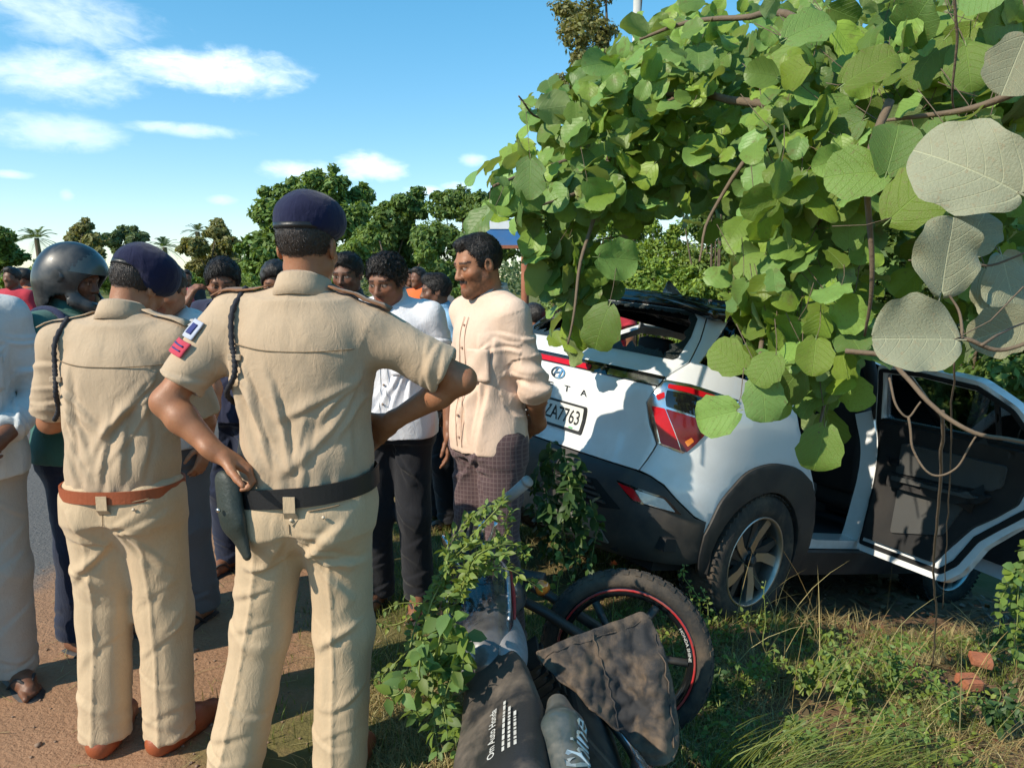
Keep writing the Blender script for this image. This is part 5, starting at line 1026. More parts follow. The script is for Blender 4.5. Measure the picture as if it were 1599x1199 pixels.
# seat: lofted cushion
V = []; SN = 18; SR = 36
def seat_sec(t):
    x_ = -.40+.74*t; w_ = np.interp(t, [0, .1, .45, .8, 1], [.10, .132, .135, .100, .055]); top = np.interp(t, [0, .15, .4, .62, 1], [.045, .075, .055, .035, .05]); bot = np.interp(t, [0, 1], [-.07, -.05]); return x_, w_, top, bot
def seat_pt(t, a):
    x_, w_, top, bot = seat_sec(t); ca, sa = math.cos(a), math.sin(a); e = .62; y_ = w_*math.copysign(abs(ca)**e, ca); z_ = (top if sa > 0 else -bot)*math.copysign(abs(sa)**e, sa)
    return bk((x_, y_, z_+.012*math.sin(t*9)*(sa > 0)*.3))
for i in range(SN):
    for j in range(SR): V.append(seat_pt(i/(SN-1), 2*math.pi*j/SR))
F = [(i*SR+j, i*SR+(j+1) % SR, (i+1)*SR+(j+1) % SR, (i+1)*SR+j) for i in range(SN-1) for j in range(SR)]+[tuple(range(SR))[::-1], tuple((SN-1)*SR+j for j in range(SR))]
st = bmesh_obj('seat', V, F, M_VINYL)
def seat_top(x_, y_):
    """point and normal on the cushion top for bike x, y"""
    t = np.clip((x_+.40)/.74, 0, 1); _, w_, top, _ = seat_sec(t); q = np.clip(abs(y_)/w_, 0, .999); z_ = top*(1-q**(1/.62*1.0*1.0*1.24/1.0))**.62 if q > 0 else top
    return np.array([x_, y_, top*(1-min(1, q)**3.2)**.31])
def seat_text(name, body, x0, y0, h_, wt=0):
    cu = bpy.data.curves.new(name, 'FONT'); cu.body = body; cu.offset = wt; cu.resolution_u = 2
    o = bpy.data.objects.new(name, cu); COL.objects.link(o); dg = bpy.context.evaluated_depsgraph_get(); me = bpy.data.meshes.new_from_object(o.evaluated_get(dg)); bpy.data.objects.remove(o)
    v = np.array([tuple(p.co) for p in me.vertices])*h_; f = [tuple(p.vertices) for p in me.polygons]; bpy.data.meshes.remove(me)
    P = []
    for a, b, _ in v: q = seat_top(x0+a, y0+b); P.append(bk((q[0], q[1], q[2]+.004)))
    bmesh_obj(name, P, f, M_PRINT, st, False)
seat_text('seat_print', 'Om Auto Honda', -.225, -.030, .030, .010)
mb = MB(); random.seed(5)
for r_ in range(3):
    x_ = -.225
    while x_ < -.225+(.20, .17, .14)[r_]:
        L_ = random.uniform(.006, .022); yy = -.052-.016*r_; P = [seat_top(a, b) for a, b in ((x_, yy), (x_+L_, yy), (x_+L_, yy-.007), (x_, yy-.007))]; mb.add([np.array(bk((p[0], p[1], p[2]+.004)))-BO for p in P], [(0, 1, 2, 3)]); x_ += L_+.005
tag(mb.build('small_print', M_PRINT, st), kind='stuff')
# tank
Fk = Field(np.array(bk((.5, 0, .03)))-.42, np.array(bk((.5, 0, .03)))+.42, .007)
bkn = lambda p: np.array(bk(p))
BKn = np.array(BK)
Fk.ell(bkn((.46, 0, .07)), (.21, .125, .085), .05, BKn); Fk.ell(bkn((.56, 0, .095)), (.15, .140, .085), .05, BKn); Fk.ell(bkn((.32, 0, .035)), (.12, .085, .065), .05, BKn)
for sg in (-1, 1): Fk.ell(bkn((.62, sg*.10, .03)), (.16, .05, .075), .04, BKn)
V, Q = Fk.mesh(); V = relax(V, Q, 2); L_ = (V-np.array(SEAT0)) @ BKn; bmesh_obj('fuel_tank', V, Q, M_TANK)
tank_V, tank_N = V, v_normals(V, Q)
def on_tank(x_, y_, z_, off=.003):
    p = bkn((x_, y_, z_)); i = np.argmin(((tank_V-p)**2).sum(1)); return tank_V[i]+tank_N[i]*off
def tank_strip(nm, pts, w_, m_):
    mb = MB(); C_ = [on_tank(*p) for p in pts]; C_ = smooth_curve(C_, 6); mb.tube([Vector(c-BO) for c in C_], [w_*(.4+.6*math.sin(math.pi*min(1, (i+1)/len(C_)))) for i in range(len(C_))], 6); mb.build(nm, m_, bike, True)
tank_strip('silver_stripe', [(.34, -.07, .06), (.42, -.105, .075), (.54, -.13, .10), (.66, -.13, .12)], .0075, M_SILV); tank_strip('red_stripe', [(.38, -.085, .045), (.46, -.115, .065), (.57, -.14, .085)], .008, M_REDP); tank_strip('silver_stripe', [(.34, .03, .10), (.45, .05, .15), (.56, .07, .17)], .006, M_SILV)
mb = MB(); mb.lathe([(0, .012), (.032, .012), (.036, .004), (.036, -.01), (0, -.01)], Matrix.Translation(Vector(on_tank(.50, .02, .18, .004)-BO)) @ BK.to_4x4() @ Matrix.Rotation(math.pi/2, 4, 'X'), 20); mb.build('tank_cap', M_CHROME, bike, True)
# silver knee panel between tank and seat
Fk = Field(bkn((.33, 0, 0))-.3, bkn((.33, 0, 0))+.3, .008); Fk.ell(bkn((.34, .06, .0)), (.17, .045, .07), .03, BKn); Fk.ell(bkn((.34, -.06, .0)), (.17, .045, .07), .03, BKn); V, Q = Fk.mesh(); bmesh_obj('knee_panel', V, Q, M_TANKG)
# side / tail panels with lettering
def blob(nm, parts, m_, h_=.007, parent=bike):
    P = np.array([bkn(p[0]) for p in parts]+[bkn(p[1]) for p in parts]); Fk = Field(P.min(0)-.12, P.max(0)+.12, h_)
    for a, b, ra, rb, sq in parts: Fk.cone(bkn(a), bkn(b), ra, rb, .02, sq=((BKn @ np.array(sq[0])), sq[1]) if sq else None)
    V, Q = Fk.mesh(); return bmesh_obj(nm, V, Q, m_, parent), V, Q
sp, SPV, SPQ = blob('side_panel', [((-.42, -.150, -.05), (-.15, -.165, -.03), .042, .052, None), ((-.15, -.165, -.03), (.0, -.15, -.06), .052, .03, None)], M_PANEL)
def spt(name, body, m_, x0, z0, h_, shear=.3, wt=.01):
    cu = bpy.data.curves.new(name, 'FONT'); cu.body = body; cu.offset = wt; cu.shear = shear; cu.resolution_u = 2
    o = bpy.data.objects.new(name, cu); COL.objects.link(o); dg = bpy.context.evaluated_depsgraph_get(); me = bpy.data.meshes.new_from_object(o.evaluated_get(dg)); bpy.data.objects.remove(o)
    v = np.array([tuple(p.co) for p in me.vertices])*h_; f = [tuple(p.vertices) for p in me.polygons]; bpy.data.meshes.remove(me); lv = (SPV-np.array(SEAT0)) @ BKn; P = []
    for a, b, _ in v:
        d = np.hypot(lv[:, 0]-(x0+a), (lv[:, 2]*.6-lv[:, 1]*.0)-(z0+b)*.6)+np.where(lv[:, 1] > -.165, 1, 0); i = np.argmin(d); q = np.array([x0+a, lv[i, 1]-.005, z0+b]); P.append(bkn(q))
    bmesh_obj(name, P, f, m_, sp, False)
spt('panel_lettering', 'Shine', mat('panel_letter', (.50, .55, .55), .3, .6), -.33, -.045, .075)
blob('tail_cowl', [((-.62, 0, .0), (-.36, 0, -.03), .07, .09, None)], M_PLAST)
blob('tail_flank', [((-.50, -.10, -.06), (-.38, -.11, -.05), .035, .05, None)], M_PANEL)
# engine, frame and swing arm under the cloth
mb = MB(); Rb = BK
def bbox(c, h_, R_=None, bev=.015): mb.box(Vector(np.array(bk(c))-BO), h_, Rb @ (R_ or Matrix.Identity(3)), bev)
def btube(pts, r_, n=8): mb.tube([Vector(np.array(bk(p))-BO) for p in pts], r_, n)
bbox((.28, 0, -.38), (.15, .11, .11)); bbox((.40, 0, -.22), (.07, .075, .10)); 
for q in range(6): bbox((.41, 0, -.28+.032*q), (.085, .09, .006), None, 0)
mb.build('engine', M_PLAST, bike)
mb = MB(); btube(smooth_curve([(.74, 0, .12), (.45, 0, .0), (0, .06, -.06), (-.55, .07, -.02)], 6), .018); btube(smooth_curve([(.74, 0, .08), (.62, 0, -.2), (.5, 0, -.45), (.1, 0, -.48), (-.0, 0, -.1)], 6), .018); btube([(.05, .07, -.42), (-.48, .08, -.46)], .02); btube([(.05, -.07, -.42), (-.48, -.08, -.46)], .02); btube([(-.3, -.10, -.08), (-.46, -.10, -.42)], .025); mb.build('frame', M_PLAST, bike, True)
mb = MB(); btube(smooth_curve([(.42, -.12, -.42), (.2, -.16, -.48), (-.2, -.17, -.47), (-.7, -.17, -.36)], 6), [.02]*7+[.04]*12); mb.build('exhaust', M_CHROME, bike, True)
# wheels
def bike_wheel(c, n, nm, lettering=False):
    n = Vector(n).normalized(); q = Vector((0, -1, 0)).rotation_difference(n).to_matrix().to_4x4(); M = Matrix.Translation(Vector(c)-Vector(BO)) @ q     # outer face local -Y
    w_ = MB(); w_.lathe([(.246, -.026), (.258, -.036), (.276, -.040), (.293, -.033), (.303, -.016), (.305, 0), (.303, .016), (.293, .033), (.276, .040), (.258, .036), (.246, .026)], M, 64); wo = w_.build(nm, M_TYRE, bike, True)
    w_ = MB()
    for k in range(44):
        for s_ in (-1, 1):
            a = 2*math.pi*(k+.25*(s_ > 0))/44; R_ = M.to_3x3() @ Matrix.Rotation(-a, 3, 'Y') @ Matrix.Rotation(s_*.55, 3, 'Z')
            w_.box(M @ Vector((.299*math.cos(a), s_*.022, .299*math.sin(a))), (.004, .010, .009), R_); a += .05; w_.box(M @ Vector((.305*math.cos(a), s_*.007, .305*math.sin(a))), (.0025, .006, .011), M.to_3x3() @ Matrix.Rotation(-a, 3, 'Y'))
    tag(w_.build('tread', M_TYRE, wo), kind='stuff')
    w_ = MB(); w_.lathe([(.218, -.026), (.232, -.031), (.247, -.031), (.250, -.026), (.250, .026), (.232, .031), (.218, .026), (.212, 0)], M, 56); w_.build('rim', M_GLOSSBK, wo, True)
    w_ = MB(); w_.lathe([(.2375, -.0335), (.2450, -.0335), (.2450, -.0315), (.2375, -.0315)], M, 56); w_.build('rim_stripe', M_REDP, wo, True)
    for k in range(6):
        a = 2*math.pi*k/6; w_ = MB(); w_.tube([M @ Vector((.03*math.cos(a+.3), -.012, .03*math.sin(a+.3))), M @ Vector((.12*math.cos(a+.05), -.016, .12*math.sin(a+.05))), M @ Vector((.218*math.cos(a), -.016, .218*math.sin(a)))], [.018, .013, .016], 6); w_.build('spoke', M_PLAST, wo, True)
    w_ = MB(); w_.lathe([(0, -.05), (.05, -.048), (.055, .0), (.05, .05), (0, .05)], M, 20); w_.lathe([(.075, -.040), (.115, -.040), (.115, -.037), (.075, -.037)], M, 32); w_.build('hub', M_ALLOYD, wo, True)
    if lettering:
        cu = bpy.data.curves.new('t', 'FONT'); cu.body = 'HONDA SHINE'; cu.offset = .015; cu.resolution_u = 2; o = bpy.data.objects.new('t', cu); COL.objects.link(o); me = bpy.data.meshes.new_from_object(o.evaluated_get(bpy.context.evaluated_depsgraph_get())); bpy.data.objects.remove(o)
        v = np.array([tuple(p.co) for p in me.vertices])*.017; f = [tuple(p.vertices) for p in me.polygons]; bpy.data.meshes.remove(me); P = []
        for a, b, _ in v: th = math.radians(33)-a/.214; r_ = .2205+b*.8; P.append(M @ Vector((r_*math.cos(th), -.0330, r_*math.sin(th))))
        mesh_obj('rim_lettering', P, f, M_PRINT, wo, False)
FW = Vector((.405, 2.50, .215)); bike_wheel(FW, (-.22, -.965, .14), 'front_wheel', True); bike_wheel(bk((-.52, 0, -.46)), BK @ Vector((0, -1, 0)), 'rear_wheel')
# fork pushed aside, mudguard, headlamp cowl with orange indicators
head_ = bk((.80, 0, .10)); mb = MB()
for o_ in (-.06, .06): d_ = Vector((.1, .9, .1)).normalized()*o_; mb.tube([head_+d_-Vector(BO), head_.lerp(FW, .5)+d_+Vector((0, 0, .02))-Vector(BO), FW+d_-Vector(BO)], [.017, .019, .022], 8)
mb.build('fork', M_ALLOYD, bike, True)
blob('headlamp_cowl', [((.78, 0, .13), (.90, -.03, .16), .085, .06, None), ((.78, -.06, .10), (.80, -.09, .05), .05, .03, None)], M_PLAST)
mb = MB(); 
q = at(842, 912, 2.40)-Vector(BO); mb.tube([q, q+Vector((.012, -.03, -.003)), q+Vector((.014, -.038, -.004))], [.022, .026, .010], 12); mb.build('indicator', M_AMBER, bike, True)
q0 = at(848, 905, 2.43)-Vector(BO); mb = MB(); mb.tube([q0, head_-Vector(BO)], [.026, .012], 10); mb.build('indicator_stalk', M_PLAST, bike, True)
# handlebar: bent tube, grip, lever, cables, mirror stem
hb = [head_-Vector(BO), at(752, 836, 2.42)-Vector(BO), at(748, 812, 2.42)-Vector(BO), at(768, 795, 2.40)-Vector(BO), at(800, 772, 2.36)-Vector(BO), at(822, 753, 2.33)-Vector(BO)]
mb = MB(); mb.tube(smooth_curve(hb, 6), .0115, 10); mb.build('handlebar', M_CHROME, bike, True)
mb = MB(); mb.tube([hb[3].lerp(hb[4], .4), hb[4], hb[5]], [.017, .018, .019], 12); mb.tube([hb[5], hb[5]+(hb[5]-hb[4]).normalized()*.012], [.021, .019], 12); mb.build('grip', M_GRIP, bike, True)
mb = MB(); mb.box(hb[3], (.025, .022, .022), None, .008); mb.build('switch_box', M_PLAST, bike); mb = MB(); mb.box(hb[3]+Vector((.012, -.02, .012)), (.009, .006, .007), None, .002); mb.build('starter_button', M_AMBER, bike)
mb = MB(); mb.tube(smooth_curve([at(758, 812, 2.37)-Vector(BO), at(742, 838, 2.34)-Vector(BO), at(760, 850, 2.32)-Vector(BO), at(775, 815, 2.32)-Vector(BO)], 6), .006, 8); mb.build('lever', M_CHROME, bike, True)
for k, pl in enumerate((((760, 800), (730, 820), (722, 870), (745, 905)), ((755, 806), (738, 815), (735, 860), (752, 900)), ((765, 800), (748, 828), (740, 850), (760, 895)), ((762, 798), (725, 805), (712, 850), (735, 915)))):
    mb = MB(); mb.tube(smooth_curve([at(a, b, 2.42-.02*k)-Vector(BO) for a, b in pl], 8), .0055, 6); mb.build('cable', M_PLAST, bike, True)
mb = MB(); mb.tube(smooth_curve([at(728, 900, 2.40)-Vector(BO), at(705, 868, 2.38)-Vector(BO), at(692, 838, 2.37)-Vector(BO), at(700, 850, 2.33)-Vector(BO)], 6), .007, 8); mb.build('mirror_stem', M_CHROME, bike, True)
# ---- trousers thrown over the wheel and engine
M_JEAN = mat('dusty_denim', (.028, .027, .028), .85, var=.35, vscale=14, bump=.002, bscale=240, dirt=(.23, .155, .095), dscale=7.5, damt=.75)
def cl(px, py, Y): return np.array(at(px, py, Y))
# a cut sheet with slack in it, settled over seat, engine and wheel so that it buckles into real folds
OUT = [(828, 1012), (880, 990), (940, 968), (1004, 946), (1024, 968), (1040, 1010), (1056, 1080), (1062, 1150), (1056, 1184), (1010, 1192), (1000, 1168), (960, 1138), (930, 1105), (902, 1106), (880, 1080), (856, 1040)]
gi = np.arange(815, 1075, 4.6); gj = np.arange(938, 1200, 4.6); GI, GJ = np.meshgrid(gi, gj, indexing='ij'); PXY = np.stack([GI.ravel(), GJ.ravel()], 1); ok = inside(PXY, OUT).reshape(GI.shape)
leg1 = np.exp(-((GI-1028-.10*(GJ-1100))/26)**2)*sst(985, 1040, GJ); leg2 = np.exp(-((GI-905-.35*(GJ-1050))/34)**2)*sst(1000, 1050, GJ)
YD = 2.205-(GJ-945)*.00118+.00022*(GI-930)-.055*leg1-.040*leg2+.012*perlin(np.stack([GI*.05, GJ*.05, 0*GI], -1).reshape(-1, 3)).reshape(GI.shape)
X = np.array([[tuple(at(a, b, d)) for a, b, d in zip(r1, r2, r3)] for r1, r2, r3 in zip(GI, GJ, YD)]); nI, nJ = GI.shape; vid_ = np.full((nI, nJ), -1); vid_[ok] = np.arange(ok.sum()); X = X[ok]; E_l, K_l = [], []
for di, dj, st_ in ((1, 0, 1.), (0, 1, 1.), (1, 1, .6), (1, -1, .6), (4, 0, .22), (0, 4, .22)):
    i0, i1 = (0, nI-di); j0, j1 = max(0, -dj), nJ-max(0, dj); a_ = vid_[i0:i1, j0:j1]; b_ = vid_[i0+di:i1+di, j0+dj:j1+dj]; k_ = (a_ >= 0) & (b_ >= 0); E_l.append(np.stack([a_[k_], b_[k_]], 1)); K_l.append(np.full(k_.sum(), st_))
E2 = np.concatenate(E_l); K2 = np.concatenate(K_l); R0 = np.linalg.norm(X[E2[:, 0]]-X[E2[:, 1]], axis=1)*np.where(K2 < .3, 1.07, 1.18); cnt = np.zeros(len(X)); np.add.at(cnt, E2[:, 0], K2); np.add.at(cnt, E2[:, 1], K2)
X0 = X.copy(); pin = np.zeros(len(X)); PP = PXY[ok.ravel()]
for c_, r_ in (((830, 1012), 8), ((1003, 950), 8), ((1058, 1180), 8), ((905, 1104), 7), ((970, 1140), 7)): pin = np.maximum(pin, np.hypot(*(PP-np.array(c_)).T) < r_)
CAPS = [(bkn((.30, -.02, -.30)), bkn((.45, 0, -.15)), .12), (bkn((-.1, -.1, -.2)), bkn((.25, -.05, -.2)), .10), (np.array(FW)+(-.02, -.03, .02), np.array(FW)+(.02, .0, .02), .16)]
Vel = np.zeros_like(X)
for it in range(170):
    Vel = (Vel+np.array([0, -.0002, -.0007]))*.90; Xp = X.copy(); X = X+Vel*(1-pin)[:, None]
    for _ in range(3):
        d = X[E2[:, 1]]-X[E2[:, 0]]; L = np.linalg.norm(d, axis=1)+1e-9; c_ = d*((L-R0)/L*.5*K2)[:, None]; acc = np.zeros_like(X); np.add.at(acc, E2[:, 0], c_); np.add.at(acc, E2[:, 1], -c_); X = X+1.6*acc/cnt[:, None]*(1-pin)[:, None]
    for a_, b_, r_ in CAPS:
        ab = b_-a_; t_ = np.clip(((X-a_) @ ab)/(ab @ ab), 0, 1); q = X-(a_+t_[:, None]*ab); L = np.linalg.norm(q, axis=1); k_ = L < r_; X[k_] += q[k_]/L[k_, None]*(r_-L[k_])[:, None]
    X = X+(X0-X)*.045; Vel = X-Xp
Q = []
for i in range(nI-1):
    for j_ in range(nJ-1):
        q = (vid_[i, j_], vid_[i, j_+1], vid_[i+1, j_+1], vid_[i+1, j_])
        if min(q) >= 0: Q.append(q)
Q = np.array(Q); used_ = np.unique(Q); lab_ = np.arange(len(X))
for _ in range(120): m_ = lab_[Q].min(1); new_ = lab_.copy(); np.minimum.at(new_, Q.ravel(), np.repeat(m_, 4)); lab_ = new_
big_ = np.bincount(lab_[Q[:, 0]]).argmax(); Q = Q[lab_[Q[:, 0]] == big_]; keep_ = np.unique(Q); rm_ = np.full(len(X), -1); rm_[keep_] = np.arange(len(keep_)); Q = rm_[Q]; V = X[keep_]; PP = PP[keep_]
V = relax(V, Q, 1, .3); Eb = np.sort(np.concatenate([Q[:, [0, 1]], Q[:, [1, 2]], Q[:, [2, 3]], Q[:, [3, 0]]]), 1); Eu, ec_ = np.unique(Eb, axis=0, return_counts=True); Eb = Eu[ec_ == 1]
for _ in range(10):
    a_ = np.zeros_like(V); c_ = np.zeros(len(V)); np.add.at(a_, Eb[:, 0], V[Eb[:, 1]]); np.add.at(a_, Eb[:, 1], V[Eb[:, 0]]); np.add.at(c_, Eb.ravel(), 1); k_ = c_ > 0; V[k_] = .5*V[k_]+.5*a_[k_]/c_[k_, None]
N = v_normals(V, Q)
j = mesh_obj('trousers', V, Q, M_JEAN); md = j.modifiers.new('s', 'SUBSURF'); md.levels = 1; md.render_levels = 1; md = j.modifiers.new('t', 'SOLIDIFY'); md.thickness = .006; md.offset = 0; tag(j, 'muddy dark denim trousers thrown over the fallen motorcycle', 'trousers')
PB = PP
def on_cloth(px, py, off=.004): i = np.argmin(np.hypot(*(PB-np.array([px, py])).T)); n_ = N[i] if N[i][1] < 0 else -N[i]; return Vector(V[i]+n_*off)
for nm, pl, r_ in (('waistband_seam', [(836, 1026), (880, 1006), (940, 985), (1012, 962)], .0022), ('side_seam', [(925, 985), (940, 1030), (955, 1080), (965, 1130)], .0026), ('side_seam', [(1020, 985), (1036, 1040), (1046, 1100), (1050, 1160)], .0024), ('hem', [(1006, 1160), (1030, 1164), (1056, 1160)], .003), ('belt_loop', [(893, 985), (896, 1000), (898, 1014)], .006), ('belt_loop', [(985, 955), (988, 968), (990, 980)], .006)):
    mb = MB(); mb.tube([on_cloth(*p) for p in smooth_curve(pl, 6)], r_, 6); mb.build(nm, M_JEAN, j, True)
# ================================================================== BIG-LEAVED TREE over the car
M_BIGLEAF = leaf_mat('round_leaf', (.200, .325, .060), back=(.27, .35, .14), trans=.30, rough=.45, veins=.22, hue=.026, val=.48, age=(.17, .14, .05))
M_OLDLEAF = leaf_mat('old_grey_leaf', (.29, .29, .18), back=(.34, .33, .22), trans=.12, rough=.6, veins=.45, hue=.015, val=.15, age=(.28, .22, .13))
M_TWIG = mat('twig_bark', (.14, .10, .065), .85, var=.3, vscale=30, bump=.003, bscale=90)
def leaf_mesh(seed, notch=.12, holes=0, rows=9, cols=6):
    """round blade, base at origin, midrib along +Y, slightly folded and cupped, wavy edge; unit length 1"""
    r = random.Random(seed); fold = r.uniform(.10, .42); cup = r.uniform(-.25, .30); droop = r.uniform(-.1, .45); ph = r.uniform(0, 6); V = []; UV = []; F = []; nv = 0
    wv = r.uniform(.02, .07); asp = r.uniform(.88, 1.05); bite = [r.uniform(0, 2*math.pi) for _ in range(holes)]
    curl = r.uniform(-.5, .5); tipc = r.uniform(0, .35)
    for i in range(rows+1):
        th = math.pi*(i+.55)/(rows+1.1); y = .5-.5*math.cos(th); half = .52*asp*math.sin(th)**.9*(.93+.14*y)
        back = -notch*max(0, (.3-y)/.3)
        for j in range(cols+1):
            q = -1+2*j/cols; x = q*half; edge = abs(q)**3; yy = y+back*abs(q)*1.1
            for b in bite: x *= 1-.13*edge*max(0, math.cos(2*(y*6.28-b)+q))**5
            x += .03*edge*math.sin(y*17+ph*3+q)*q; z = fold*abs(x)*.9-cup*(x*x*1.8)-droop*(y-.2)**2*.9+wv*edge*math.sin(y*13+ph+q*2)+curl*x*(y-.4)*.5-tipc*max(0, y-.75)**2*4
            V.append((x, yy, z)); UV.append((x+.5, y))
    for i in range(rows):
        for j in range(cols):
            a = i*(cols+1)+j; F.append((a, a+1, a+cols+2, a+cols+1))
    b = len(V); V += [(-.012, -.001, 0), (.012, -.001, 0), (.008, -.16, -.02), (-.008, -.16, -.02)]; UV += [(.49, 0), (.51, 0), (.51, -.1), (.49, -.1)]; F.append((b, b+1, b+2, b+3))
    return np.array(V), np.array(F), np.array(UV)
LEAVES = [leaf_mesh(k, holes=(0, 1, 0, 2, 0, 1, 3, 0)[k]) for k in range(8)]
def to_mesh(name, V, F, UV, m_, tint=None):
    me = bpy.data.meshes.new(name); V = np.asarray(V, np.float32); me.vertices.add(len(V)); me.vertices.foreach_set('co', V.ravel()); me.loops.add(F.size); me.loops.foreach_set('vertex_index', F.ravel().astype(np.int32)); me.polygons.add(len(F)); me.polygons.foreach_set('loop_start', np.arange(0, F.size, 4, dtype=np.int32))
    me.update(calc_edges=True); uv = me.uv_layers.new(name='UVMap'); uv.data.foreach_set('uv', UV[F.ravel()].astype(np.float32).ravel()); me.polygons.foreach_set('use_smooth', np.ones(len(F), bool)); me.materials.append(m_)
    if tint is not None: me.attributes.new('tint', 'FLOAT', 'POINT').data.foreach_set('value', tint.astype(np.float32))
    return me
LME = [to_mesh('leaf', *L_, M_BIGLEAF) for L_ in LEAVES]; LMO = [to_mesh('leaf', *leaf_mesh(40+k, holes=0, notch=.08, rows=20, cols=14), M_OLDLEAF) for k in range(8)]
bt_base = Vector((3.3, 4.1, -.45)); bigtree = empty('broadleaf_tree', bt_base); tag(bigtree, 'near tree with big round leaves hanging over the white car', 'tree')
BT = np.array(bt_base)
random.seed(21); RNG = np.random.default_rng(21)
def poly_pts(poly, n):
    P = np.array(poly, float); out = []; lo, hi = P.min(0), P.max(0)
    while len(out) < n:
        q = RNG.uniform(lo, hi, (n*3, 2)); out += list(q[inside(q, poly)])
    return np.array(out[:n])
REG = [  # outline surveyed in the photo, near and far distance, leaf length, count, clumping
    ([(715, 320), (745, 270), (795, 240), (790, 185), (812, 135), (850, 125), (890, 105), (930, 70), (985, 40), (1010, 0), (1180, -60), (1180, 300), (1090, 335), (1010, 330), (950, 320), (915, 345), (870, 345), (820, 335), (770, 345)], 3.2, 4.9, .112, 720),
    ([(735, 300), (800, 250), (900, 240), (1000, 240), (1000, 330), (900, 345), (800, 355), (740, 335)], 3.1, 4.0, .105, 150),
    ([(780, 355), (850, 345), (930, 350), (965, 385), (955, 440), (935, 490), (915, 540), (885, 560), (868, 500), (850, 450), (835, 410)], 3.25, 3.75, .135, 84),
    ([(1085, 330), (1180, 280), (1180, -60), (1420, -60), (1420, 330), (1385, 420), (1385, 540), (1330, 570), (1300, 640), (1280, 610), (1225, 610), (1170, 570), (1130, 520), (1105, 470), (1080, 430)], 2.3, 4.0, .105, 900),
    ([(1100, 410), (1200, 380), (1350, 400), (1370, 540), (1320, 590), (1300, 680), (1265, 690), (1225, 650), (1185, 630), (1150, 540), (1110, 490)], 2.3, 3.0, .105, 170),
    ([(1380, -60), (1640, -60), (1640, 180), (1520, 280), (1440, 360), (1400, 330)], 2.1, 3.6, .115, 420),
    ([(1380, 250), (1640, 150), (1640, 520), (1500, 540), (1390, 480)], 2.9, 4.2, .11, 240),
    ([(1060, 330), (1100, -60), (1500, -60), (1480, 420), (1380, 520), (1200, 520), (1110, 430)], 4.0, 5.0, .12, 420),
    ([(830, 200), (900, 120), (1010, 20), (1180, -60), (1180, 350), (1080, 345), (960, 335), (850, 320)], 4.6, 5.6, .12, 320),
]
items = []
for poly, d0, d1, L0, n in REG:
    P = poly_pts(poly, n); dep = d0+(d1-d0)*RNG.uniform(0, 1, n)**1.25
    # gather leaves towards twig ends: clumps of a few, with gaps between
    nc = max(6, n//5); cc = poly_pts(poly, nc); cd = d0+(d1-d0)*RNG.uniform(0, 1, nc)**1.2; k = RNG.integers(0, nc, n); pull = RNG.uniform(.35, .9, n)
    P = P*(1-pull)[:, None]+(cc[k]+RNG.normal(0, 24, (n, 2)))*pull[:, None]; dep = dep*(1-pull)+(cd[k]+RNG.normal(0, .10, n))*pull
    keep = inside(P, poly) | (RNG.uniform(0, 1, n) < .35)
    for (px, py), d, kk in zip(P, dep, keep):
        if kk: items.append((np.array(at(px, py, max(d0*.95, d))), L0*RNG.uniform(.62, 1.25), None))
def basis(nrm, axis_):
    z = nrm/np.linalg.norm(nrm); y = axis_-z*(axis_ @ z); y /= np.linalg.norm(y)+1e-9; return np.stack([np.cross(y, z), y, z], 1)
SUNV = np.array(TO_SUN); X4 = []
for p, L_, _ in items:
    n_ = SUNV*.45+np.array([-.05, -.55, .35])+RNG.normal(0, .68, 3); a_ = np.array([RNG.normal(-.2, .7), RNG.normal(-.15, .4), RNG.normal(-.75, .5)]); X4.append((basis(n_, a_), p, L_, RNG.integers(0, 8)))
# old greyish leaves and the two large fresh ones near the right edge
OLD = [((1590, 300), 1.42, .235, (-.3, -1, .15), (-.75, 0, .45)), ((1470, 455), 1.36, .16, (.15, -1, .1), (.15, 0, 1)), ((1500, 395), 1.50, .13, (-.2, -1, .3), (.5, 0, .8)), ((1490, 530), 1.32, .165, (-.1, -1, .45), (-.95, 0, .05)), ((1565, 400), 1.55, .15, (.2, -1, .2), (.2, 0, -1)), ((1610, 500), 1.45, .13, (-.2, -1, .1), (-.5, 0, -.2)), ((1600, 60), 1.7, .16, (-.2, -1, .2), (-.3, 0, -.8)), ((1540, 420), 1.62, .14, (-.5, -1, .1), (.6, .1, -.7))]
BIG = [((1385, 268), 1.95, .135, (-.3, -1, .3), (-.95, 0, .05)), ((1385, 268), 1.94, .12, (-.15, -1, .2), (.25, 0, 1)), ((1392, 340), 1.9, .15, (-.6, -.8, .2), (.75, 0, .55)), ((1150, 642), 2.2, .115, (-.4, -1, .2), (-.9, 0, -.2)), ((1160, 575), 2.25, .11, (-.4, -1, .3), (-.8, 0, .6)), ((1190, 590), 2.2, .12, (-.2, -1, .3), (.1, 0, -1)), ((1288, 668), 2.3, .13, (-.3, -1, .1), (-.2, 0, -1)), ((950, 480), 2.75, .15, (-.5, -1, .15), (-.35, 0, -.9)), ((935, 402), 2.8, .14, (.2, -1, -.2), (.9, 0, -.1)), ((828, 250), 3.0, .14, (-.3, -1, .1), (0, 0, -1)), ((1320, 130), 2.0, .125, (-.5, -.8, .5), (.8, 0, .35)), ((1230, 60), 2.1, .115, (-.3, -1, .5), (.7, 0, .3))]
parts = [(0, b_, p, L_, v_) for b_, p, L_, v_ in X4]
for (px, d, L_, n_, a_) in BIG: parts.append((0, basis(np.array(n_, float), np.array(a_, float)), np.array(at(*px, d)), L_*1.1, RNG.integers(0, 8)))
old = [(1, basis(np.array(n_, float), np.array(a_, float)), np.array(at(*px, d)), L_*.84, RNG.integers(0, 8)) for (px, d, L_, n_, a_) in OLD]
parts += old
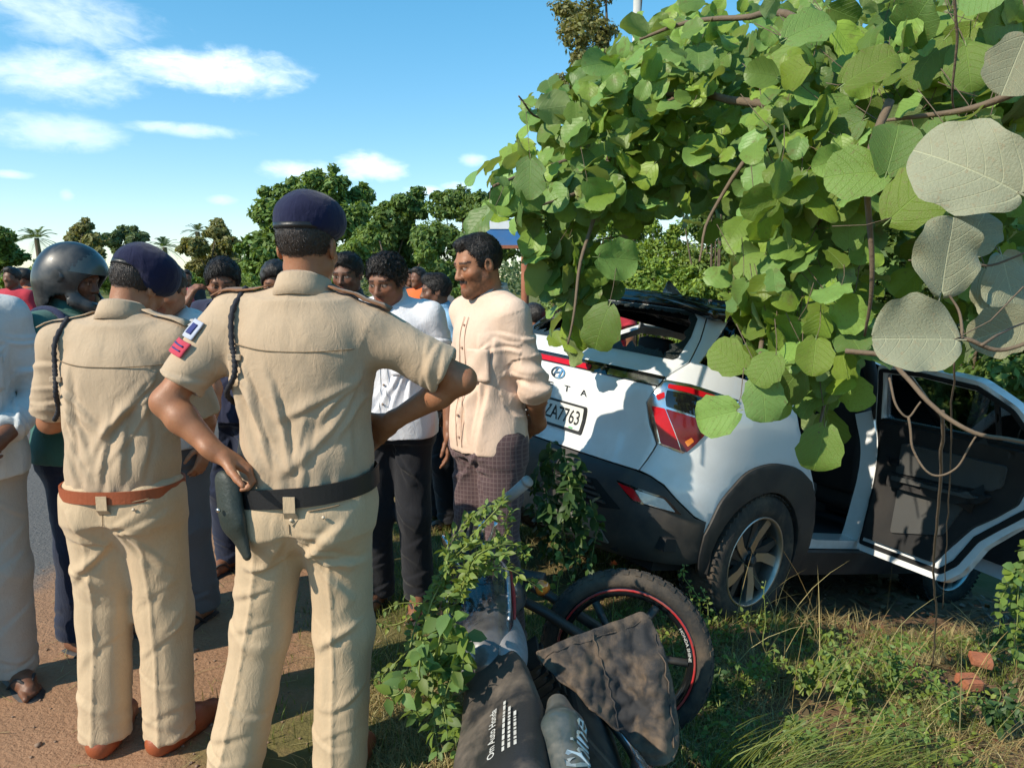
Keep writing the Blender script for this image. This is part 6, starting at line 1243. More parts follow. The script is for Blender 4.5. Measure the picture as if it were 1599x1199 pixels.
def app(p): q = p[2]; s_ = p[3]/q[1]; px = 799.5+FPX*q[0]/q[1]; return s_ if -20 < px < 1620 and p[2][2] < 1.55+q[1]*.42 else 0
parts.sort(key=app, reverse=True)
tw = MB()
for k, (o_, b_, p, L_, v_) in enumerate(parts[:300]):
    ob = mesh_link('leaf', (LMO if o_ else LME)[v_], bigtree); ob.matrix_local = Matrix.Translation(Vector(p-BT)) @ Matrix(b_.tolist()).to_4x4() @ Matrix.Scale(L_, 4)
VV, FF, UU, TT = [], [], [], []; nb = 0
for (o_, b_, p, L_, v_) in parts[300:]:
    V, F, UV = LEAVES[v_]; VV.append((V*L_) @ b_.T+p-BT); FF.append(F+nb); UU.append(UV); TT.append(np.full(len(V), RNG.uniform())); nb += len(V)
me = to_mesh('foliage', np.concatenate(VV), np.concatenate(FF), np.concatenate(UU), M_BIGLEAF, np.concatenate(TT)); tag(mesh_link('foliage', me, bigtree), kind='stuff')
# trunk, limbs and twigs
mb = MB(); top = Vector((2.6, 3.9, 2.2)); mb.tube([Vector(p)-bt_base for p in smooth_curve([bt_base-Vector((0, 0, .3)), (3.25, 4.2, .5), (3.0, 4.0, 1.4), top], 6)], [.13-.004*i for i in range(19)], 10); mb.build('trunk', M_BARK, bigtree, True)
for path in ([top, at(1250, 180, 3.2), at(1080, 150, 3.6), at(960, 220, 3.6), at(860, 262, 3.4), at(770, 290, 3.2)], [top, at(1300, 60, 3.0), at(1150, 20, 3.3), at(1000, 60, 3.6)], [at(1080, 150, 3.6), at(960, 160, 3.7), at(850, 180, 3.6), at(805, 150, 3.4)], [top, at(1400, 200, 2.8), at(1270, 330, 2.7), at(1200, 450, 2.6), at(1180, 600, 2.3)], [at(1270, 330, 2.7), at(1330, 450, 2.6), at(1300, 600, 2.4), at(1285, 680, 2.3)],
             [at(960, 220, 3.6), at(930, 330, 3.2), at(900, 430, 3.0), at(890, 530, 2.9)], [at(960, 285, 3.3), at(900, 300, 3.2), at(830, 330, 3.1)], [top, at(1500, 100, 2.8), at(1420, 20, 2.6)], [at(1250, 180, 3.2), at(1130, 300, 3.1), at(1090, 400, 2.9)], [at(1640, 120, 1.9), at(1540, 165, 2.0), at(1440, 180, 2.1), at(1370, 190, 2.2)], [at(1400, 160, 2.0), at(1365, 260, 1.98), at(1360, 420, 2.05), at(1350, 520, 2.2)]):
    mb = MB(); C_ = smooth_curve([tuple(Vector(p)-bt_base) for p in path], 6); C_ = C_+np.stack([perlin(C_*3+k) for k in (1, 9, 17)], 1)*.03; n_ = len(C_); r0 = .022 if path[0] is top else .012
    mb.tube([Vector(c) for c in C_], [r0*(1-.72*i/n_) for i in range(n_)], 7); mb.build('branch', M_TWIG, bigtree, True)
# leaf stalks joining leaves to the nearest twig ends
mb = MB()
for (o_, b_, p, L_, v_) in parts[:420]:
    base = Vector(p-BT); d_ = Vector(-b_[:, 1])*.6+Vector((random.gauss(0, .25), random.uniform(0, .6), random.uniform(0, .6))); mb.tube([base, base+d_*L_*.5, base+d_*L_*1.1+Vector((0, .03, .02))], [.0010, .0013, .0016], 4, cap=False)
tag(mb.build('leaf_stalks', M_TWIG, bigtree, True), kind='stuff')
# ---- bare creepers at the right
def vine(pts, r0, label, extra=()):
    base = Vector(pts[0]); root = empty('creeper', base); tag(root, label, 'creeper')
    for q, (ps, r_) in enumerate([(pts, r0)]+list(extra)):
        C_ = smooth_curve([tuple(Vector(p)-base) for p in ps], 8); C_ = C_+np.stack([perlin(C_*14+k) for k in (1, 9, 17)], 1)*.006; mb = MB(); mb.tube([Vector(c) for c in C_], [r_*(1-.35*i/len(C_)) for i in range(len(C_))], 6); mb.build('stem', M_TWIG, root, True)
vine([at(1320, 548, 1.75), at(1390, 560, 1.7), at(1450, 625, 1.62), at(1520, 675, 1.55), at(1640, 695, 1.5)], .0065, 'bare brown creeper stem slanting across the open car door', [([at(1390, 590, 1.66), at(1400, 630, 1.64), at(1418, 650, 1.63), at(1440, 625, 1.62)], .003), ([at(1418, 650, 1.63), at(1425, 700, 1.62), at(1455, 740, 1.6), at(1490, 730, 1.58), at(1525, 678, 1.55)], .003)])
vine([at(1472, 642, 1.62), at(1468, 760, 1.85), at(1458, 880, 2.2), at(1462, 960, 2.5), at(1455, 1040, 2.75)], .0042, 'thin dead creeper stem hanging straight down before the open door')
vine([at(1490, 555, 1.6), at(1484, 700, 1.9), at(1478, 850, 2.4), at(1472, 950, 2.7)], .0022, 'hair thin dark tendril beside the hanging creeper stem')
vine([at(1375, 560, 1.42), at(1440, 535, 1.36), at(1500, 530, 1.33), at(1560, 545, 1.32), at(1640, 520, 1.3)], .005, 'twig carrying the old grey leaves', [([at(1500, 530, 1.33), at(1495, 490, 1.35), at(1478, 455, 1.36)], .003), ([at(1530, 540, 1.32), at(1560, 520, 1.34), at(1610, 500, 1.4)], .003), ([at(1500, 400, 1.45), at(1540, 415, 1.5), at(1640, 380, 1.45)], .003)])
vine([at(1488, -20, 1.7), at(1495, 60, 1.75), at(1488, 130, 1.8), at(1490, 170, 1.85)], .0035, 'thin red brown twig hanging at the top right')
# ================================================================== WEEDS AND CREEPERS
def weed_leaf(L_, shape=.5):
    """small pointed leaf, 6 faces"""
    return np.array([(0, 0, 0), (-shape*.5, .3, .06), (0, .32, 0), (shape*.5, .3, .06), (-shape*.42, .65, .02), (0, .68, -.05), (shape*.42, .65, .02), (0, 1, -.16)])*L_, [(0, 2, 1, 1), (0, 3, 2, 2), (1, 2, 5, 4), (2, 3, 6, 5), (4, 5, 7, 7), (5, 6, 7, 7)]
def leafy(name, label, stems, L_, per, m_, shape=.5, stem_r=.003, cat='plant', group=None, hang=.2, pairs=True, stem_mat=None):
    base = Vector(stems[0][0]); root = empty(name, base); tag(root, label, cat, group); V, F, T_ = [], [], []; nb = 0; mb = MB()
    for st_ in stems:
        C_ = smooth_curve([tuple(Vector(p)-base) for p in st_], 8); C_ = C_+np.stack([perlin(C_*9+k) for k in (3, 13, 27)], 1)*.012; n_ = len(C_); mb.tube([Vector(c) for c in C_], [stem_r*(1-.6*i/n_) for i in range(n_)], 5)
        ln = np.linalg.norm(np.diff(C_, axis=0), axis=1).sum(); cnt = int(ln*per)
        for k in range(cnt):
            f = (k+RNG.uniform(0, .8))/max(1, cnt); i = min(n_-2, int(f*(n_-1))); p = C_[i]+(C_[i+1]-C_[i])*RNG.uniform(); t_ = C_[i+1]-C_[i]; t_ /= np.linalg.norm(t_)+1e-9
            for s_ in ((-1, 1) if pairs else (1,)):
                sd_ = np.cross(t_, RNG.normal(size=3)); sd_ /= np.linalg.norm(sd_)+1e-9; ax = sd_*.9+t_*.4+np.array([0, 0, -hang]); nr = np.array([-.3, -.3, .8])+RNG.normal(0, .45, 3); B_ = basis(nr, ax); lv, lf = weed_leaf(L_*RNG.uniform(.5, 1.25)*(1-.35*f), shape)
                V.append(lv @ B_.T+p+sd_*.006); F += [tuple(x+nb for x in q) for q in lf]; T_.append(np.full(8, RNG.uniform())); nb += 8
    mb.build('stem', stem_mat or M_VSTEM, root, True)
    F2 = [q if q[2] != q[3] else q[:3] for q in F]; o = mesh_obj('foliage', np.concatenate(V), F2, m_, root, True); o.data.attributes.new('tint', 'FLOAT', 'POINT').data.foreach_set('value', np.concatenate(T_).astype(np.float32)); o['kind'] = 'stuff'; return root
M_VSTEM = mat('green_stem', (.20, .24, .06), .6, var=.25)
M_VINE = leaf_mat('creeper_leaf', (.19, .27, .055), trans=.35, hue=.03, val=.35)
def g_at(px, py, z=0.0):
    d = px_dir(px, py); t_ = (z-CAM_H)/d.z; return Vector((0, 0, CAM_H))+d*t_
def rs(pl, Y, j=.05): return [at(a, b, Y+random.uniform(-j, j)) for a, b in pl]
random.seed(33)
leafy('creeper', 'yellow green creeper covering the motorcycle handlebar', [rs(p, 2.14, .09) for p in (((655, 1010), (680, 930), (715, 860), (770, 800), (790, 780)), ((690, 1000), (720, 920), (745, 870), (800, 850), (825, 870)), ((640, 1010), (660, 950), (700, 890), (735, 850), (760, 850)), ((715, 920), (750, 890), (800, 890), (840, 920)), ((700, 880), (705, 840), (740, 800), (765, 790)), ((660, 985), (690, 950), (720, 930), (700, 880)), ((720, 930), (740, 880), (775, 850), (800, 800)), ((700, 930), (735, 905), (770, 880), (790, 860)))], .036, 120, M_VINE, .5, .0032)
leafy('creeper', 'leafy creeper hanging down the left flank of the motorcycle', [rs(p, 1.97, .12) for p in (((690, 960), (680, 1020), (690, 1080), (700, 1150)), ((720, 980), (705, 1040), (700, 1100), (715, 1180)), ((660, 1000), (655, 1050), (670, 1100), (690, 1180)), ((640, 1040), (625, 1080), (600, 1085)), ((700, 950), (715, 1000), (705, 1060), (690, 1120)), ((730, 990), (720, 1050), (705, 1090), (710, 1140)), ((690, 1000), (670, 1040), (650, 1090), (655, 1130)))], .060, 60, M_WEED, .55, .003)
leafy('creeper', 'pale leafy runner trailing from the motorcycle towards the policeman', [rs(p, 2.55, .1) for p in (((690, 930), (650, 955), (610, 975), (585, 970)), ((670, 960), (640, 1010), (600, 1050), (560, 1070)), ((680, 945), (630, 940), (600, 950)))], .035, 45, M_VINE, .5, .003)
leafy('creeper', 'dark leafy creeper hanging under the car bumper', [rs(p, 3.05, .15) for p in (((860, 690), (850, 740), (860, 800), (850, 870)), ((880, 700), (890, 760), (880, 820), (890, 880)), ((840, 720), (835, 780), (845, 850)), ((900, 720), (910, 790), (905, 860)), ((865, 720), (870, 790), (865, 850)), ((920, 780), (930, 830), (920, 890)), ((850, 780), (860, 830), (870, 890)), ((890, 800), (900, 850), (895, 900)))], .062, 60, M_DWEED, .6, .003, hang=.9)
leafy('weed', 'light green weed sprouting between motorcycle and bumper', [rs(p, 2.75, .04) for p in (((880, 960), (870, 920), (880, 880), (875, 860)), ((880, 960), (900, 930), (890, 900)), ((870, 960), (855, 930), (850, 900)))], .034, 60, M_VINE, .7)
leafy('weed', 'thin sprig of small leaves beside the motorcycle tyre', [rs(p, 2.75, .04) for p in (((1095, 1000), (1090, 940), (1070, 900), (1065, 880)), ((1100, 1000), (1105, 950), (1095, 915)), ((1080, 1010), (1085, 960), (1075, 920)))], .024, 70, M_VINE, .6, .0022)
leafy('weed', 'tall bare sprig in front of the car\'s rear wheel', [[at(1192, 1010, 2.8), at(1195, 970, 2.8), at(1192, 930, 2.8), at(1195, 905, 2.8)]], .022, 32, M_VINE, .6, .0022, pairs=False)
BG = 'low weeds on the bank in front of the car'
for i, (px, py, hgt, sp, L_, m_, lab) in enumerate(((1255, 1075, 80, 90, .040, M_VINE, 'fallen pale weed on the bank left of the drooping weed'), (1330, 1100, 110, 60, .042, M_VINE, 'drooping pale weed in the middle of the bank'), (1400, 1070, 85, 60, .034, M_WEED, 'small leaved weed left of the broken brick'), (1160, 1080, 80, 70, .032, M_VINE, 'yellowing weed right of the motorcycle tyre'), (1480, 1120, 70, 60, .030, M_WEED, 'low weed below the broken brick'), (1560, 1130, 70, 55, .042, M_DWEED, 'dark green weed at the lower right corner'), (1120, 1110, 70, 60, .04, M_DWEED, 'dark weed beside the muddy trousers'), (1380, 1160, 70, 70, .034, M_WEED, 'sprawling weed at the bottom of the bank'), (1250, 1170, 60, 70, .036, M_WEED, 'low weed among the long grass blades'))):
    b = g_at(px, py, -.06); sc = b.y/FPX; S_ = []
    for k in range(7):
        a = random.uniform(-1, 1); tip = b+Vector((a*sp*sc, random.uniform(-.10, .08), hgt*sc*random.uniform(.35, 1.0))); S_.append([b+Vector((random.uniform(-.03, .03), random.uniform(-.03, .03), 0)), b.lerp(tip, .5)+Vector((0, 0, hgt*sc*.25)), tip])
    leafy('weed', lab, S_, L_, 75, m_, .5, .0025, group=BG)
leafy('weed', 'shrub with round blue green leaflets at the right edge below the door', [rs(p, 2.5, .05) for p in (((1585, 1040), (1590, 960), (1600, 890), (1610, 860)), ((1605, 880), (1580, 890), (1565, 930), (1560, 985)), ((1605, 880), (1590, 900), (1588, 950), (1585, 1000)), ((1610, 870), (1620, 920), (1615, 990)), ((1600, 860), (1630, 850), (1650, 900)))], .040, 75, M_WEED, .8, .003, hang=.5)
# long loose stems lying across the bank
blades('dry_stems', 190, (.9, 2.6, 2.1, 3.3), .25, .6, .0022, M_STRAW, lean=1.6, leandir=(.3, -.2), seg=5, label='long yellow dry stems lying across the bank')
# ---- bricks, flower, sign, pole
M_BRICK = mat('brick', (.36, .12, .06), .9, var=.3, vscale=25, bump=.006, bscale=40, dirt=(.25, .17, .11), damt=.4)
def brick(px, py, h_, rz, lab, z=-.08):
    p = g_at(px, py, z); mb = MB(); R_ = Matrix.Rotation(rz, 3, 'Z') @ Matrix.Rotation(.12, 3, 'X'); mb.box((0, 0, 0), h_, R_, .008); V = np.array(mb.V); V = V+np.stack([perlin(V*18+k) for k in (1, 5, 9)], 1)*.010
    o = mesh_obj('brick', V, mb.F, M_BRICK, None, False, p+Vector((0, 0, h_[2]*.25))); tag(o, lab, 'brick')
brick(1515, 1066, (.040, .036, .020), .15, 'orange broken brick lying in the sun on the bank'); brick(1532, 1030, (.042, .035, .016), -.4, 'reddish round brick lump in the shade behind the broken brick')
p = at(958, 882, 2.95); mb = MB()
for k in range(14): a = k*2.4; e = .3+.5*(k % 3); d = Vector((math.cos(a)*math.cos(e), math.sin(a)*math.cos(e), math.sin(e)))*.022; s_ = d.cross(Vector((.3, .2, 1))).normalized()*.006; mb.add([d*.1, d*.6+s_, d, d*.6-s_], [(0, 1, 2, 3)])
fl = mesh_obj('flower', mb.V, mb.F, mat('orange_petal', (.75, .12, .02), .6), None, False, p); tag(fl, 'small orange flower in the shade behind the motorcycle wheel', 'flower')
mb = MB(); mb.tube([(0, 0, 0), (.005, .01, -.15), (.0, .02, -.34)], .002, 5); mb.build('stem', M_VSTEM, fl)
Y = 9.5; q = at(812, 450, Y); sg_ = empty('sign_board', (q.x, Y, 0)); tag(sg_, 'blue sign board on rusty posts behind the man in the cream shirt', 'sign')
M_RUST = mat('rusty_steel', (.30, .105, .055), .8, var=.35, bump=.002, bscale=60); M_BLUE = mat('sign_blue', (.03, .16, .42), .4, var=.15, dirt=(.2, .2, .2), damt=.3); M_WB = mat('sign_white', (.7, .72, .74), .5)
zz = lambda py: at(812, py, Y).z; xx = lambda px: at(px, 380, Y).x-q.x
mb = MB(); mb.tube([(xx(820), 0, 0), (xx(820), 0, zz(300))], .05, 10); mb.build('post', M_RUST, sg_, True); mb = MB(); mb.tube([(xx(640), 0, 0), (xx(640), 0, zz(330))], .05, 10); 
mb = MB(); mb.box(((xx(760)+xx(830))/2, -.06, (zz(345)+zz(388))/2), ((xx(830)-xx(760))/2, .012, (zz(345)-zz(388))/2)); bd = mb.build('board', M_BLUE, sg_)
mb = MB(); mb.box(((xx(760)+xx(830))/2, -.075, zz(386)), ((xx(830)-xx(760))/2, .01, .02)); mb.build('board_edge', M_RUST, bd); mb = MB(); mb.box(((xx(765)+xx(815))/2, -.075, zz(352)), ((xx(815)-xx(765))/2, .006, .05)); mb.build('white_band', M_WB, bd)
mb = MB(); mb.tube([(xx(752), 0, zz(365)), (xx(800), 0, zz(288)), (xx(830), 0, zz(300))], .022, 6); mb.tube([(xx(775), 0, zz(330)), (xx(815), 0, zz(325))], .018, 6); mb.tube([(xx(775), 0, zz(325)), (xx(800), 0, zz(290))], .018, 6); mb.build('truss', M_RUST, sg_, True)
mb = MB(); mb.box(((xx(780)+xx(815))/2, .02, zz(312)), ((xx(815)-xx(780))/2, .01, .12)); mb.build('back_panel', M_WB, sg_)
q = at(985, 450, 13); mb = MB(); mb.tube([(0, 0, 0), (0, 0, 7.5)], [.09, .06], 10); po = mb.build('utility_pole', mat('concrete', (.45, .45, .42), .9, var=.2), None, True); po.location = (q.x, 13, 0); tag(po, 'pale concrete pole rising behind the tree top', 'pole')
mb = MB(); mb.box((0, 0, 6.9), (.6, .04, .05)); mb.build('cross_arm', M_RUST, po)

# low leafy ground cover on the bank
n = 9000; x = RNG.uniform(.5, 3.0, n); y = RNG.uniform(1.75, 3.5, n); k = perlin(np.stack([x*2.3, y*2.3, 0*x+4], -1)) > RNG.uniform(-.35, .35, n); x, y = x[k], y[k]; n = len(x); z = ground_z(x, y)+RNG.uniform(.004, .09, n)**1.0
lv, lf = weed_leaf(1., .5); V, F, T_ = [], [], []
for i in range(n): B_ = basis(np.array([-.3, -.3, .8])+RNG.normal(0, .4, 3), RNG.normal(size=3)*np.array([1, 1, .4])); V.append((lv*RNG.uniform(.012, .036)) @ B_.T+np.array([x[i], y[i], z[i]])); F += [tuple(a+8*i for a in (q if q[2] != q[3] else q[:3])) for q in lf]
o = mesh_obj('ground_cover', np.concatenate(V), F, M_VINE, None, True); o.data.attributes.new('tint', 'FLOAT', 'POINT').data.foreach_set('value', np.repeat(RNG.uniform(0, 1, n), 8).astype(np.float32)); tag(o, 'low leafy ground cover on the bank in front of the car', 'ground cover', kind='stuff')

blades('dry_grass', 15000, (-.55, .35, 1.75, 2.7), .02, .09, .0022, M_STRAW, lean=1.6, dens=patch(2.6, -.2, 5), label='trampled straw beside the near policeman\'s feet')
blades('dry_grass', 16000, (.55, 3.0, 1.75, 3.2), .03, .14, .0024, M_STRAW, lean=2.0, dens=patch(1.8, -.05, 15), label='flattened yellow straw among the weeds of the bank')
M_CAMEO = cloth_mat('cream_shirt', (.68, .50, .385), weave=600); M_WHITE = cloth_mat('white_shirt', (.74, .74, .78)); M_LBLUE = cloth_mat('light_blue_shirt', (.25, .45, .66)); M_OFFWH = cloth_mat('pale_grey_shirt', (.56, .58, .58))
M_MAROON = cloth_mat('checked_maroon', (.085, .052, .056), check=((.17, .125, .12), 55)); M_BLACKT = cloth_mat('black_trousers', (.014, .015, .020)); M_NAVYT = cloth_mat('navy_trousers', (.012, .018, .042)); M_GREYT = cloth_mat('grey_trousers', (.11, .115, .125)); M_PALET = cloth_mat('pale_grey_trousers', (.38, .35, .31))
M_GREEN = cloth_mat('green_shirt', (.045, .135, .115)); M_TEE = cloth_mat('white_tee', (.66, .63, .60)); M_STRIPE = cloth_mat('striped_navy', (.02, .024, .055), stripe=(.95, 1.45, ((0, (.02, .024, .055)), (.30, (.02, .024, .055)), (.36, (.55, .55, .55)), (.43, (.02, .024, .055)), (.50, (.45, .03, .04)), (.53, (.02, .024, .055)), (.62, (.55, .55, .55)), (.68, (.02, .024, .055)))))
M_RED = cloth_mat('red_shirt', (.42, .03, .05)); M_ORANGE = cloth_mat('orange_shirt', (.60, .13, .03)); M_DKGREEN = cloth_mat('dark_green_shirt', (.03, .10, .08)); M_DARKSH = cloth_mat('dark_shirt', (.03, .03, .035))
SK1 = (.36, .165, .085); SK2 = (.24, .11, .062); SK3 = (.17, .078, .045); SK4 = (.42, .20, .11)
# ---- the policeman in the middle, seen from behind, hands on hips
A = person('policeman with hands on hips, black belt and navy beret, standing nearest', (-.585, 2.10, 0), -2, 1.015, SK1, .0055, bulk=1.06, pel=(-.015, 0), chest=(.0, -.01), twist=-4, belly=.03,
    sh=((-.195, -.01, 1.440), (.205, -.02, 1.395)), neck=(.01, -.03, 1.485), head=(.02, -.005, 1.632), head_rot=(4, 0, -6),
    el=((-.355, -.11, 1.215), (.445, .00, 1.265)), wr=((-.205, -.150, 1.085), (.215, .11, 1.12)),
    hands=(dict(d=(.62, .30, -.42), n=(-.35, -.1, -.9), curl=.9, thumb=-.9), dict(d=(-.5, .5, -.4), n=(0, -1, 0), curl=.5)),
    ankles=((-.275, -.03, .085), (.055, .0, .085)), knees=((-.175, .03, .50), (.075, .035, .50)), feet=(18, -12), hair='cropped',
    shirt=dict(hem=.955, sleeve=.80, ease=(.022, .020)), trousers=dict(top=.965, w=1.0), belt=dict(z=.948, mat=M_LEATHER_BK, h=.027, tilt=.12), shoes=('shoe', M_LEATHER_BR), headgear='beret', extra=dict(beret=.3))
B = person('stooping policeman with tan belt and beret, back to the camera, at the left', (-1.245, 2.32, 0), 0, .955, SK1, .0055, bulk=.96, chest=(.01, .03), pel=(0, 0), twist=0,
    sh=((-.185, .03, 1.345), (.180, .03, 1.345)), neck=(.01, .05, 1.405), head=(.035, .11, 1.520), head_rot=(24, 6, -22),
    el=((-.262, .07, 1.085), (.225, .10, 1.08)), wr=((-.12, .27, 1.10), (.12, .29, 1.10)), ankles=((-.105, -.03, .08), (.105, -.02, .08)), knees=((-.105, .02, .45), (.095, .02, .45)), feet=(8, -22), hair='cropped',
    shirt=dict(hem=.935, sleeve=.90, ease=(.026, .028)), trousers=dict(top=.945, w=1.04), belt=dict(z=.932, mat=M_LEATHER_BR, h=.019), shoes=('shoe', M_LEATHER_BR), headgear='beret', extra=dict(beret=1.0))
Cm = person('bearded man in a cream shirt, hands behind his back, beside the white car', (-.095, 2.97, 0), 128, 1.0, SK1, .0046, bulk=.86, chest=(0, .01), sh=((-.163, .0, 1.410), (.163, .0, 1.410)), head=(-.0, .05, 1.600), head_rot=(14, 0, -6), el=((-.205, -.075, 1.13), (.205, -.09, 1.13)), wr=((-.10, -.18, .955), (.10, -.19, .975)),
    hands=(dict(d=(.75, -.05, -.3), n=(0, -1, 0), curl=.5), dict(d=(-.75, -.05, -.3), n=(0, -1, 0), curl=.5)), hair='receding', face=dict(moustache=.9, beard=.62, gaze=.003), shirt=dict(mat=M_CAMEO, hem=.865, sleeve=1.25, tuck=False, ease=(.012, .014), fold=.012), trousers=dict(mat=M_MAROON, top=1.0, w=.93, crease=0), collar='band', shoes=('sandal', M_RUBBER))
J = person('curly haired man in a white shirt facing the policeman', (-.545, 3.38, 0), 172, .975, SK2, .0052, head=(0, .06, 1.535), head_rot=(16, 0, -14), el=((-.27, -.02, 1.10), (.25, .0, 1.10)), wr=((-.27, .05, .86), (.24, .10, .87)),
    hands=(dict(curl=.3, n=(1, .2, 0), d=(0, .12, -1)), dict(curl=.4)), hair='curly', face=dict(moustache=.3, beard=.12, gaze=.002), shirt=dict(mat=M_WHITE, hem=.86, sleeve=1.28, tuck=False, fold=.009), trousers=dict(mat=M_BLACKT, top=1.0, w=.92, crease=0), shoes=('sandal', M_RUBBER))
Kp = person('moustached man in a light blue shirt behind the curly haired man', (-.49, 4.95), 118, .985, SK3, .0065, head_rot=(4, 0, -14), hair='short', face=dict(moustache=.95, beard=.1), shirt=dict(mat=M_LBLUE, hem=.88, sleeve=1.75, tuck=False), trousers=dict(mat=M_BLACKT, crease=0), shoes=('sandal', M_RUBBER))
D = person('man in a pale grey buttoned shirt cut off by the left edge', (-1.985, 2.62, 0), -138, 1.0, SK3, .0062, head=(.03, .15, 1.56), head_rot=(12, 0, 48), el=((-.26, .02, 1.10), (.27, .0, 1.10)), wr=((-.07, .24, .98), (.06, .25, .99)), hands=(dict(d=(.7, .5, -.4), n=(.3, -.6, .3), curl=.5), dict(d=(-.7, .4, -.4), n=(-.3, -.6, .3), curl=.5)),
    hair='thick', face=dict(moustache=.3, beard=.2), shirt=dict(mat=M_OFFWH, hem=.84, sleeve=1.7, tuck=False), trousers=dict(mat=M_PALET, crease=0), shoes=('sandal', M_RUBBER))
Eh = person('man in a green shirt wearing a black open motorcycle helmet', (-1.77, 3.02, 0), -108, .955, SK3, .006, head_rot=(12, 0, 18), hair=None, face=dict(moustache=.5, beard=.25), el=((-.24, .05, 1.06), (.25, .03, 1.06)), wr=((-.14, .24, .96), (.14, .24, .94)), shirt=dict(mat=M_GREEN, hem=.86, sleeve=1.8, tuck=False), trousers=dict(mat=M_NAVYT, crease=0, hem=.07), shoes=('sandal', M_RUBBER))
Ft_ = person('man in a white tee and grey trousers behind the stooping policeman', (-1.52, 3.28, 0), 155, .95, SK4, .008, head=(-.11, .08, 1.50), head_rot=(20, 0, 20), hair='short', face=dict(beard=.2), shirt=dict(mat=M_TEE, hem=.86, sleeve=.75, tuck=False), trousers=dict(mat=M_GREYT, crease=.003), collar=False, shoes=('sandal', M_RUBBER))
Gp = person('man in a striped navy shirt raising a hand to his face', (-1.43, 3.82, 0), 170, .965, SK2, .0062, head=(.0, .07, 1.525), head_rot=(16, 0, 26), hair='thick', face=dict(beard=.15), sh=None, el=((-.25, .04, 1.10), (.22, .16, 1.17)), wr=((-.24, .14, .87), (.135, .20, 1.415)), hands=(None, dict(d=(-.35, -.25, .8), n=(-.5, -.6, 0), curl=.6)), shirt=dict(mat=M_STRIPE, hem=.86, sleeve=.7, tuck=False), trousers=dict(mat=M_NAVYT, crease=0), shoes=('sandal', M_RUBBER))
Hp = person('man whose dark hair shows over the nearest policeman\'s left shoulder', (-1.36, 4.35), 190, .965, SK2, .010, head=(0, .06, 1.54), head_rot=(22, 0, 0), hair='thick', face={}, shirt=dict(mat=M_DARKSH, tuck=False, hem=.86), trousers=dict(mat=M_GREYT, crease=0))
Ip = person('dark faced man peering over the nearest policeman\'s right shoulder', (-.90, 4.15), 172, .995, SK3, .0068, head_rot=(10, 0, -6), hair='short', face=dict(moustache=.4, beard=.2), shirt=dict(mat=M_DARKSH, tuck=False, hem=.86), trousers=dict(mat=M_BLACKT, crease=0))
Lp = person('man half hidden by leaves beside the rusty post', (.19, 6.1), 30, .985, SK2, .010, hair='short', shirt=dict(mat=M_DARKSH, tuck=False, hem=.86), trousers=dict(mat=M_BLACKT, crease=0))
Mp = person('man on the far side of the car seen over its roof', (.80, 6.25, 0), -35, .945, SK2, .010, head_rot=(20, 0, 0), hair='thick', shirt=dict(mat=M_RED, tuck=False, hem=.86), trousers=dict(mat=M_NAVYT, crease=0))
# ---- details worn by the figures --------------------------------------------
def shirt_of(K, nm='shirt'):
    o = [c for c in K['root'].children if c.name.split('.')[0] == nm][0]; V = np.empty(len(o.data.vertices)*3, np.float32); o.data.vertices.foreach_get('co', V); V = V.reshape(-1, 3); N = np.empty(len(V)*3, np.float32); o.data.vertices.foreach_get('normal', N); return V, N.reshape(-1, 3)
def stick(V, N, p, d, off=.003):
    """nearest cloth point seen from direction d around p"""
    p, d = np.array(p, float), np.array(d, float); d /= np.linalg.norm(d); q = V-p; a = q @ d; lat = np.linalg.norm(q-a[:, None]*d, axis=1); k = np.nonzero(lat < .012)[0]
    if not len(k): k = np.argsort(lat)[:5]
    i = k[np.argmax(a[k])]; return Vector(p+d*a[i]+N[i]*off) if lat[i] < .012 else Vector(V[i]+N[i]*off)
def ribbon(K, name, pts, r_, m_, d, cloth='shirt', off=.002, n=6, VN=None):
    V, N = VN or shirt_of(K, cloth); C_ = [stick(V, N, p, d, off) for p in smooth_curve(pts, 10)]; C_ = np.array([tuple(c) for c in C_]); 
    
    for _ in range(4): C_[1:-1] = (C_[:-2]+2*C_[1:-1]+C_[2:])/4
    mb = MB(); mb.tube([Vector(c) for c in C_], r_, n); return mb.build(name, m_, K['root'], True)
def cloth_patch(K, name, cx, cz, hw, hh, m_, d, rot=0, cloth='shirt', off=.004, th=.003, nx=10, ny=10, parent=None, ux=None):
    V, N = shirt_of(K, cloth); d = np.array(d, float); d /= np.linalg.norm(d); ux = np.cross(d, [0, 0, 1]) if ux is None else np.array(ux, float); ux /= np.linalg.norm(ux); uz = np.cross(ux, d); uz /= np.linalg.norm(uz)
    if uz[2] < 0: uz = -uz
    c, s_ = math.cos(rot), math.sin(rot); a_, b_ = ux*c+uz*s_, -ux*s_+uz*c; cen = np.array([cx[0], cx[1], cz], float); P = np.array([[tuple(stick(V, N, cen+a_*hw*(2*i/nx-1)+b_*hh*(2*j/ny-1), d, off)) for j in range(ny+1)] for i in range(nx+1)])
    for _ in range(2): Q_ = P.copy(); Q_[1:-1] = (P[:-2]+2*P[1:-1]+P[2:])/4; Q_[:, 1:-1] = (Q_[:, :-2]+2*Q_[:, 1:-1]+Q_[:, 2:])/4; P = Q_
    F = [(i*(ny+1)+j, (i+1)*(ny+1)+j, (i+1)*(ny+1)+j+1, i*(ny+1)+j+1) for i in range(nx) for j in range(ny)]
    o = mesh_obj(name, P.reshape(-1, 3), F, m_, parent or K['root']); md = o.modifiers.new('t', 'SOLIDIFY'); md.thickness = th; md.offset = 0; return o
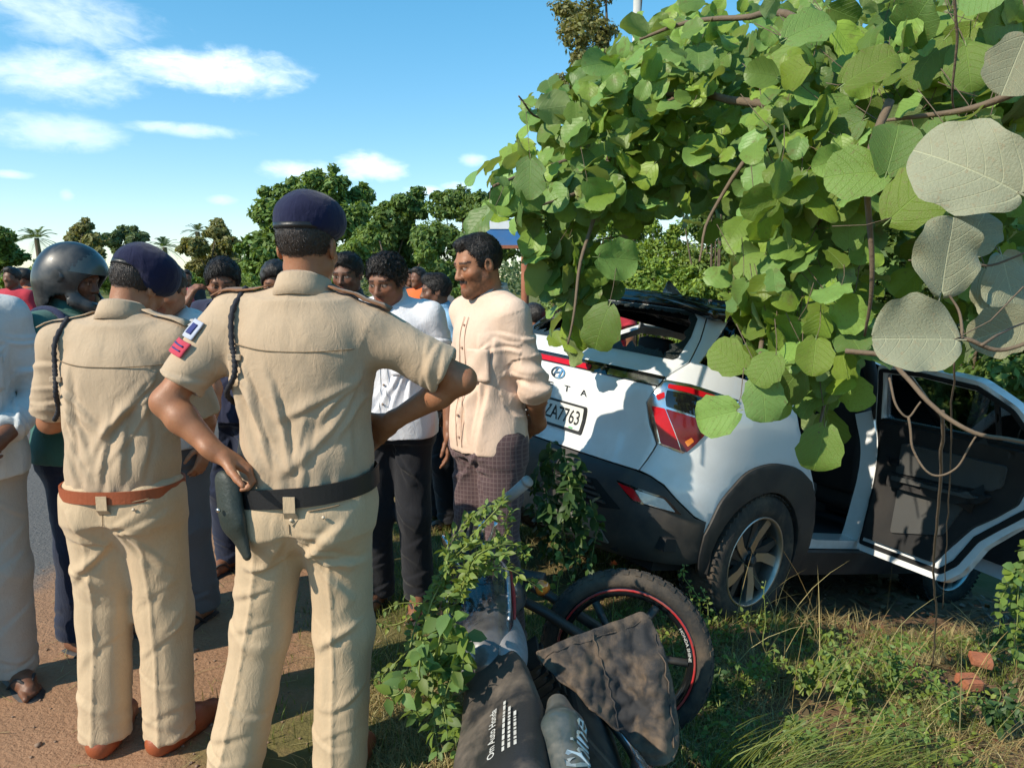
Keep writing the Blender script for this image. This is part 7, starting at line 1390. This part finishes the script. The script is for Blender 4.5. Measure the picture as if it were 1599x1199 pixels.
M_SEAM = cloth_mat('khaki_seam', (.24, .165, .095)); M_CORD = mat('black_cord', (.012, .013, .020), .7, bump=.002, bscale=300); M_POUCH = mat('dark_green_leather', (.016, .026, .022), .5, dirt=(.10, .09, .07), damt=.3, bump=.0015, bscale=120)
M_PATCH = cloth_mat('red_patch', (.46, .045, .075)); M_PATCHW = cloth_mat('pale_patch', (.42, .44, .52)); M_PATCHB = cloth_mat('blue_thread', (.03, .04, .16)); M_EPAU = cloth_mat('brown_epaulette', (.22, .105, .05)); M_BUTTON = mat('button', (.55, .45, .33), .4)
NB = (0, -1, 0)
for K, s_, yz, xw, tz, bz in ((A, 1.015, 1.375, .185, .935, .965), (B, .955, 1.30, .185, .875, .895)):
    cx0 = K['chest'][0]
    ribbon(K, 'yoke_seam', [(cx0-xw*.92, 0, yz+.005), (cx0-xw*.4, 0, yz-.012), (cx0, 0, yz-.016), (cx0+xw*.4, 0, yz-.016), (cx0+xw*.92, 0, yz-.012)], .0016, M_SEAM, NB, off=.0005)
    V_, N_ = shirt_of(K, 'trousers'); px_ = K['pelv'][0]; zz_ = K['pelv'][2]
    ribbon(K, 'seat_seam', [(px_, 0, zz_+.05), (px_, 0, zz_-.02), (px_, 0, zz_-.085)], .0014, M_SEAM, NB, 'trousers', .0005, VN=(V_, N_))
    for sg in ((1,) if K is B else (1,)): ribbon(K, 'pocket_welt', [(px_+sg*.055, 0, zz_-.018), (px_+sg*.095, 0, zz_-.012), (px_+sg*.135, 0, zz_-.006)], .0022, M_SEAM, NB, 'trousers', .001, VN=(V_, N_))
    bp_ = stick(V_, N_, (px_+.095, 0, zz_-.035), NB, .002); mb = MB(); mb.tube([bp_, bp_+Vector((0, -.004, 0))], .005, 10); mb.build('pocket_button', M_BUTTON, K['root'], True)
    # pointed centre tab holding the belt
    bz_ = bz; y0 = stick(V_, N_, (px_+.005, 0, zz_+.02), NB, .004).y
    yb = min(v.co.y for v in [c for c in K['root'].children if c.name.startswith('belt')][0].data.vertices)-.003; w_ = .016
    P = [(px_-w_+.008, yb, bz_+.004), (px_+w_+.008, yb, bz_+.004), (px_+w_*1.0+.008, yb-.001, bz_-.038), (px_+w_*1.2+.008, y0-.004, bz_-.060), (px_+.008, y0-.006, bz_-.082), (px_-w_*1.2+.008, y0-.004, bz_-.060), (px_-w_+.008, yb-.001, bz_-.038)]
    tb_ = mesh_obj('belt_tab', P, [(0, 1, 2, 6), (6, 2, 3, 5), (5, 3, 4)], M_KHAKIT, K['root'], False); md = tb_.modifiers.new('t', 'SOLIDIFY'); md.thickness = .004
    mb = MB(); q = Vector((px_+.008, y0-.009, bz_-.064)); mb.tube([q, q+Vector((0, -.003, 0))], .0055, 10); mb.build('tab_button', M_BUTTON, K['root'], True)
    for sg in (-1, 1):
        i = (0, 1)[sg > 0]; a_ = K['NK']+np.array([sg*.075, .0, -.005]); b_ = K['SH'][i]+np.array([sg*.045, 0, .02]); V_s, N_s = shirt_of(K); P = []
        for f in np.linspace(0, 1, 8):
            for o_ in (-.022, .022): c = stick(V_s, N_s, a_*(1-f)+b_*f+np.array([0, o_-.012, -.05]), (0, 0, 1), .007); P.append(tuple(c))
        ep = mesh_obj('epaulette', P, [(2*k, 2*k+1, 2*k+3, 2*k+2) for k in range(7)], M_EPAU if K is A else M_KHAKI, K['root']); md = ep.modifiers.new('t', 'SOLIDIFY'); md.thickness = .0035
    # whistle cord looped from the left shoulder under the arm
    SHL = K['SH'][0]; d0 = (-.35, -.9, .3)
    C_ = [stick(V_s, N_s, p, dd, .007) for p, dd in ((SHL+np.array([.045, 0, .0]), (0, -.2, 1)), (SHL+np.array([.035, -.03, -.02]), (0, -.8, .6)), (SHL+np.array([.040, -.05, -.06]), NB), (SHL+np.array([.048, -.05, -.10]), NB), (SHL+np.array([.045, -.05, -.15]), NB), (SHL+np.array([.03, -.05, -.20]), (-.5, -1, 0)), (SHL+np.array([.02, .0, -.24]), (-1, -.6, 0)))]
    mb = MB(); C2 = smooth_curve([tuple(c) for c in C_], 10); mb.tube([Vector(c) for c in C2], [.0075+.0016*math.sin(i*2.2) for i in range(len(C2))], 8); mb.build('whistle_cord', M_CORD, K['root'], True)
    mb = MB(); mb.box(C_[3], (.017, .005, .008), None, .002); mb.build('cord_loop', M_KHAKI, K['root'])
# sleeve badge of the near policeman
sm_ = A['SH'][0]*.52+A['EL'][0]*.48; dS = (-.55, -.80, .25)
pt = cloth_patch(A, 'sleeve_badge', sm_[:2], sm_[2]+.015, .034, .021, M_PATCH, dS, .25); 
cloth_patch(A, 'badge_line', sm_[:2], sm_[2]+.022, .024, .002, M_PATCHB, dS, .25, off=.007, nx=8, ny=2); cloth_patch(A, 'badge_line', sm_[:2], sm_[2]+.008, .020, .002, M_PATCHB, dS, .25, off=.007, nx=8, ny=2)
sm2 = A['SH'][0]*.74+A['EL'][0]*.26; cloth_patch(A, 'sleeve_crest', sm2[:2], sm2[2]+.012, .024, .027, M_PATCHW, dS, .25); cloth_patch(A, 'crest_shield', sm2[:2], sm2[2]+.012, .011, .015, M_PATCHB, dS, .25, off=.007, nx=6, ny=6)
# leather pouch hanging at the left hip
zz_ = A['pelv'][2]; h0 = np.array([A['pelv'][0]-.168, -.130, zz_+.035]); Fk = Field(h0-np.array([.14, .12, .27]), h0+np.array([.14, .12, .10]), .006)
Fk.cone(h0+(-.0, 0, .0), h0+(.010, -.015, -.085), .044, .046, .02, sq=((.55, .83, 0), 1.9)); Fk.cone(h0+(.012, -.015, -.085), h0+(.050, -.03, -.175), .040, .018, .02, sq=((.55, .83, 0), 1.8)); Fk.cone(h0+(-.012, -.006, .018), h0+(.0, -.022, -.06), .036, .038, .008, sq=((.55, .83, 0), 2.2))
V2, Q2 = Fk.mesh(); mesh_obj('pouch', V2, Q2, M_POUCH, A['root']); mb = MB(); q = Vector(h0+(-.012, -.046, -.045)); mb.tube([q, q+Vector((-.002, -.006, 0))], .006, 10); mb.build('pouch_stud', M_METAL, A['root'], True)
# plackets, buttons and pockets on open-front shirts
M_CAMD = cloth_mat('cream_seam', (.48, .31, .22)); M_BTN = mat('shirt_button', (.25, .18, .13), .4)
for K, ms, mbn, z0, z1 in ((Cm, M_CAMD, M_CAMD, .89, 1.40), (J, M_OFFWH, M_BTN, .88, 1.36), (D, M_OFFWH, M_INK, .88, 1.40), (Kp, M_LBLUE, M_BTN, .9, 1.38), (Eh, M_DKGREEN, M_BTN, .9, 1.33)):
    V_, N_ = shirt_of(K); FR = (0, 1, 0); c0 = K['chest'][0]
    for xo in (-.016, .016): ribbon(K, 'placket_edge', [(c0+xo, 0, z) for z in np.linspace(z0, z1, 6)], .0014, ms, FR, off=.0008, VN=(V_, N_))
    for z in np.linspace(z0+.04, z1-.03, 6): q = stick(V_, N_, (c0, 0, z), FR, .002); mb = MB(); mb.tube([q, q+Vector((0, .003, 0))], .0052, 8); mb.build('button', mbn, K['root'], True)
    cloth_patch(K, 'chest_pocket', (c0-.085, 0), 1.22*K['s'], .05, .062, [c for c in K['root'].children if c.name.startswith('shirt')][0].data.materials[0], FR, off=.0035, th=.004)
# helmet on the green-shirted man
hp, HD_, RH_ = Eh['hp'], Eh['HD'], Eh['RH']; Fk = Field(HD_-.24, HD_+.24, .006)
Fk.ell(hp((0, -.012, .030)), (.112, .134, .122), 0, RH_); Fk.cone(hp((0, -.05, -.03)), hp((0, -.04, -.09)), .106, .098, .04); Fk.cone(hp((-.075, .05, -.085)), hp((.075, .05, -.085)), .030, .030, .03); Fk.cone(hp((-.05, .115, -.10)), hp((.05, .115, -.10)), .026, .026, .06)
Fk.ell(hp((0, -.0, .0)), (.088, .108, .108), .0, RH_, 'sub'); Fk.ell(hp((0, .15, -.012)), (.098, .12, .062), .01, RH_, 'sub'); Fk.cone(hp((0, .0, -.10)), hp((0, -.01, -.24)), .10, .11, .0, op='sub')
V2, Q2 = Fk.mesh(); V2 = relax(V2, Q2, 1); M_HELM = mat('helmet_shell', (.012, .014, .016), .36, coat=.25, var=.2, dirt=(.14, .13, .12), dscale=9, damt=.45)
hm = mesh_obj('helmet', V2, Q2, M_HELM, Eh['root'])
mb = MB(); Vv = []; Fv = []
for i in range(17):
    a = math.radians(-78+156*i/16)
    for j in range(9): e = math.radians(8+58*j/8); Vv.append(hp((math.sin(a)*math.cos(e)*.123, -.008+math.cos(a)*math.cos(e)*.147, .028+math.sin(e)*.134)))
for i in range(16):
    for j in range(8): Fv.append((i*9+j, (i+1)*9+j, (i+1)*9+j+1, i*9+j+1))
vz = mesh_obj('visor', Vv, Fv, mat('visor_smoke', (.055, .065, .062), .28, coat=.4, dirt=(.2, .19, .17), damt=.4), Eh['root'])
for sg in (-1, 1): mb = MB(); q = Vector(hp((sg*.110, .0, .012))); mb.tube([q, Vector(hp((sg*.124, .0, .012)))], [.026, .020], 14); mb.build('visor_pivot', M_HELM, Eh['root'], True)
# backpack straps
M_STRAP = cloth_mat('navy_strap', (.018, .026, .07))
for i in (0, 1): sg = (-1, 1)[i]; x_ = Eh['SH'][i][0]-sg*.06; V_, N_ = shirt_of(Eh); mb = MB(); C_ = [stick(V_, N_, p, d, .006) for p, d in (((x_, -.1, 1.16), NB), ((x_, -.08, 1.28), NB), ((x_, -.04, 1.36), (0, -.6, 1)), ((x_, .03, 1.36), (0, .5, 1)), ((x_, .08, 1.27), FR), ((x_+sg*.02, .08, 1.12), FR))]; mb.tube([Vector(c) for c in smooth_curve([tuple(c) for c in C_], 6)], .014, 8); mb.build('backpack_strap', M_STRAP, Eh['root'], True)
FG = 'onlookers far down the road'
for px, Y, yw, sm, lab in ((22, 8.2, 170, M_RED, 'far onlooker in a red shirt at the left edge'), (40, 9.0, 120, M_ORANGE, 'far onlooker in an orange shirt left of the helmet'), (66, 8.6, 200, M_DKGREEN, 'far onlooker in dark green beside the helmet'), (277, 9.5, 150, M_RED, 'far onlooker in red right of the stooping policeman'), (292, 11, 210, M_DARKSH, 'far onlooker in black right of the stooping policeman'),
                          (655, 8.4, 140, M_ORANGE, 'far onlooker in an orange shirt behind the curly haired man'), (640, 10.5, 190, M_DARKSH, 'far onlooker in black behind the curly haired man'), (772, 13, 170, M_WHITE, 'far onlooker in white under the sign')):
    person(lab, (at(px, 450, Y).x, Y, 0), yw, .96, SK3, .014, group=FG, hair='short', shirt=dict(mat=sm, tuck=False, hem=.86, fold=.006), trousers=dict(mat=M_NAVYT, crease=0), collar=False)
